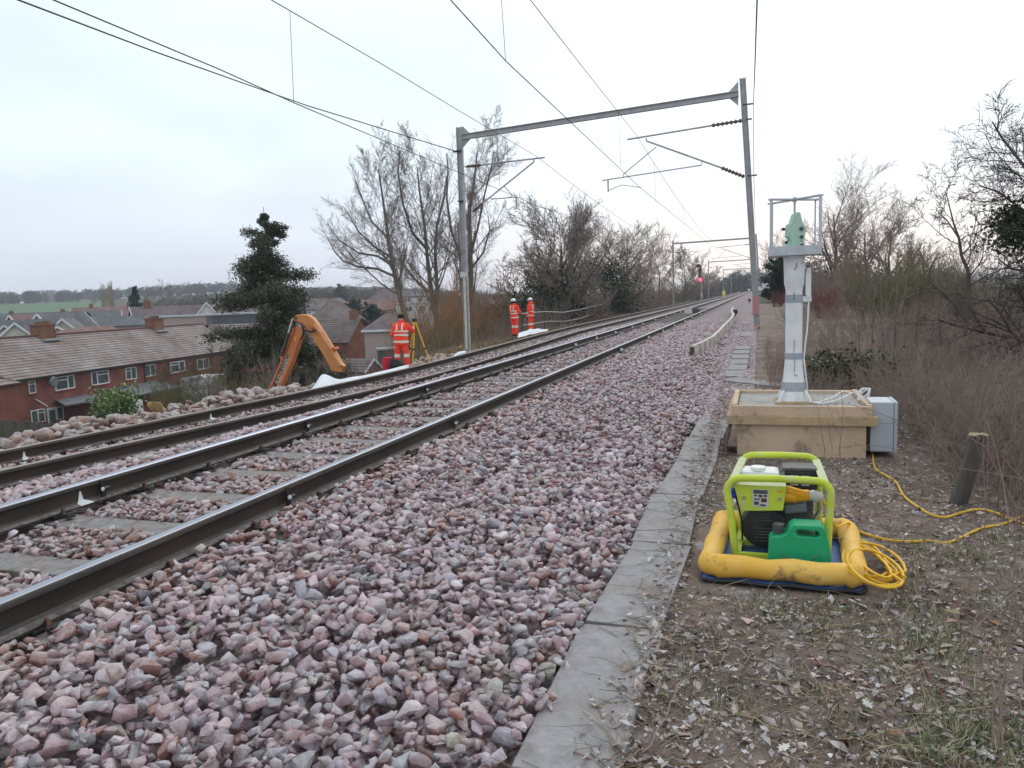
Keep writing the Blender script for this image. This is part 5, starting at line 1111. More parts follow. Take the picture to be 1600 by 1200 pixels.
chim(68, 528); chim(242, 512)
mb = MB(); prismW(mb, -.6, LT+.2, .30, .42, ZE-.16, ZE-.04); mb.build('gutter', 'pipe_black', ter)
for s in (-.35, .35): mb = MB(); mb.tube([TW(s, .12, ZE-.1), TW(s, .12, GZ+.5)], .06, 7); mb.build('downpipe', 'pipe_black', ter)
s_, _ = TP(225, 585); mb = MB(); mb.tube([TW(s_, .12, ZE-.1), TW(s_, .12, ZE-2.6)], .06, 7); mb.build('downpipe', 'pipe_black', ter)
for x0_, x1_, yt, yb, sp, tp_ in ((43, 54, 594, 614, (), (0, 1)), (84, 115, 589, 608, (.66,), (0, .66)), (141, 169, 581, 600, (.34,), (.34, 1)), (195, 212, 575, 592, (.5,), (0, .5)), (225, 242, 571, 587, (.5,), None), (265, 288, 566, 581, (.6,), (0, .6)), (307, 326, 562, 576, (.5,), None)):
    (s0, z1), (s1, _) = TP(x0_, yt), TP(x1_, yt); _, z0 = TP((x0_+x1_)/2, yb+1); z1 = min(z1, ZE-.25); mkwin(ter, TW, s0, s1, z0, z1, 0, sp, top=tp_)
for x0_, x1_, yt, yb, sp, tp_ in ((47, 69, 642, 660, (.5,), (.5, 1)), (77, 98, 638, 656, (.5,), (0, .5))):
    (s0, z1), (s1, _) = TP(x0_, yt), TP(x1_, yt); _, z0 = TP((x0_+x1_)/2, yb+1); mkwin(ter, TW, s0, s1, z0, z1, 0, sp, top=tp_)
mkwin(ter, TW, -5.2, -3.3, -5.3, -4.2, 1.6, (.5,))
for px_, py_ in ((54, 624), (243, 597)):
    s, z = TP(px_, py_); s2, z2 = TP(px_+18, py_+11); mb = MB(); mb.tube([TW(s, .1, z), TW(s2, .1, z2)], .05, 6); mb.build('waste_pipe', 'upvc', ter)
s, z = TP(74, 597); mb = MB(); c = TW(s, .55, z); mb.tube([c, c+Vector(TW(0, .12, 0)-TW(0, 0, 0))], [.42, .36], 14); mb.tube([c, TW(s, .0, z-.1)], .04, 6); mb.build('satellite_dish', 'cab_dark', ter)
def TPn(px, py, n): return TP(px, py, n)
# lean-to, door and outhouse
(s0, z0), (s1, z1) = TP(100, 633, 2.6), TP(152, 634, 2.6); mb = MB(); zt = TP(135, 616)[1]
mb.add([TW(s0, 2.7, z0), TW(s1+1.5, 2.7, z0-.1), TW(s1+2.0, 0, zt), TW(s0+2.2, 0, zt), TW(s0, 2.7, z0-.12), TW(s1+1.5, 2.7, z0-.22), TW(s1+2.0, 0, zt-.12), TW(s0+2.2, 0, zt-.12)], [(0, 1, 2, 3), (7, 6, 5, 4), (0, 4, 5, 1), (1, 5, 6, 2), (3, 7, 4, 0)]); mb.build('porch_roof', 'slate', ter)
mb = MB(); prismW(mb, s0+3.3, s1+1.2, .02, 2.3, GZ, z0-.15); mb.build('outhouse', 'brick', ter)
mb = MB(); prismW(mb, s0+1.2, s0+2.1, -.02, .06, GZ+.4, z0-.4); mb.build('door', 'upvc', ter)
mb = MB(); prismW(mb, s0+1.35, s0+1.95, .06, .08, GZ+1.6, z0-.6); mb.build('door_glass', 'window_glass', ter)
(s0, z0), (s1, z1) = TP(214, 617, 3), TP(258, 608, 3); mb = MB(); zt = z1+.5
mb.add([TW(s0, 3, z0), TW(s1+3, 3, z0-.1), TW(s1+3, .0, zt), TW(s0, 0, zt), TW(s0, 3, z0-.12), TW(s1+3, 3, z0-.22), TW(s1+3, 0, zt-.12), TW(s0, 0, zt-.12)], [(0, 1, 2, 3), (7, 6, 5, 4), (0, 4, 5, 1), (1, 5, 6, 2), (3, 7, 4, 0)]); mb.build('lean_to_roof', 'slate', ter)
mb = MB(); s0, z0 = TP(318, 594, 3.5); s1, _ = TP(354, 594, 3.5); prismW(mb, s0, s1, 1, 3.5, GZ, z0+.2); mb.build('white_extension', 'render_white', ter)
mb = MB(); s0, z0 = TP(206, 628, 4); s1, _ = TP(223, 628, 4); prismW(mb, s0, s1, 3.2, 4, GZ, z0); mb.build('white_door_surround', 'render_white', ter)
# garden fence panels
fz = thing('garden_fence', 'dark weathered wooden fence between the bank and the brick terrace', 'fence', tuple(onz(45, 672, -5.6)))
pf0, pf1 = Vector(atX(-30, 659, -38)), Vector(atX(100, 668, -38)); n = 7
pf0 = Vector(atD(-40, 655, 41)); pf1 = Vector(atD(97, 664, 45))
for i in range(n):
    a, b = pf0.lerp(pf1, i/n), pf0.lerp(pf1, (i+1)/n); mb = MB(); mb.bar(a+Vector((0, 0, -.95)), b+Vector((0, 0, -.95)), .05, 1.9, 0); mb.build('panel', 'fence_wood', fz)
    mb = MB(); mb.box(a+Vector((0, 0, -.9)), (.12, .12, 2.0)); mb.build('post', 'fence_wood', fz)
def house(name, label, px, py, d, wd, dp, he, hr, rz, wall, roof, cat='house', group=None, chimney=None, wins=(), gwins=(), verge=True, fascia=False, hip=False, door=False, courses=0, flat=False):
    """ridge centre seen at (px, py), d metres off; rz turns the front (-y side) from facing the camera"""
    c = atD(px, py, d); rz = rz+math.atan2(-c[0], c[1]); g = min(float(G(c[0], c[1]))-.3, c[2]-hr-he*.6); base = c[2]-hr-he
    t = thing(name, label, cat, (c[0], c[1], g), group); cr, sr = math.cos(rz), math.sin(rz)
    def W(x, y, z): return Vector((c[0]+x*cr-y*sr, c[1]+x*sr+y*cr, z))
    ez, rzz = c[2]-hr, c[2]; X, Y = wd/2, dp/2
    mb = MB(); vs = [W(-X, -Y, g), W(X, -Y, g), W(X, Y, g), W(-X, Y, g), W(-X, -Y, ez), W(X, -Y, ez), W(X, Y, ez), W(-X, Y, ez)]
    mb.add(vs, [(0, 3, 2, 1), (0, 1, 5, 4), (1, 2, 6, 5), (2, 3, 7, 6), (3, 0, 4, 7)]+([(4, 5, 6, 7)] if hip or flat else []))
    if not hip and not flat: mb.add([W(-X, -Y, ez), W(-X, Y, ez), W(-X, 0, rzz-.05), W(X, -Y, ez), W(X, Y, ez), W(X, 0, rzz-.05)], [(0, 1, 2), (3, 5, 4)])
    mb.build('wall', wall, t)
    mb = MB(); o_ = .3; hx = X-(dp*.45 if hip else -o_)
    if flat: mb.add([W(-X-.2, -Y-.2, ez), W(X+.2, -Y-.2, ez), W(X+.2, Y+.2, ez), W(-X-.2, Y+.2, ez), W(-X-.2, -Y-.2, ez+.2), W(X+.2, -Y-.2, ez+.2), W(X+.2, Y+.2, ez+.2), W(-X-.2, Y+.2, ez+.2)], [(0, 3, 2, 1), (4, 5, 6, 7), (0, 1, 5, 4), (1, 2, 6, 5), (2, 3, 7, 6), (3, 0, 4, 7)])
    elif courses:
        for q in (-1, 1): roof_courses(mb, W(-X-o_, q*(Y+o_), ez-.1), W(X+o_, q*(Y+o_), ez-.1), W(-hx, 0, rzz), W(hx, 0, rzz), courses)
    else:
        e = ez-.1; th = .12
        mb.add([W(-X-o_, -Y-o_, e), W(X+o_, -Y-o_, e), W(X+o_, Y+o_, e), W(-X-o_, Y+o_, e), W(-hx, 0, rzz), W(hx, 0, rzz), W(-X-o_, -Y-o_, e-th), W(X+o_, -Y-o_, e-th), W(X+o_, Y+o_, e-th), W(-X-o_, Y+o_, e-th)], [(0, 1, 5, 4), (2, 3, 4, 5), (1, 2, 5), (3, 0, 4), (6, 7, 1, 0), (7, 8, 2, 1), (8, 9, 3, 2), (9, 6, 0, 3), (9, 8, 7, 6)])
        if not hip: mb.f = [f for f in mb.f if len(f) != 3]; mb.mi = mb.mi[:len(mb.f)]
    rf = mb.build('roof', roof, t)
    for ch in (chimney or ()):
        mb = MB(); cx_ = ch*X; mb.add([W(cx_-.5, -.35, rzz-.8), W(cx_+.5, -.35, rzz-.8), W(cx_+.5, .35, rzz-.8), W(cx_-.5, .35, rzz-.8), W(cx_-.5, -.35, rzz+.9), W(cx_+.5, -.35, rzz+.9), W(cx_+.5, .35, rzz+.9), W(cx_-.5, .35, rzz+.9)], [(4, 5, 6, 7), (0, 1, 5, 4), (1, 2, 6, 5), (2, 3, 7, 6), (3, 0, 4, 7)])
        for q in (-.2, .2): a = W(cx_+q, 0, rzz+.9); mb.tube([a, a+Vector((0, 0, .3))], .12, 6)
        mb.build('chimney', 'brick_brown', rf)
    if verge and not hip and not flat:
        for sx in (-1, 1):
            for sy in (-1, 1): mb = MB(); mb.bar(W(sx*(X+o_+.03), sy*(Y+o_), ez-.22), W(sx*(X+o_+.03), 0, rzz-.10), .08, .22, 0, (0, 0, 1)); mb.build('bargeboard', 'upvc', rf)
    if fascia: mb = MB(); mb.bar(W(-X-o_, -Y-o_-.04, ez-.22), W(X+o_, -Y-o_-.04, ez-.22), .06, .25); mb.build('fascia', 'upvc', rf)
    F_ = lambda s, n, z: W(s, -Y-n, z); GL = lambda s, n, z: W(-X-n, -s, z); GR = lambda s, n, z: W(X+n, s, z)
    for (s, z, w_, h_) in wins: mkwin(t, F_, s*X-w_/2, s*X+w_/2, ez-z-h_, ez-z, 0, (.5,), sill=False)
    for side, s, z, w_, h_ in gwins: mkwin(t, GL if side < 0 else GR, s-w_/2, s+w_/2, ez-z-h_, ez-z, 0, (.5,), sill=False)
    if door: mb = MB(); vs = [F_(.1*X-.45, .04, g), F_(.1*X+.45, .04, g), F_(.1*X+.45, .04, base+2.1), F_(.1*X-.45, .04, base+2.1)]; mb.add(vs, [(0, 1, 2, 3)]); mb.build('door', 'cab_dark', t)
    return t
HG = 'houses of the village in the valley'
W4 = [(-.6, .4, 1.6, 1.1), (.1, .4, 1.2, 1.1), (.65, .4, 1.6, 1.1), (-.6, 3.0, 1.8, 1.2), (.55, 3.0, 1.8, 1.2)]
G90 = R(90)
house('brick_house', 'red brick house with brown tiled roof and blank gable, right of the excavator arm', 520, 497, 105, 8.2, 6.4, 4.8, 3.0, R(-33), 'brick_far', 'roof_brown', group=HG, chimney=[.8], wins=[(-.5, .5, 1.4, 1.1), (.3, .5, 1.4, 1.1), (.5, 2.9, 1.5, 1.2)], courses=11, verge=False)
house('garage', 'small brick garage with white trimmed gable at the foot of the brick house', 556, 560, 84, 4.2, 3.0, 2.2, 1.2, R(-38), 'brick_far', 'roof_brown', cat='garage', wins=[(-.3, .4, 1.2, .8), (.5, .4, .9, .8)], courses=5)
house('cream_house', 'cream rendered gabled house, second from the left edge', 22, 503, 112, 9, 4.6, 3.0, 2.3, G90, 'render_cream', 'roof_dark', group=HG, gwins=[(-1, 0, .2, 1.5, 1.3)])
house('cream_house', 'cream rendered gabled house at the very left edge', 6, 507, 116, 9, 4.8, 3.0, 2.2, G90, 'render_cream', 'roof_dark', group=HG, gwins=[(-1, 0, .3, 1.4, 1.2)])
house('link_house', 'red brick wing with dark roof between the cream gable and the chimney', 38, 499, 116, 7, 5.5, 2.6, 2.0, R(-6), 'brick_far', 'roof_dark', group=HG, wins=[(0, .15, 1.5, 1.1)], verge=False)
house('brick_house', 'red roofed house with white verge above the left chimney', 58, 491, 132, 8, 6, 3.4, 2.9, R(38), 'brick_far', 'roof_red', group=HG)
house('pink_house', 'pale pink rendered house with steep gable and dark roof', 96, 489, 128, 9, 6, 3.6, 3.2, R(52), 'render_pink', 'roof_dark', group=HG)
house('cream_house', 'low cream gabled house in front of the pink one', 104, 497, 118, 6.5, 5, 2.8, 2.6, G90*.9, 'render_cream', 'roof_dark', group=HG, gwins=[(-1, 0, .8, 1.4, 1.0)])
house('dark_roofed_row', 'long low dark roofed row behind the pink and cream gables', 92, 487, 165, 20, 6, 2.5, 2.0, R(-4), 'render_cream', 'roof_dark', group=HG, wins=[(-.2, .3, 1.8, .9), (.4, .3, 1.2, .9)])
house('garage', 'small shed with white gable trim near the left chimney', 89, 509, 104, 3.5, 3, 2.2, 1.2, G90, 'render_pink', 'roof_dark', cat='garage')
house('bungalow', 'low red roofed bungalow just over the terrace ridge', 106, 515, 92, 5.5, 5, 2.0, 1.3, R(8), 'render_cream', 'roof_red', group=HG, hip=True, verge=False)
house('bungalow', 'red roofed bungalow with white fascia over the terrace ridge', 146, 510, 98, 8, 5, 2.2, 1.3, R(3), 'render_white', 'roof_red', group=HG, hip=True, verge=False, fascia=True, wins=[(0, .3, 3, 1)])
house('bungalow', 'dark roofed shed row between the bungalow and the dark conifer', 188, 494, 140, 13, 5, 2.2, 1.4, R(-3), 'render_pink', 'roof_dark', group=HG, verge=False)
house('far_row', 'reddish roofed far row below the green field', 172, 479, 260, 20, 7, 3.5, 3.0, R(-5), 'brick_far', 'roof_red', group=HG, wins=W4, chimney=[-.5, .5])
house('far_row', 'low far row with brown roofs at the left edge under the field', 18, 493, 210, 34, 7, 3, 2.6, R(0), 'brick_far', 'roof_brown', group=HG, chimney=[-.6, 0, .6], verge=False)
house('brick_house', 'brown roofed house with red gable right of the dark conifer', 286, 477, 150, 17, 7, 3.2, 3.3, R(14), 'brick_far', 'roof_purple', group=HG, chimney=[-.7], wins=[(-.2, .5, 1.4, .9)])
house('white_house', 'house with white dormer gable facing the bank left of the red gable', 322, 472, 146, 6, 4.5, 3.2, 3.0, G90, 'render_white', 'roof_purple', group=HG)
house('brick_house', 'small red gabled house with white bargeboards near the dark conifer tree', 342, 472, 150, 7, 5.2, 3.0, 2.3, G90*.96, 'brick_far', 'roof_purple', group=HG)
house('flat_roofed_garages', 'row of flat roofed pale garages behind the terrace ridge', 306, 493, 108, 10, 4, 2.4, .1, R(0), 'render_pink', 'alu', cat='garage', flat=True)
house('pale_house', 'pale roofed house just left of the dark conifer tree', 372, 476, 130, 9, 6, 3.2, 2.2, R(-16), 'render_white', 'roof_purple', group=HG, hip=True, verge=False, fascia=True)
house('grey_house', 'grey flat dormer house half hidden by the dark conifer', 366, 489, 100, 6, 4, 3.5, .2, R(10), 'slate', 'alu', group=HG, flat=True)
house('white_house', 'white walled house behind the left side of the dark conifer', 402, 486, 118, 12, 6, 2.8, 1.6, R(5), 'render_white', 'roof_purple', group=HG, wins=[(-.5, .4, 1.4, 1.1), (.4, .4, 1.4, 1.1)], hip=True, verge=False)
house('white_house', 'white house with brown roof just right of the dark conifer top', 500, 466, 190, 16, 7, 3.6, 2.6, R(8), 'render_white', 'roof_brown', group=HG, wins=W4, hip=True, verge=False, chimney=[.3])
house('white_house', 'white walled cottage with steep hipped brown roof above the excavator', 522, 470, 135, 7.5, 6, 2.2, 3.2, R(35), 'render_white', 'roof_brown', group=HG, hip=True, verge=False, wins=[(0, .3, 1.8, 1.0)])
house('brick_house', 'dark red roofed house on the slope between the two bare tree trunks', 586, 468, 170, 11, 6, 3.5, 2.2, R(-8), 'brick_far', 'roof_red', group=HG, wins=W4[:3], verge=False)
house('big_house', 'large house with broad purple brown roof and white gable on the hill', 612, 452, 200, 14, 9, 4, 3.8, R(-12), 'render_white', 'roof_purple', group=HG, wins=W4, hip=True, verge=False)
house('white_house', 'tall white house showing between the bare trunks on the hill', 648, 452, 190, 9, 7, 5.5, 1.6, R(12), 'render_white', 'roof_dark', group=HG, wins=W4, hip=True, verge=False)
house('bungalow', 'brown roofed bungalow behind the head of the bending worker', 612, 489, 96, 6, 5, 2.0, 1.8, R(-10), 'render_pink', 'roof_purple', group=HG, hip=True, verge=False, fascia=True)
house('white_house', 'long white modern house behind the bending worker', 652, 470, 160, 8, 6, 4.2, .6, R(10), 'render_white', 'alu', group=HG, wins=W4[:3], flat=True)
house('brick_house', 'brown roofed house showing through the orange willow', 782, 466, 230, 12, 7, 3, 2.2, R(6), 'brick_far', 'roof_brown', group=HG, verge=False)
house('shed', 'dark garden shed with a white frosted roof left of the worker', 604, 542, 88, 2.0, 1.8, 2.2, .3, R(6), 'fence_wood', 'alu', cat='shed', flat=True)
house('brick_house', 'dark brick house half hidden beneath the conifer branches', 455, 522, 98, 8, 6, 3.5, 2.4, R(-12), 'brick_far', 'roof_purple', group=HG, wins=[(-.5, .5, 1.2, 1), (.5, .5, 1.2, 1)], courses=8, verge=False)
tag(bpy.data.objects['terrace'], group=HG)
ct = thing('church_tower', 'tiny square church tower on the wooded skyline at the far left', 'tower', tuple(atD(75, 470, 820)))
p = Vector(atD(75, 459, 820)); mb = MB(); mb.box(p+Vector((0, 0, -5)), (7, 7, 14)); mb.build('tower_wall', 'concrete', ct)
mb = MB()
for q in (-1, 1):
    for r_ in (-1, 1): mb.box(p+Vector((q*2.9, r_*2.9, 2.6)), (1.2, 1.2, 1.2))
mb.build('parapet', 'concrete', ct)

# ------------------------------------------------------------------ trees, scrub, ground cover
class Segs:
    def __init__(s): s.a = []; s.b = []; s.ra = []; s.rb = []; s.pt = []
    def path(s, pts, r0, r1):
        n = len(pts)-1
        for i in range(n): s.a.append(pts[i]); s.b.append(pts[i+1]); s.ra.append(r0+(r1-r0)*i/n); s.rb.append(r0+(r1-r0)*(i+1)/n)
    def mesh(s, name, m, parent=None, rmin=.0, sel=None, base=None):
        a, b = np.array(s.a, float), np.array(s.b, float); ra, rb = np.maximum(np.array(s.ra), rmin), np.maximum(np.array(s.rb), rmin)
        if sel is not None: q = sel(np.array(s.ra)); a, b, ra, rb = a[q], b[q], ra[q], rb[q]
        Vs = []; Fs = []; off = 0
        for big in (True, False):
            q = (ra > .035) if big else (ra <= .035); k = 7 if big else 3
            if not q.any(): continue
            A, B, RA, RB = a[q], b[q], ra[q], rb[q]; d = B-A; L_ = np.linalg.norm(d, axis=1, keepdims=True)+1e-9; d = d/L_
            if big: B = B+d*np.minimum(RB[:, None]*.5, .05)
            up = np.where(np.abs(d[:, 2:3]) > .9, np.array([[1., 0, 0]]), np.array([[0, 0, 1.]])); u = np.cross(d, up); u /= np.linalg.norm(u, axis=1, keepdims=True); v = np.cross(d, u)
            th = 2*np.pi*np.arange(k)/k; ring = u[:, None]*np.cos(th)[None, :, None]+v[:, None]*np.sin(th)[None, :, None]
            V = np.concatenate([A[:, None]+ring*RA[:, None, None], B[:, None]+ring*RB[:, None, None]], 1); n = len(A)
            j = np.arange(k); f = np.stack([j, (j+1) % k, k+(j+1) % k, k+j], 1); F = f[None]+(np.arange(n)*2*k)[:, None, None]+off; off += n*2*k
            Vs.append(V.reshape(-1, 3)); Fs.append(F.reshape(-1, 4))
        return npmesh(name, np.concatenate(Vs), np.concatenate(Fs), m, parent=parent, base=base)
def vrand(rg): v = rg.normal(size=3); return v/np.linalg.norm(v)
def grow(S, rg, pts, r0, lev, P):
    """spawn child branches along a path and recurse. P: counts, angles, length ratios, up-pull, wiggle"""
    pts = [np.array(p, float) for p in pts]; r1 = r0*(P.get('taper', .35)*(.45 if lev == 0 else 1)) if lev < P['depth'] else r0*.5
    S.path(pts, r0, r1)
    if lev >= P['depth']: S.pt.append(pts[-1]); return
    seg = [np.linalg.norm(pts[i+1]-pts[i]) for i in range(len(pts)-1)]; L_ = sum(seg); cum = np.cumsum([0]+seg)
    n = P['n'][lev]; n = max(2, int(round(n*rg.uniform(.85, 1.15))))
    for i in range(n):
        t = P['t0'][lev]+(1-P['t0'][lev])*(i+rg.uniform(0, 1))/n; dlen = t*L_; k = min(np.searchsorted(cum, dlen, side='right')-1, len(seg)-1); u = (dlen-cum[k])/seg[k]
        p = pts[k]*(1-u)+pts[k+1]*u; tan = (pts[k+1]-pts[k])/seg[k]; q = vrand(rg); q -= tan*q.dot(tan); q /= np.linalg.norm(q)
        if 'bias' in P and lev == 0: q = q+np.array(P['bias'])*.8; q -= tan*q.dot(tan); q /= np.linalg.norm(q)
        ang = R(P['ang'][lev]*rg.uniform(.75, 1.25)); d = tan*math.cos(ang)+q*math.sin(ang)
        l_ = P['len'][lev]*(L_ if P.get('rel', True) else 1)*(1-P.get('fall', .55)*t)*rg.uniform(.75, 1.2); ns = P.get('ns', [6, 5, 4, 3, 3])[lev]
        pp = [p]; dd = d/np.linalg.norm(d)
        for _ in range(ns):
            dd = dd+vrand(rg)*P['wig']+np.array((0, 0, P['up'][lev])); dd /= np.linalg.norm(dd); pp.append(pp[-1]+dd*l_/ns)
        rr = r0+(r1-r0)*t
        grow(S, rg, pp, max(rr*P['rr'], P['rmin']), lev+1, P)
def pxpath(pts, Y): return [atY(a, b, Y) for a, b in pts]
def leaves(name, C, size, m, cols, rg, parent=None, aspect=.5, tilt=1.0, base=None):
    """one small kinked leaf or spray per centre"""
    C = np.asarray(C, float); n = len(C); size = np.broadcast_to(size, (n,)); u = rg.normal(size=(n, 3)); u[:, 2] *= tilt; u /= np.linalg.norm(u, axis=1, keepdims=True)
    w_ = rg.normal(size=(n, 3)); w_ -= u*(w_*u).sum(1, keepdims=True)
    if tilt < .5: w_[:, 2] *= .3
    w_ /= np.linalg.norm(w_, axis=1, keepdims=True); nn = np.cross(u, w_)
    a = C-u*size[:, None]; b = C+u*size[:, None]; l_ = C-w_*(size*aspect)[:, None]+nn*(size*.25)[:, None]; r_ = C+w_*(size*aspect)[:, None]+nn*(size*.25)[:, None]
    V = np.stack([a, l_, b, r_], 1).reshape(-1, 3); F = np.arange(n)[:, None]*4; F = np.concatenate([F+np.array([[0, 1, 2]]), F+np.array([[0, 2, 3]])]).reshape(-1, 3)
    return npmesh(name, V, F, m, colr=np.repeat(cols, 4, 0), parent=parent, base=base)
def gcol(rg, n, pal, var=.25): pal = np.array(pal); return (pal[rg.integers(0, len(pal), n)]*rg.uniform(1-var, 1+var, (n, 1))).clip(0, 1)
def bare_tree(label, trunk, r0, P, seed, bark='bark', twig='twig_grey', extra=(), group='bare winter trees', ivy=None, name='bare_tree', cat='tree'):
    rg = np.random.default_rng(seed); base = trunk[0]; t = thing(name, label, cat, tuple(base), group)
    S = Segs(); grow(S, rg, trunk, r0, 0, P)
    for pth, r in extra: grow(S, rg, pth, r, 1, P)
    S.mesh('trunk', bark, t, sel=lambda ra: ra > P.get('cut', .045)); S.mesh('crown', twig, t, sel=lambda ra: ra <= P.get('cut', .045))
    if ivy is not None and len(ivy):
        C = np.concatenate([np.array(c)+rg.normal(size=(n, 3))*np.array(s) for c, s, n in ivy]); leaves('ivy', C, rg.uniform(.05, .13, len(C))*P.get('ivs', 1), 'leaf_dark', gcol(rg, len(C), [(.022, .045, .02), (.035, .065, .025), (.05, .085, .04), (.015, .03, .015)]), rg, t, .7)
    return t
BIG = dict(depth=4, n=[19, 12, 9, 6], t0=[.33, .15, .12, .1], ang=[44, 38, 40, 42], len=[.38, .50, .46, .5], up=[.07, .07, .05, .03], wig=.12, rr=.38, rmin=.0065, fall=.5, taper=.3, ns=[7, 6, 5, 3, 2])
bt_g = 'tall bare trees on the bank below the track'
YT = 42
bare_tree('tall leaning bare tree above the bending worker, long limbs arching left', pxpath([(650, 600), (640, 545), (632, 490), (620, 445), (610, 395), (603, 345), (596, 295), (591, 265)], YT), .23, BIG, 1,
          extra=[(pxpath([(617, 432), (590, 420), (560, 417), (535, 407), (522, 392), (512, 372)], YT), .08), (pxpath([(611, 402), (585, 385), (560, 362), (545, 335), (535, 322)], YT+.5), .07), (pxpath([(606, 372), (580, 345), (562, 300), (553, 275)], YT), .07), (pxpath([(614, 415), (590, 400), (560, 395), (530, 375), (512, 350)], YT-1), .08)], group=bt_g)
bare_tree('tall forked bare tree between the leaning one and the left mast', pxpath([(696, 600), (690, 550), (682, 500), (674, 455), (668, 405), (663, 350), (655, 295), (652, 262)], YT+2), .23, BIG, 2,
          extra=[(pxpath([(683, 495), (683, 450), (680, 400), (683, 350), (694, 310), (698, 275)], YT+2), .14), (pxpath([(676, 460), (655, 445), (640, 425), (622, 405), (612, 400)], YT+1), .07), (pxpath([(668, 390), (645, 365), (630, 320), (622, 270), (625, 235)], YT+2), .10)], group=bt_g)
bare_tree('tallest bare tree, standing directly behind the left mast', pxpath([(738, 600), (736, 540), (735, 480), (736, 430), (735, 380), (733, 330), (740, 290), (744, 255), (746, 235)], 49), .24, BIG, 3,
          extra=[(pxpath([(735, 440), (722, 405), (705, 360), (698, 310), (700, 265), (698, 240)], 49), .12), (pxpath([(736, 420), (755, 395), (765, 360), (762, 330)], 49), .08), (pxpath([(735, 400), (748, 350), (757, 305), (768, 260), (772, 235)], 49), .09)], group=bt_g)
OAK = dict(depth=4, n=[20, 10, 8, 5], t0=[.10, .12, .12, .1], ang=[52, 36, 38, 40], len=[.78, .50, .46, .5], up=[.05, .06, .06, .04], wig=.12, rr=.55, rmin=.010, fall=.25, taper=.35, ns=[7, 6, 4, 3, 2])
def gp(px, X): q = atX(px, 470, X); return q[0], q[1], float(G(q[0], q[1]))
def fan_tree(label, px, X, top_px, r0, seed, P=OAK, lean=0, **kw):
    x, y, z = gp(px, X); zt = atX(px, top_px, X)[2]; h = zt-z
    tr = [(x+lean*u*h+.1*math.sin(u*7+seed), y, z-.3+(h*.60+.3)*u) for u in np.linspace(0, 1, 6)]
    return bare_tree(label, tr, r0, P, seed, **kw)
hg = 'trees along the left side of the line'
x, y, z = gp(880, -14)
fan_tree('broad spreading bare tree with ivy at its base, behind the two standing workers', 880, -14, 290, .26, 11, bark='bark_dark', twig='twig_grey', group=hg, P=dict(OAK, n=[26, 11, 9, 5], rmin=.014), ivy=[((x-1.2, y, z+3.0), (1.3, 1.3, 1.0), 3500), ((x-3.2, y-1, z+2.3), (1.0, 1.0, .6), 1800), ((x+.6, y, z+3.2), (.6, .6, 1.3), 1500)])
x, y, z = gp(958, -13.2)
fan_tree('ivy smothered tree, a dark green column with bare branches above', 958, -13.2, 325, .22, 12, bark='bark_dark', group=hg, ivy=[((x, y, z+2.6), (1.2, 1.2, 1.7), 5200), ((x-.4, y, z+4.8), (.65, .8, .9), 1800), ((x+.5, y-.5, z+1.0), (1.3, 1.2, .8), 2500)])
for i, (px_, X, tp, lab) in enumerate(((915, -17, 330, 'bare tree filling the gap between the spreading tree and the ivy column'), (1000, -13.5, 350, 'bare tree just right of the ivy column'), (1030, -15, 362, 'bare tree behind the second portal'), (1070, -13.5, 366, 'dark round topped bare tree left of the red signal'), (1092, -14, 388, 'bare tree directly above the red signal'), (835, -19, 352, 'smaller bare tree behind the left of the spreading one'), (1112, -14, 412, 'small far bare tree right of the red signal'))):
    fan_tree(lab, px_, X, tp, .2, 20+i, bark='bark_dark', twig='twig_grey', group=hg, P=dict(OAK, n=[10, 8, 6, 5] if i < 4 else [9, 7, 6, 4], rmin=.012+.004*i))
rgx = np.random.default_rng(77)
# shrub prototypes
def shrub_mesh(seed, n, h, spread, twig, up=.10, wig=.14, sub=(7, 4), rmin=.006, r0=.022, name='shrub', col_=None):
    rg = np.random.default_rng(seed); S = Segs(); P = dict(depth=3, n=[0, sub[0], sub[1]], t0=[0, .2, .15], ang=[0, 34, 38], len=[0, .42, .45], up=[0, up*.6, up*.5], wig=wig, rr=.55, rmin=rmin, fall=.45, taper=.4, ns=[0, 4, 3, 3])
    for i in range(n):
        a = rg.uniform(0, 6.28); q = rg.uniform(0, 1)**.5*spread*.35; p = np.array((q*math.cos(a), q*math.sin(a), -.1)); d = np.array((math.cos(a)*rg.uniform(0, .9)*spread/h, math.sin(a)*rg.uniform(0, .9)*spread/h, 1.0)); L_ = h*rg.uniform(.55, 1.0); pp = [p]; d /= np.linalg.norm(d)
        for _ in range(7): d = d+vrand(rg)*wig*.8+np.array((0, 0, up*.3)); d /= np.linalg.norm(d); pp.append(pp[-1]+d*L_/7)
        grow(S, rg, pp, r0*rg.uniform(.5, 1.2), 1, P)
    o = S.mesh(name, twig, base=(0, 0, 0)); return o
PROT = {}
def put_shrub(key, x, y, s, label, group, cat='bush', sz=None, name='bush', z=None):
    src = PROT[key]; used = src.get('used', 0)
    o = src if not used else copy_tree(src); 
    if not used: src['used'] = 1
    if 'used' in o.keys() and o is not src: del o['used']
    o.location = (x, y, (float(G(x, y)) if z is None else z)-.05); o.rotation_euler.z = rgx.uniform(0, 6.28); o.scale = (s, s, sz or s); tag(o, label, cat, group); return o
PROT['br1'] = shrub_mesh(1, 34, 3.2, 1.9, 'twig_brown', sub=(9, 5), name='bush'); PROT['br2'] = shrub_mesh(2, 30, 3.4, 2.2, 'twig_brown', sub=(9, 5), name='bush')
PROT['gr1'] = shrub_mesh(3, 32, 3.4, 2.0, 'twig_grey', sub=(9, 5), name='bush'); PROT['ol1'] = shrub_mesh(4, 32, 3.2, 2.0, 'twig_olive', sub=(9, 5), name='bush')
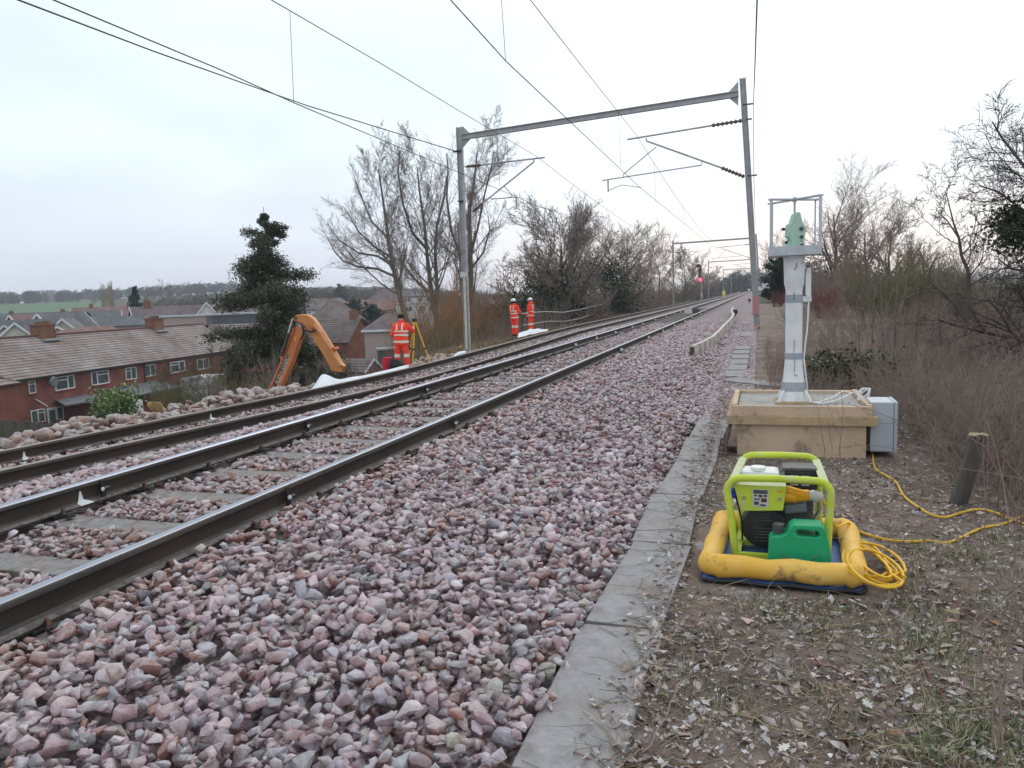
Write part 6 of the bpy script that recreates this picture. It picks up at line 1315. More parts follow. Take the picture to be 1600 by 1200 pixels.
PROT['or1'] = shrub_mesh(5, 60, 3.4, 2.2, 'twig_orange', sub=(11, 6), rmin=.005, name='bush'); PROT['rd1'] = shrub_mesh(6, 36, 1.6, 1.1, 'twig_red', sub=(7, 4), name='bush')
PROT['lo1'] = shrub_mesh(7, 34, 1.25, 1.1, 'twig_brown', up=.02, wig=.26, sub=(7, 4), rmin=.0028, r0=.007, name='bramble'); PROT['lo2'] = shrub_mesh(8, 30, 1.3, 1.2, 'twig_grey', up=.02, wig=.24, sub=(6, 4), rmin=.0028, r0=.007, name='bramble')
LG = 'bushes along the left bank'; RG = 'bushes in the scrub on the right bank'
for i, (px_, X, hpx, key, lab) in enumerate((
        (665, -15.5, 470, 'or1', 'orange brown willow bush left of the left mast'), (700, -17, 447, 'or1', 'tall orange brown willow bush just behind the left mast'), (745, -18, 445, 'or1', 'tall orange brown willow bush right of the left mast'), (782, -19, 465, 'or1', 'orange brown willow bush at the far right of its clump'),
        (672, -13.2, 505, 'ol1', 'low olive bush behind the tripod'), (715, -13.5, 505, 'ol1', 'low olive bush at the foot of the left mast'), (755, -13.5, 500, 'ol1', 'olive brown bush left of the standing workers'), (790, -14, 492, 'gr1', 'grey bush directly behind the left standing worker'),
        (830, -14.5, 478, 'br1', 'brown bush directly behind the right standing worker'), (862, -14, 462, 'gr1', 'grey brown bush behind the start of the handrail'), (895, -14, 455, 'br2', 'brown bush behind the middle of the handrail'), (925, -13.6, 452, 'br1', 'brown bush behind the end of the handrail'), (975, -13, 445, 'gr1', 'grey bush right of the ivy column'),
        (1000, -12.8, 440, 'br2', 'brown bush in the hedge between ivy column and second portal'), (1022, -12.8, 435, 'gr1', 'grey bush in the hedge left of the second portal'), (1042, -12.8, 438, 'br1', 'brown bush behind the second portal mast'), (1062, -12.8, 432, 'ol1', 'olive bush right of the second portal mast'), (1080, -12.8, 430, 'gr1', 'grey bush left of the signal post'), (1100, -12.6, 432, 'br2', 'brown bush right of the signal post'), (1115, -12.6, 434, 'br1', 'small brown bush at the far end of the hedge'))):
    x, y, z = gp(px_, X); zt = atX(px_, hpx, X)[2]; s = (zt-z)/3.1; put_shrub(key, x, y, max(s*.62, min(s, 1.3)), lab, LG, sz=s)
for i, (px_, X, hpx, key, lab) in enumerate((
        (1255, 2.6, 475, 'br1', 'reddish brown bush just behind the pillar'), (1225, 1.9, 475, 'br2', 'brown bush between the raked mast and the pillar'), (1290, 3.4, 440, 'br2', 'brown bush right of the pillar top'), (1285, 4.0, 412, 'gr1', 'grey brown bush below the right hand oak'), (1330, 4.8, 400, 'br1', 'tall brown bush right of the oak trunk'), (1372, 4.4, 398, 'ol1', 'olive brown bush behind the thin pale saplings'),
        (1412, 5.0, 388, 'ol1', 'tall olive bush behind the middle saplings'), (1450, 5.2, 380, 'ol1', 'tallest olive bush in the right hand scrub'), (1485, 5.6, 392, 'ol1', 'olive bush left of the crooked thorn'), (1520, 6, 405, 'gr1', 'grey green bush right of the crooked thorn'), (1558, 6.4, 418, 'ol1', 'dark olive bush near the right edge'), (1595, 6.6, 425, 'gr1', 'grey bush at the right edge of the picture'),
        (1340, 2.9, 488, 'br2', 'low brown bush in front of the tall ones, right of the pillar'), (1395, 3.1, 478, 'gr1', 'grey bush at the foot of the pale saplings'), (1440, 3.3, 470, 'br1', 'brown bush in front of the tallest olive one'), (1490, 3.5, 470, 'gr1', 'grey bush below the crooked thorn'), (1540, 3.6, 478, 'br2', 'brown bush below the dark olive one'), (1590, 3.7, 480, 'gr1', 'grey twiggy bush low at the right edge'), (1240, 3.4, 452, 'gr1', 'grey bush left of the red stemmed one'), (1310, 3.4, 470, 'br1', 'brown bush right of the red stemmed one'))):
    q = atX(px_, 520, X); x, y = q[0], q[1]; z = float(G(x, y)); zt = atX(px_, hpx, X)[2]; s = (zt-z)/3.1; put_shrub(key, x, y, max(s*.75, min(s, 1.2)), lab, RG, sz=s)
x, y = atX(1290, 480, 2.7)[:2]; put_shrub('rd1', x, y, .95, 'dark red stemmed bush just right of the pillar', RG); x, y = atX(1215, 490, 1.3)[:2]; put_shrub('rd1', x, y, .8, 'reddish bush at the foot of the raked mast', RG)
rgb = np.random.default_rng(5); BL = [('lo1', 'brown'), ('lo2', 'grey')]
spots = [(1.75, 8.6), (2.3, 8.0), (2.9, 7.6), (2.2, 9.4), (2.8, 9.0), (3.4, 8.4), (1.6, 10.3), (2.4, 10.8), (3.2, 10.2), (4.0, 9.6), (1.9, 12.3), (2.8, 12.6), (3.7, 12.0), (4.6, 11.4), (1.6, 14.4), (2.6, 14.8), (3.6, 14.6), (4.7, 14), (1.5, 17.5), (2.6, 18), (3.8, 17.6), (1.4, 21), (2.6, 22), (4.2, 21), (1.85, 6.9), (1.75, 6.35), (2.1, 7.5), (2.0, 8.0), (1.2, 26), (2.4, 28), (1.3, 33), (2.5, 38), (.75, 12.0), (.6, 15.5), (.9, 9.9)]
words = ['nearest the rotten stump', 'just behind the rotten stump', 'right of the rotten stump', 'behind the grey cabinet', 'two steps behind the grey cabinet', 'right of and behind the cabinet', 'behind the plinth corner', 'beyond the plinth and cabinet', 'at the foot of the low brown bush', 'below the pale saplings', 'straight behind the white pillar', 'between pillar and saplings', 'in front of the crooked thorn', 'left of the crooked thorn', 'beyond the leafy evergreen bush', 'beyond the plinth toward the oak', 'among the pale saplings', 'behind the pale saplings', 'near the raked mast foot', 'midway to the raked mast', 'in the middle of the right scrub', 'just short of the raked mast', 'level with the raked mast', 'deep in the scrub level with the mast', 'right of the stump at the picture edge', 'at the right edge just behind the cables', 'two steps behind the stump at the edge', 'behind the stump and left of it', 'past the raked mast', 'past the mast in the scrub', 'farther past the mast', 'far past the mast', 'beside the leafy evergreen bush', 'on the path edge beyond the slabs', 'close behind the pillar base']
for (x, y), w_ in zip(spots, words):
    k_ = rgb.integers(0, 2); put_shrub(BL[k_][0], x, y, rgb.uniform(.75, 1.05)*(.55 if x < 1 else .9), 'low tangled %s bramble %s' % (BL[k_][1], w_), 'bramble tangles on the right bank', 'bramble')
# thin pale saplings
SP = dict(depth=3, n=[7, 4, 3], t0=[.45, .2, .2], ang=[35, 35, 35], len=[.28, .5, .5], up=[.15, .1, .05], wig=.10, rr=.4, rmin=.003, fall=.3, taper=.35, ns=[4, 3, 3, 2], cut=.012)
for i, (pth, Y, r, lab) in enumerate((([(1392, 680), (1396, 600), (1398, 520), (1400, 470), (1402, 418)], 13, .032, 'straight pale sapling with a bare pole, the tallest of the row'), ([(1388, 690), (1384, 600), (1380, 520), (1375, 430)], 12.5, .024, 'slim pale sapling just left of the tallest pole'), ([(1430, 650), (1430, 560), (1434, 480), (1436, 432)], 13.5, .026, 'pale sapling right of the tallest pole'), ([(1362, 560), (1364, 500), (1364, 425)], 15, .022, 'thin pale sapling at the left of the row'), ([(1415, 690), (1424, 600), (1428, 500)], 12, .020, 'leaning pale sapling low in the row'), ([(1345, 585), (1342, 520), (1338, 465)], 14, .018, 'short brown sapling behind the cabinet'), ([(1462, 640), (1470, 560), (1468, 500), (1474, 460)], 13, .018, 'thin sapling left of the crooked thorn'))):
    bare_tree(lab, pxpath(pth, Y), r, SP, 60+i, bark='bark', twig='twig_grey', group='thin saplings in the right scrub', name='sapling', cat='sapling')
TH = dict(depth=4, n=[8, 6, 5, 4], t0=[.25, .15, .15, .1], ang=[48, 45, 42, 40], len=[.45, .5, .5, .5], up=[.04, .04, .03, .02], wig=.30, rr=.5, rmin=.0035, fall=.3, taper=.35, ns=[6, 5, 4, 3, 2], cut=.015)
bare_tree('crooked dark thorn tree with zigzag stems in the right scrub', pxpath([(1508, 520), (1512, 470), (1513, 425), (1502, 400), (1498, 372), (1490, 350), (1484, 325), (1478, 300)], 12), .035, TH, 70, bark='bark_dark', twig='bark_dark', extra=[(pxpath([(1510, 505), (1492, 475), (1470, 455), (1450, 438), (1455, 415), (1468, 395)], 12), .022), (pxpath([(1498, 372), (1480, 345), (1465, 330)], 12), .014), (pxpath([(1502, 400), (1520, 380), (1530, 350)], 12), .012)], group='bare trees on the right')
RE = dict(ivs=.32, depth=4, n=[14, 9, 7, 4], t0=[.2, .12, .12, .1], ang=[60, 45, 42, 40], len=[.50, .5, .5, .5], up=[.02, .03, .03, .02], wig=.22, rr=.5, rmin=.004, fall=.3, taper=.35, ns=[7, 6, 4, 3, 2], cut=.02, bias=(-.9, 0, .1))
c1_ = atY(1585, 352, 13)
bare_tree('bare tree at the right edge reaching dark branches and an ivy clump into view', pxpath([(1650, 660), (1646, 560), (1640, 460), (1638, 380), (1634, 320), (1630, 260)], 13), .10, RE, 71, bark='bark_dark', twig='bark_dark', extra=[(pxpath([(1640, 440), (1610, 425), (1580, 420), (1560, 405)], 13), .03), (pxpath([(1640, 400), (1600, 330), (1560, 300), (1530, 290)], 13), .03), (pxpath([(1636, 330), (1600, 260), (1565, 215), (1550, 190)], 12.5), .03)], ivy=[(c1_, (.15, .3, .15), 1500), (atY(1612, 360, 13), (.22, .3, .20), 1700)], group='bare trees on the right')
x, y = 6.3, 70.; 
def rtree(label, px, X, foot, top, r0, seed, **kw):
    q = atX(px, foot, X); z = float(G(q[0], q[1])); zt = atX(px, top, X)[2]; h = zt-z
    return bare_tree(label, [(q[0]+.12*math.sin(u*6+seed), q[1], z-.3+(h*.66+.3)*u) for u in np.linspace(0, 1, 6)], r0, dict(OAK, n=[12, 8, 7, 5], t0=[.30, .15, .12, .1], ang=[55, 36, 38, 40], len=[.66, .50, .46, .5]), seed, bark='bark_dark', twig='twig_grey', group='bare trees on the right', **kw)
rtree('broad bare oak on the right skyline above the brown bushes', 1303, 6.3, 470, 264, .30, 80)
rtree('bare tree just right of the broad oak', 1352, 7.5, 470, 300, .22, 81); rtree('lower bare tree at the right of the oak group', 1390, 8.5, 470, 318, .2, 82); rtree('small bare oak seen through the metal cage', 1216, 3.4, 462, 347, .2, 83); rtree('distant small bare tree above the scrub left of the crooked thorn', 1440, 11, 460, 372, .15, 84)
# evergreens
def conifer(label, base, h, rad, seed, n, pal, group=None, droop=.25, gap=0, name='conifer', leaf=.12, power=.9):
    rg = np.random.default_rng(seed); t = thing(name, label, 'tree', tuple(base), group); base = np.array(base, float); S = Segs(); tp = [base+np.array((.12*math.sin(u*5), 0, h*u)) for u in np.linspace(0, 1, 9)]; S.path(tp, .02*h, .01)
    C = []; nb = int(h*9)
    for i in range(nb):
        u = .04+.94*(i+rg.uniform())/nb; a = rg.uniform(0, 6.28); L_ = rad*(1-u)**power*rg.uniform(.45, 1.2)+.12; L_ *= 1+.18*math.sin(a*2+seed)
        p0 = base+np.array((0, 0, h*u)); d = np.array((math.cos(a), math.sin(a), rg.uniform(-.25, .65))); pts = [p0]
        for q in range(5): d = d+np.array((0, 0, -droop*.3+(.18 if q > 2 else 0)))+vrand(rg)*.08; pts.append(pts[-1]+d/np.linalg.norm(d)*L_/5)
        S.path(pts, .012*(1-u)*h*.25+.008, .004)
        if rg.uniform() < gap: continue
        m = max(4, int(n/nb*(L_/rad+.25)*rg.uniform(.4, 1.5))); w_ = rg.uniform(.12, 1.0, m); k = np.minimum((w_*5).astype(int), 4); f = w_*5-k; P_ = np.array(pts); C.append(P_[k]*(1-f)[:, None]+P_[np.minimum(k+1, 5)]*f[:, None]+rg.normal(size=(m, 3))*np.array((.12, .12, .10))*min(L_, 1.6)+np.array((0, 0, -.08)))
    C = np.concatenate(C); S.mesh('trunk', 'bark', t); leaves('foliage', C, rg.uniform(.6, 1.4, len(C))*leaf, 'leaf_dark', gcol(rg, len(C), pal, .35), rg, t, .42); return t
DK = [(.06, .08, .05), (.085, .11, .065), (.04, .055, .038), (.12, .13, .08), (.16, .13, .09)]
b_ = atY(425, 470, 31.); zg = float(G(b_[0], 31.)); conifer('tall ragged dark conifer between the terrace and the excavator arm', (b_[0], 31., zg), atY(425, 322, 31.)[2]-zg, 4.7, 5, 190000, DK, droop=.5, gap=.03, leaf=.060, power=.72)
for px_, tp, dd, rr_, lab in ((553, 468, 150, 4.6, 'dense dark evergreen left of a pair behind the brick gable'), (585, 475, 140, 4.8, 'dense dark evergreen right of the pair behind the brick gable')):
    q = atD(px_, 520, dd); zg = float(G(q[0], q[1])); conifer(lab, (q[0], q[1], zg), atD(px_, tp, dd)[2]-zg, rr_, 7+px_, 9000, [(.018, .045, .03), (.03, .065, .04), (.045, .085, .05)], droop=.1, leaf=.3, power=.5, group='dark evergreens in the valley')
for px_, tp, dd, rr_, lab in ((215, 447, 190, 3.0, 'dark conical evergreen among the far roofs'), (137, 488, 150, 1.9, 'small dark evergreen beside the pink house'), (533, 443, 330, 5.0, 'dark evergreen on the wooded hill above the excavator')):
    q = atD(px_, 500, dd); zg = float(G(q[0], q[1])); conifer(lab, (q[0], q[1], zg), atD(px_, tp, dd)[2]-zg, rr_, 7+px_, 3500, [(.012, .035, .025), (.02, .045, .03)], droop=.1, leaf=.42, power=.6, group='dark evergreens in the valley')
for px_, tp, X, rr_, lab in ((1213, 402, 3.6, 1.6, 'dark evergreen bush left of the pillar under the cage'), (1232, 396, 4.3, 1.7, 'dark evergreen bush directly behind the pillar neck'), (1157, 432, -6., 5, 'dark evergreen at the far end of the line')):
    Y = 78 if px_ > 1200 else 395; q = atY(px_, 440, Y); zg = float(G(q[0], q[1])); conifer(lab, (q[0], Y, zg), atY(px_, tp, Y)[2]-zg, rr_, px_, 4500, [(.015, .03, .02), (.022, .04, .028), (.03, .045, .03)], droop=.0, leaf=.16 if Y < 100 else .6, power=.35, group='dark evergreens along the line')
def leafy(label, c, rad, n, pal, seed, leaf=.06, name='leafy_bush', h=None):
    rg = np.random.default_rng(seed); t = thing(name, label, 'bush', tuple(c)); c = np.array(c); S = Segs(); C = []
    for i in range(26):
        a = rg.uniform(0, 6.28); d = np.array((math.cos(a)*rg.uniform(.2, 1), math.sin(a)*rg.uniform(.2, 1), rg.uniform(.3, 1.2))); d = d/np.linalg.norm(d)*rad*rg.uniform(.6, 1.1)*np.array((1, 1, (h or rad)/rad)); pts = [c+d*u+np.array((0, 0, .1*math.sin(3*u))) for u in np.linspace(0, 1, 5)]; S.path(pts, .012, .004)
        m = n//26; w_ = rg.uniform(.35, 1.05, m); C.append(c+d*w_[:, None]+rg.normal(size=(m, 3))*rad*.16)
    C = np.concatenate(C); S.mesh('stems', 'bark', t); leaves('foliage', C, rg.uniform(.6, 1.3, len(C))*leaf, 'leaf_dark', gcol(rg, len(C), pal), rg, t, .45); return t
c = onz(1308, 600, .05); leafy('low dark green leafy bush behind the right end of the plinth', (c[0], c[1], gz(c[0], c[1])), .85, 1500, [(.02, .045, .02), (.04, .08, .03), (.07, .07, .03), (.11, .07, .03)], 3, .055, h=.45)
c = onz(1350, 598, .05); leafy('smaller green bush right of the leafy one behind the cabinet', (c[0], c[1], gz(c[0], c[1])), .6, 600, [(.03, .06, .03), (.06, .09, .04)], 4, .045, h=.4)
c = atD(185, 640, 41); leafy('bright variegated garden bush in front of the brick terrace', (c[0], c[1], c[2]-.9), 1.5, 3200, [(.05, .12, .03), (.10, .20, .05), (.28, .36, .12), (.45, .48, .25)], 6, .10, h=1.9)
c = atD(163, 655, 39); leafy('narrow green garden bush left of the variegated one', (c[0], c[1], c[2]-.5), .9, 900, [(.05, .09, .03), (.12, .16, .05)], 8, .09, h=1.3)
for px_, tp, dd, lab in ((330, 590, 40, 'dark bare apple tree in front of the white extension'), (285, 590, 44, 'bare garden tree beside the lean-to')):
    q = atD(px_, tp+70, dd); z0_ = atD(px_, 640, dd)[2]-1.2; bare_tree(lab, [(q[0], q[1], z0_+u*2.6) for u in np.linspace(0, 1, 4)], .10, dict(TH, n=[9, 7, 6, 4], len=[1.0, .55, .5, .5], rmin=.008, cut=.03), px_, bark='bark_dark', twig='bark_green', group='bare garden trees by the terrace')
for px_, dd, s_, key, lab in ((262, 37, .8, 'ol1', 'olive hedge bush under the lean-to'), (300, 38, .8, 'ol1', 'olive hedge bush left of the apple tree'), (345, 36, .8, 'gr1', 'grey hedge bush right of the apple tree'), (395, 33, 1.0, 'ol1', 'dark hedge bush at the conifer foot'), (440, 31, 1.0, 'gr1', 'grey hedge bush behind the excavator arm'), (520, 60, 1.1, 'gr1', 'grey bush under the brick gable house'), (475, 40, 1.0, 'ol1', 'olive bush inside the bend of the excavator arm')):
    q = atD(px_, 600, dd); put_shrub(key, q[0], q[1], s_, lab, 'garden hedges below the bank', z=atD(px_, 625 if px_ < 450 else 585, dd)[2]-1.6*s_)
# woods that read as one mass
def wood(name, label, pts, h, seed, nleaf, pal, leaf, skew=1.0):
    rg = np.random.default_rng(seed); C = []; S = Segs()
    for (x, y) in pts:
        z = float(G(x, y)); hh = h*rg.uniform(.7, 1.15); r = hh*rg.uniform(.32, .5); m = nleaf; v = rg.normal(size=(m, 3)); v /= np.linalg.norm(v, axis=1, keepdims=True); v *= rg.uniform(.55, 1.0, (m, 1))**.5*np.array((r, r, hh*.48)); v[:, 2] = v[:, 2]+hh*.56; v[:, :2] *= (1-.35*((v[:, 2:3]/hh)-.5).clip(0, 1)); C.append(np.array((x, y, z))+v*1.0)
        for q in range(5): a = rg.uniform(0, 6.28); S.path([np.array((x, y, z-1.)), np.array((x+math.cos(a)*r*.5, y+math.sin(a)*r*.5, z+hh*rg.uniform(.6, 1.0)))], .012*hh, .005*hh)
    C = np.concatenate(C); o = leaves(name, C, rg.uniform(.5, 1.5, len(C))*leaf, 'leaf_dark', gcol(rg, len(C), pal, .3), rg, aspect=.22); tag(o, label, 'wood', kind='stuff')
    o2 = S.mesh('wood_trunks', 'bark_dark'); tag(o2, label+', its trunks', 'wood', kind='stuff')
def scat(pxr, dr, n, seed): rg = np.random.default_rng(seed); return [tuple(atD(rg.uniform(*pxr), 480, rg.uniform(*dr))[:2]) for _ in range(n)]
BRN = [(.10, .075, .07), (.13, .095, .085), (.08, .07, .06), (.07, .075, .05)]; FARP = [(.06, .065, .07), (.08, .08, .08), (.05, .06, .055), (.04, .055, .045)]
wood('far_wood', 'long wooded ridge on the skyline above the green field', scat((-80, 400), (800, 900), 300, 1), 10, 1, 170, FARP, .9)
wood('hill_wood', 'brown bare wood along the hilltop behind the village', scat((420, 860), (330, 470), 250, 2), 8, 2, 260, BRN, .42)
wood('hill_wood', 'bare brown wood behind the far roofs left of the dark conifer', scat((225, 400), (270, 420), 95, 3), 8.5, 3, 330, BRN, .38)
wood('hedge_wood', 'scattered bushes and hedges between the far roofs and the field', scat((-40, 240), (230, 420), 60, 4), 4.5, 4, 200, BRN, .4)
wood('garden_growth', 'mixed garden growth between the village houses', scat((380, 800), (110, 260), 70, 5)+scat((560, 720), (58, 100), 26, 55)+scat((470, 540), (60, 90), 7, 56), 4.0, 5, 260, BRN+[(.05, .06, .035)], .22)
wood('garden_growth', 'bare brown growth among the houses beyond the terrace ridge', scat((120, 340), (110, 230), 40, 6), 5.0, 6, 320, BRN, .2)
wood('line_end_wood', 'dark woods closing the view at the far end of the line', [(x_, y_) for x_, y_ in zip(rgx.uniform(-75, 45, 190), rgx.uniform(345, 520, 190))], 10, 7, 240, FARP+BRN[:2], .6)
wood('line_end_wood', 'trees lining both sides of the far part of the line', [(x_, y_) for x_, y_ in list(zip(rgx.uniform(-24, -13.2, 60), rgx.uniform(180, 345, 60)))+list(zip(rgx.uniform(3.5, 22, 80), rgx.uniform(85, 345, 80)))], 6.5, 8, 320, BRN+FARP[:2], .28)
wood('right_wood', 'dark belt of trees across the low ground at the far right', scat((1330, 1680), (180, 330), 90, 9), 9, 9, 300, BRN+[(.05, .055, .035), (.04, .05, .03)], .35)
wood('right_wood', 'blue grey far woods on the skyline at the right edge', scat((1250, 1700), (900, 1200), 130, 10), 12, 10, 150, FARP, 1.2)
# two poplar clumps
for px_, tp, dd, n_, lab in ((168, 441, 300, 16, 'sparse clump of tall pale bare poplars over the far roofs'), (727, 340, 130, 9, 'faint upright poplars far behind the left mast')):
    rg = np.random.default_rng(px_); t = thing('poplar_clump', lab, 'tree', tuple(atD(px_, 480, dd)), 'poplar clumps'); S = Segs()
    for i in range(n_):
        q = atD(px_+rg.uniform(-12, 14), 480, dd+rg.uniform(-6, 6)); z = float(G(q[0], q[1])); zt = atD(px_, tp+rg.uniform(0, 14)*(1 if px_ < 300 else 2), dd)[2]
        grow(S, rg, [(q[0], q[1], z+(zt-z)*u) for u in np.linspace(0, 1, 8)], .16, 1, dict(depth=3, n=[0, 26, 6], t0=[0, .3, .2], ang=[0, 20, 25], len=[0, .16, .5], up=[0, .25, .2], wig=.08, rr=.3, rmin=.035, fall=.5, taper=.25, ns=[0, 4, 3, 3]))
    S.mesh('crown', 'twig_grey' if px_ > 300 else 'straw', t)
for i, (px_, tp, dd, lab) in enumerate(((250, 437, 300, 'bare round tree over the far roofs, left of three'), (275, 433, 310, 'bare round tree over the far roofs, middle of three'), (305, 442, 300, 'bare round tree over the far roofs, right of three'), (360, 428, 150, 'faint bare tree just left of the dark conifer'), (148, 455, 700, 'round bare tree standing above the far wooded ridge'))):
    q = atD(px_, 480, dd); z = float(G(q[0], q[1])); zt = atD(px_, tp, dd)[2]; h = zt-z
    bare_tree(lab, [(q[0], q[1], z+h*.62*u) for u in np.linspace(0, 1, 5)], .02*h, dict(OAK, n=[9, 7, 6, 4], rmin=.03*dd/300+.01, cut=.08), 90+i, bark='bark_dark', twig='twig_grey', group='bare trees in the valley')

# ------------------------------------------------------------------ litter, grass and twigs on the right
rg = np.random.default_rng(21)
def free(x, y, mrg=0):
    return ~((x > -.36-mrg) & (x < .62+mrg) & (y > 3.95-mrg) & (y < 5.03+mrg)) & ~((x > PX0-.08) & (x < 1.22) & (y > PYa-.08) & (y < PYb+.05))
def lscatter(n, yr=(1.1, 13), edge=True):
    y = yr[0]+(yr[1]-yr[0])*rg.uniform(0, 1, n)**1.45; xm = np.minimum(.9+y*.42, 4.5)+.6; x = -.42+(xm+.42)*rg.uniform(0, 1, n)
    if edge: e = rg.uniform(0, 1, n) < .05; x = np.where(e, -.46+np.abs(rg.normal(0, .07, n))*rg.choice([-1, 1], n, p=[.3, .7]), x)
    k = free(x, y); x, y = x[k], y[k]; z = np.where(x < -.41, .045, G(np.maximum(x, -.41), y)); return x, y, z
x, y, z = lscatter(78000); kk = rg.uniform(0, 1, len(x)) < (vnoise(x, y, .28, 31)*.6+vnoise(x, y, .09, 32)*.5+.05).clip(.15, 1); x, y, z = x[kk], y[kk], z[kk]; n = len(x); C = np.stack([x, y, z+rg.uniform(.002, .022, n)], 1)
LP = [(.32, .20, .155), (.42, .31, .26), (.26, .15, .12), (.50, .42, .38), (.46, .28, .19), (.34, .27, .245), (.18, .115, .10), (.46, .40, .40), (.38, .26, .23), (.54, .50, .50)]
sz = rg.lognormal(math.log(.0125), .45, n).clip(.005, .042); tag(leaves('leaf_litter', C, sz, 'litter', gcol(rg, n, LP, .3), rg, aspect=.55, tilt=.45), 'brown fallen leaves and litter covering the ground on the right', 'leaf litter', kind='stuff')
x, y, z = lscatter(30000, (1.1, 11), False); n = len(x); cp_ = [rock_proto(rg, 8, (1, .8, .6), 0) for _ in range(8)]
tag(scatter_mesh('soil_crumbs', np.stack([x, y, z], 1), rg.lognormal(math.log(.005), .5, n).clip(.002, .018), gcol(rg, n, [(.22, .155, .13), (.15, .11, .09), (.30, .24, .22), (.42, .36, .36)], .3), cp_, rg, .5, 'litter'), 'crumbs of dark soil and grit between the fallen leaves', 'soil', kind='stuff')
S = Segs(); x, y, z = lscatter(13000, (1.1, 11))
for a, b, c in zip(x, y, z):
    th = rg.uniform(0, 6.28); L_ = rg.lognormal(math.log(.11), .5); d = np.array((math.cos(th), math.sin(th), rg.normal(0, .12))); p = np.array((a, b, c+.012)); pts = [p]
    for _ in range(3): d = d+rg.normal(0, .22, 3)*np.array((1, 1, .35)); d /= np.linalg.norm(d); q = pts[-1]+d*L_/3; q[2] = max(q[2], c+.004); pts.append(q)
    if not free(pts[-1][0], pts[-1][1], .02): continue
    r = rg.uniform(.0008, .0026); S.path(pts, r, r*.6)
tag(S.mesh('twig_litter', 'twig_grey'), 'dead grey twigs and stalks strewn over the litter', 'twigs', kind='stuff')
S = Segs(); x, y, z = lscatter(2200, (1.2, 9))
for a, b, c in zip(x, y, z):
    th = rg.uniform(0, 6.28); L_ = rg.uniform(.12, .45); d = np.array((math.cos(th), math.sin(th), rg.uniform(0, .5))); p = np.array((a, b, c)); pts = [p]
    for _ in range(4): d = d+rg.normal(0, .15, 3)+np.array((0, 0, -.12)); d /= np.linalg.norm(d); q = pts[-1]+d*L_/4; q[2] = max(q[2], c+.006); pts.append(q)
    if not free(pts[-1][0], pts[-1][1], .02): continue
    r = rg.uniform(.0012, .0028); S.path(pts, r, r*.5)
tag(S.mesh('dead_stalks', 'straw'), 'pale dead grass stalks bent over the litter', 'dead stalks', kind='stuff')
S = Segs()
for i in range(420):
    b = 3.6+7.5*rg.uniform()**1.1; a = .50+.13*b+rg.uniform(0, 1)*(.2+b*.2); c = gz(a, b); L_ = rg.uniform(.4, 1.5); th = rg.uniform(0, 6.28); d = np.array((math.cos(th), math.sin(th), rg.uniform(.5, 2.2))); d /= np.linalg.norm(d); pts = [np.array((a, b, c-.02))]
    for _ in range(9): d = d+rg.normal(0, .10, 3)+np.array((0, 0, -.14)); d /= np.linalg.norm(d); q = pts[-1]+d*L_/9; q[2] = max(q[2], c+.01); pts.append(q)
    S.path(pts, rg.uniform(.0025, .005), .0015)
S_keep = [i for i in range(len(S.a)) if not ((4.2 < S.a[i][1] < 6.0) and S.a[i][0] < 2.4)]; S.a, S.b, S.ra, S.rb = [[q[i] for i in S_keep] for q in (S.a, S.b, S.ra, S.rb)]
tag(S.mesh('bramble_arches', 'twig_grey'), 'long pale bramble stems arching over each other at the right edge', 'bramble stems', kind='stuff')
# grass blades
cl = [onz(a, b, 0) for a, b in ((1460, 1000), (1430, 950), (1400, 1010), (1500, 1040), (1440, 870), (1410, 900), (1520, 880), (1560, 850), (1480, 1180), (1520, 1170), (1560, 1185), (1450, 1195), (1590, 1160), (1300, 955), (1270, 1000), (1200, 960), (1330, 1130), (1100, 1090), (1160, 1120), (1050, 1060), (1500, 700), (1440, 665), (1450, 780), (1220, 745), (1560, 960), (1390, 1060), (1470, 1110), (1130, 1010), (1580, 900), (1240, 1080), (1140, 745), (1115, 790))]
wg = [3.0, 2.2, 2.4, 1.6, 2.2, 1.6, 1.5, 1.2, 3, 3, 2.6, 2, 2, 1.6, 1.3, 1.6, .8, .9, .8, .7, 1.2, 2.0, .8, .8, 1.2, 1.2, 1, .6, 1.2, .6, .9, .8]
V = []; Fg = []; Cc = []
for c, w_ in zip(cl, wg):
    for i in range(int(95*w_)):
        a, b = c[0]+rg.normal(0, .05*math.sqrt(w_)+.02), c[1]+rg.normal(0, .07*math.sqrt(w_)+.02)
        if not free(np.array(a), np.array(b), .01) or a < -.40: continue
        z = gz(a, b); th = rg.uniform(0, 6.28); h = rg.uniform(.012, .06); ln_ = h*rg.uniform(.3, 1.5); w2 = rg.uniform(.0010, .0024); s_ = np.array((-math.sin(th), math.cos(th), 0))*w2; p0 = np.array((a, b, z)); p1 = p0+np.array((math.cos(th)*ln_*.35, math.sin(th)*ln_*.35, h*.7)); p2 = p0+np.array((math.cos(th)*ln_, math.sin(th)*ln_, h))
        k = len(V); V += [p0-s_, p0+s_, p1+s_*.8, p1-s_*.8, p2+s_*.15, p2-s_*.15]; Fg += [(k, k+1, k+2, k+3), (k+3, k+2, k+4, k+5)]; g_ = [(.07, .11, .035), (.12, .16, .06), (.30, .27, .15), (.05, .085, .03), (.36, .32, .22)][rg.integers(0, 5)]; Cc += [g_]*6
tag(npmesh('grass', V, Fg, 'grass', colr=np.array(Cc)), 'thin tufts of green and straw grass in the litter', 'grass', kind='stuff')
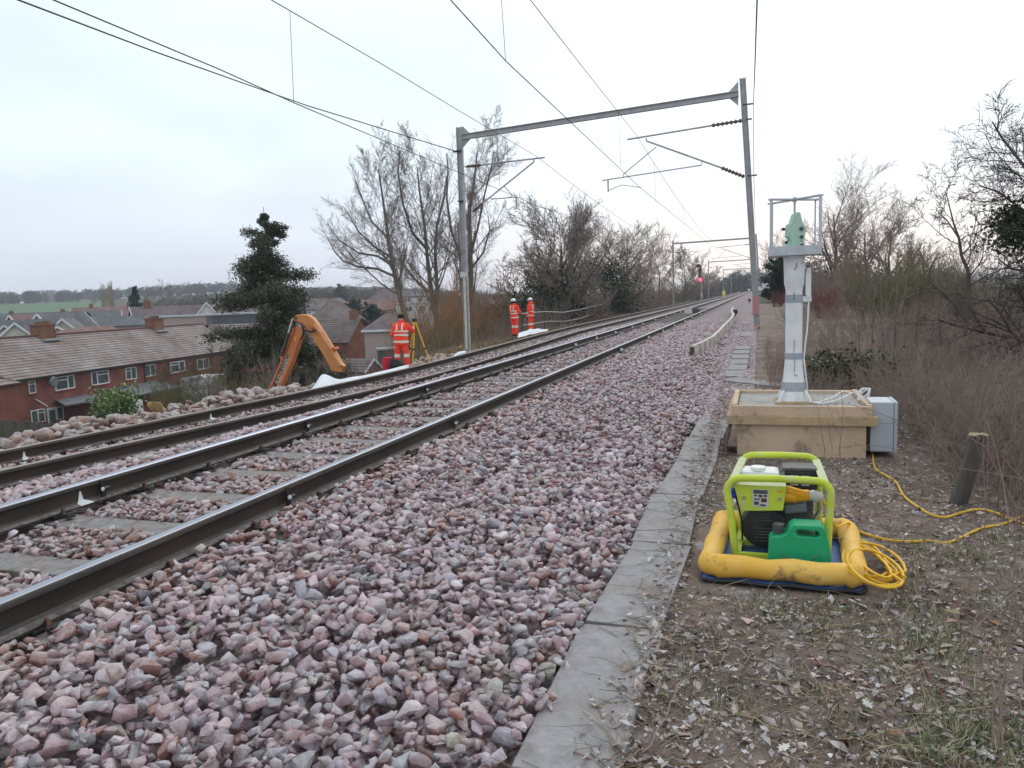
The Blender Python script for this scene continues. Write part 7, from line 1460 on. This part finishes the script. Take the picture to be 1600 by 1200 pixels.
# brown weeds and dry herbs behind
S = Segs(); m_ = 7000; yy_ = 5.3+15*rg.uniform(0, 1, m_)**1.3; xx_ = np.where(yy_ < 8.9, 1.50, .15)+rg.uniform(0, 1, m_)**1.2*(.8+yy_*.36)
for a, b in zip(xx_, yy_):
    c = gz(a, b); h = rg.uniform(.12, .55)*(.7 if b < 8 else 1); d = np.array((rg.normal(0, .3), rg.normal(0, .3), 1.)); pts = [np.array((a, b, c-.02))]
    for _ in range(4): d = d+rg.normal(0, .2, 3); d /= np.linalg.norm(d); pts.append(pts[-1]+d*h/4)
    S.path(pts, .003, .0015)
    if rg.uniform() < .6: q = pts[2]; S.path([q, q+np.array((rg.normal(0, .1), rg.normal(0, .1), rg.uniform(0, .15)))], .002, .001)
tag(S.mesh('undergrowth', 'twig_brown'), 'dry brown undergrowth beneath the scrub on the right', 'undergrowth', kind='stuff')
S = Segs()
for i in range(5200):
    b = 22+130*rg.uniform()**1.6; a = -10.9-abs(rg.normal(0, 2.6)); c = gz(a, b); h = rg.uniform(.3, 1.5)*(1 if a < -12 else .35); d = np.array((rg.normal(0, .3), rg.normal(0, .3), 1.)); pts = [np.array((a, b, c-.05))]
    for _ in range(4): d = d+rg.normal(0, .22, 3); d /= np.linalg.norm(d); pts.append(pts[-1]+d*h/4)
    S.path(pts, .010, .006)
tag(S.mesh('undergrowth', 'twig_brown'), 'dry undergrowth along the top of the left bank', 'undergrowth', kind='stuff')
# dry grass strip along the left cess
V = []; Fg = []; Cc = []
for i in range(9000):
    b = 26+110*rg.uniform()**1.5; a = rg.uniform(-11.8, -9.6) if b > 34 else rg.uniform(-11.8, -10.9); z = gz(a, b); th = rg.uniform(0, 6.28); h = rg.uniform(.05, .22); w2 = .012; s_ = np.array((w2, 0, 0)); p0 = np.array((a, b, z)); p2 = p0+np.array((math.cos(th)*h*.5, math.sin(th)*h*.5, h)); k = len(V); V += [p0-s_, p0+s_, p2+s_*.2, p2-s_*.2]; Fg.append((k, k+1, k+2, k+3)); Cc += [[(.34, .27, .17), (.28, .21, .13), (.20, .17, .09)][rg.integers(0, 3)]]*4
tag(npmesh('dry_grass', V, Fg, 'grass', colr=np.array(Cc)), 'dry straw coloured grass along the far side of the track', 'dry grass', kind='stuff')
# single stems, stones and leaves close to the camera
def stem(name, px, Y0, r, label, m, cat='stem', group=None, lift=.02):
    pts = []
    for a, b in px:
        q = onz(a, b, 0); q = onz(a, b, gz(q[0], q[1])+lift); pts.append(q)
    mb = MB(); sm_ = []
    for i in range(len(pts)-1):
        for j in range(4): sm_.append(pts[i]+(pts[i+1]-pts[i])*j/4+np.array((0, 0, .012*math.sin(j*2+i))))
    sm_.append(pts[-1]); mb.tube(sm_, [r*(1-.6*i/len(sm_)) for i in range(len(sm_))], 6); return tag(mb.build(name, m, smooth=True), label, cat, group)
BG = 'red bramble stems on the litter'
stem('bramble', [(1480, 1100), (1452, 1058), (1428, 1020), (1392, 978), (1345, 950), (1300, 935), (1275, 925)], 0, .004, 'long red bramble stem running from the tray corner down to the right', 'twig_red', group=BG)
stem('bramble', [(1262, 1025), (1300, 1045), (1350, 1065), (1410, 1080), (1460, 1085), (1500, 1068), (1545, 1048)], 0, .0035, 'red bramble stem curving along the bottom right', 'twig_red', group=BG)
stem('bramble', [(1620, 1010), (1580, 985), (1530, 962), (1480, 940), (1440, 925)], 0, .0035, 'red bramble stem reaching in from the right edge', 'twig_red', group=BG)
stem('green_stem', [(1428, 1005), (1390, 1001), (1340, 997), (1305, 1000), (1290, 1010)], 0, .003, 'yellow green arched stem lying over the litter', 'straw')
stem('stick', [(1145, 1012), (1190, 1035), (1240, 1050), (1275, 1068), (1290, 1085)], 0, .005, 'pale bare stick lying below the tray', 'twig_grey', 'stick', 'loose sticks')
stem('stick', [(1240, 1078), (1290, 1075), (1330, 1072)], 0, .003, 'short pale stick right of the longer one', 'straw', 'stick', 'loose sticks')
stem('stick', [(845, 1150), (900, 1180), (960, 1192), (1010, 1172), (1040, 1120), (1056, 1080)], 0, .004, 'curved brown stem lying across the nearest trough lid', 'twig_brown', 'stick', 'loose sticks', lift=.05)
stem('stick', [(1035, 760), (1070, 770), (1100, 790), (1125, 812)], 0, .004, 'thin brown stem trailing across the trough lids left of the generator', 'twig_brown', 'stick', 'loose sticks', lift=.05)
stem('stick', [(1225, 912), (1215, 918), (1250, 935), (1275, 952)], 0, .003, 'bent pale stalk under the front of the tray', 'straw', 'stick', 'loose sticks')
for a, b, r, m_, lab in ((1373, 955, .028, 'grey_black', 'dark round stone among the litter below the cable coil'), (1395, 948, .022, 'grey_black', 'second dark round stone beside the first'), (1103, 1050, .022, 'rock', 'pink stone on the litter right of the trough'), (1140, 1115, .020, 'cab_dark', 'grey stone with frost near the bottom centre'), (1085, 1000, .018, 'grey_black', 'small dark stone beside the trough')):
    q = onz(a, b, 0); pv, pf = rp_[int(a) % 16]; tag(npmesh('loose_stone', pv*np.array((r, r*.85, r*.8))*1.15+np.array((q[0], q[1], gz(q[0], q[1])+r*.5)), pf, m_), lab, 'stone', 'loose stones in the litter')
def oak_leaf(px, py, s, rz, colm, lab):
    q = onz(px, py, 0); pr_ = [(0, -1), (.18, -.6), (.42, -.5), (.25, -.2), (.62, 0), (.32, .2), (.5, .55), (.2, .5), (0, 1), (-.22, .5), (-.5, .5), (-.3, .15), (-.6, -.05), (-.25, -.22), (-.42, -.55), (-.16, -.6)]
    c_, s_ = math.cos(rz), math.sin(rz); mb = MB(); vs = [(q[0]+(a*c_-b*s_)*s, q[1]+(a*s_+b*c_)*s, gz(q[0], q[1])+.022+.3*s*abs(a)+.1*s*b*b) for a, b in pr_]; vs.append((q[0], q[1], gz(q[0], q[1])+.02)); n = len(pr_)
    mb.add(vs, [(i, (i+1) % n, n) for i in range(n)]); tag(mb.build('oak_leaf', colm), lab, 'leaf', 'large fallen leaves')
oak_leaf(1487, 972, .045, 1.0, 'straw', 'large tan oak leaf right of the grass tufts'); oak_leaf(1355, 1120, .036, .3, 'clear_plastic', 'pale frosted oak leaf near the bottom right'); oak_leaf(1400, 1165, .033, 2.0, 'twig_orange', 'orange brown leaf at the bottom right'); oak_leaf(1225, 1185, .035, 2.6, 'timber', 'pale pinkish leaf at the bottom edge'); oak_leaf(1555, 990, .035, .5, 'twig_orange', 'rust orange leaf near the right edge')
SPR = dict(depth=2, n=[5, 3], t0=[.3, .2], ang=[28, 30], len=[.35, .5], up=[.12, .1], wig=.07, rr=.5, rmin=.0012, fall=.3, taper=.4, ns=[3, 3, 2], cut=.0021)
for i, (pth, Y, r, lab) in enumerate((([(1315, 765), (1312, 700), (1318, 640), (1306, 560)], 6.9, .006, 'thin brown sprout in front of the plinth, the tallest one'), ([(1287, 770), (1288, 700), (1278, 640), (1272, 622)], 6.9, .0045, 'thin brown sprout left of the tallest one'), ([(1300, 768), (1300, 700), (1290, 645)], 6.95, .004, 'thin sprout between the two taller ones at the plinth'), ([(1278, 762), (1268, 710), (1262, 688)], 6.9, .003, 'short sprout against the plinth face'), ([(1120, 750), (1122, 700), (1122, 650)], 7.0, .0035, 'thin sprout at the left corner of the plinth'), ([(1132, 752), (1135, 690), (1133, 620)], 7.0, .0035, 'taller sprout at the left corner of the plinth'), ([(1120, 752), (1112, 720), (1106, 700)], 6.4, .003, 'short leaning sprout beside the trough'), ([(1558, 1165), (1565, 1100), (1580, 960), (1586, 860), (1592, 780)], 2.25, .0042, 'tall thin brown sapling close to the camera at the right edge'), ([(1566, 1168), (1562, 1080), (1556, 1020)], 2.2, .0032, 'short brown sprout beside the near sapling'), ([(1550, 1165), (1552, 1090), (1548, 1040)], 2.25, .003, 'left hand sprout of the near sapling clump'), ([(1530, 905), (1535, 860), (1540, 800), (1535, 700), (1545, 600)], 4.6, .005, 'thin twiggy stem rising beside the rotten stump'), ([(1455, 800), (1460, 740), (1452, 690)], 5.6, .003, 'short stem left of the rotten stump'))):
    bare_tree(lab, pxpath(pth, Y), r, SPR, 200+i, bark='twig_brown', twig='twig_brown', group='thin sprouts near the plinth and camera', name='sprout', cat='sprout')
# rotten stump post
t = thing('rotten_post', 'leaning rotten grey wooden post between the cables and the scrub', 'post', (1.33, 5.85, 0)); mb = MB(); b0, b1 = Vector((1.31, 5.9, -.05)), Vector((1.40, 5.75, .50)); n = 10
def ringp(c, r, k): return [(c.x+r*math.cos(2*math.pi*j/n)*(1+.12*math.sin(j*3+k)), c.y+r*math.sin(2*math.pi*j/n)*(1+.12*math.cos(j*2+k)), c.z+(.03*math.sin(j*2.3) if k == 3 else 0)) for j in range(n)]
vs = ringp(b0, .060, 0)+ringp(b0.lerp(b1, .4), .052, 1)+ringp(b0.lerp(b1, .75), .052, 2)+ringp(b1, .055, 3)+[tuple(b1+Vector((0, 0, -.02)))]
mb.add(vs, [(i*n+j, i*n+(j+1) % n, (i+1)*n+(j+1) % n, (i+1)*n+j) for i in range(3) for j in range(n)]+[(30+j, 30+(j+1) % n, 40) for j in range(n)]); mb.build('post_wood', 'fence_wood', t)
mb = MB(); mb.add([tuple(b1+Vector((.06*math.cos(a), .05*math.sin(a), .028+.01*math.sin(3*a)))) for a in np.linspace(0, 5.5, 8)]+[tuple(b1+Vector((0, 0, .04)))], [(i, (i+1) % 8, 8) for i in range(8)]); mb.build('frosted_top', 'straw', t)

# ------------------------------------------------------------------ the damp air between here and the hills
hm = bpy.data.materials.new('haze'); hm.use_nodes = True; hn = hm.node_tree; hn.nodes.clear(); ho = hn.nodes.new('ShaderNodeOutputMaterial'); hv = hn.nodes.new('ShaderNodeVolumePrincipled')
hv.inputs['Color'].default_value = (.86, .90, 1, 1); hv.inputs['Density'].default_value = .00040; hv.inputs['Anisotropy'].default_value = .2; hn.links.new(hv.outputs[0], ho.inputs['Volume'])
gmin = min(v[2] for v in ground.bound_box); MT['haze'] = hm; mb = MB(); zt_ = 26.; mb.box((0, 1300, (gmin-1+zt_)/2), (5400, 3000, zt_-gmin+1)); tag(mb.build('haze', 'haze'), kind='stuff')
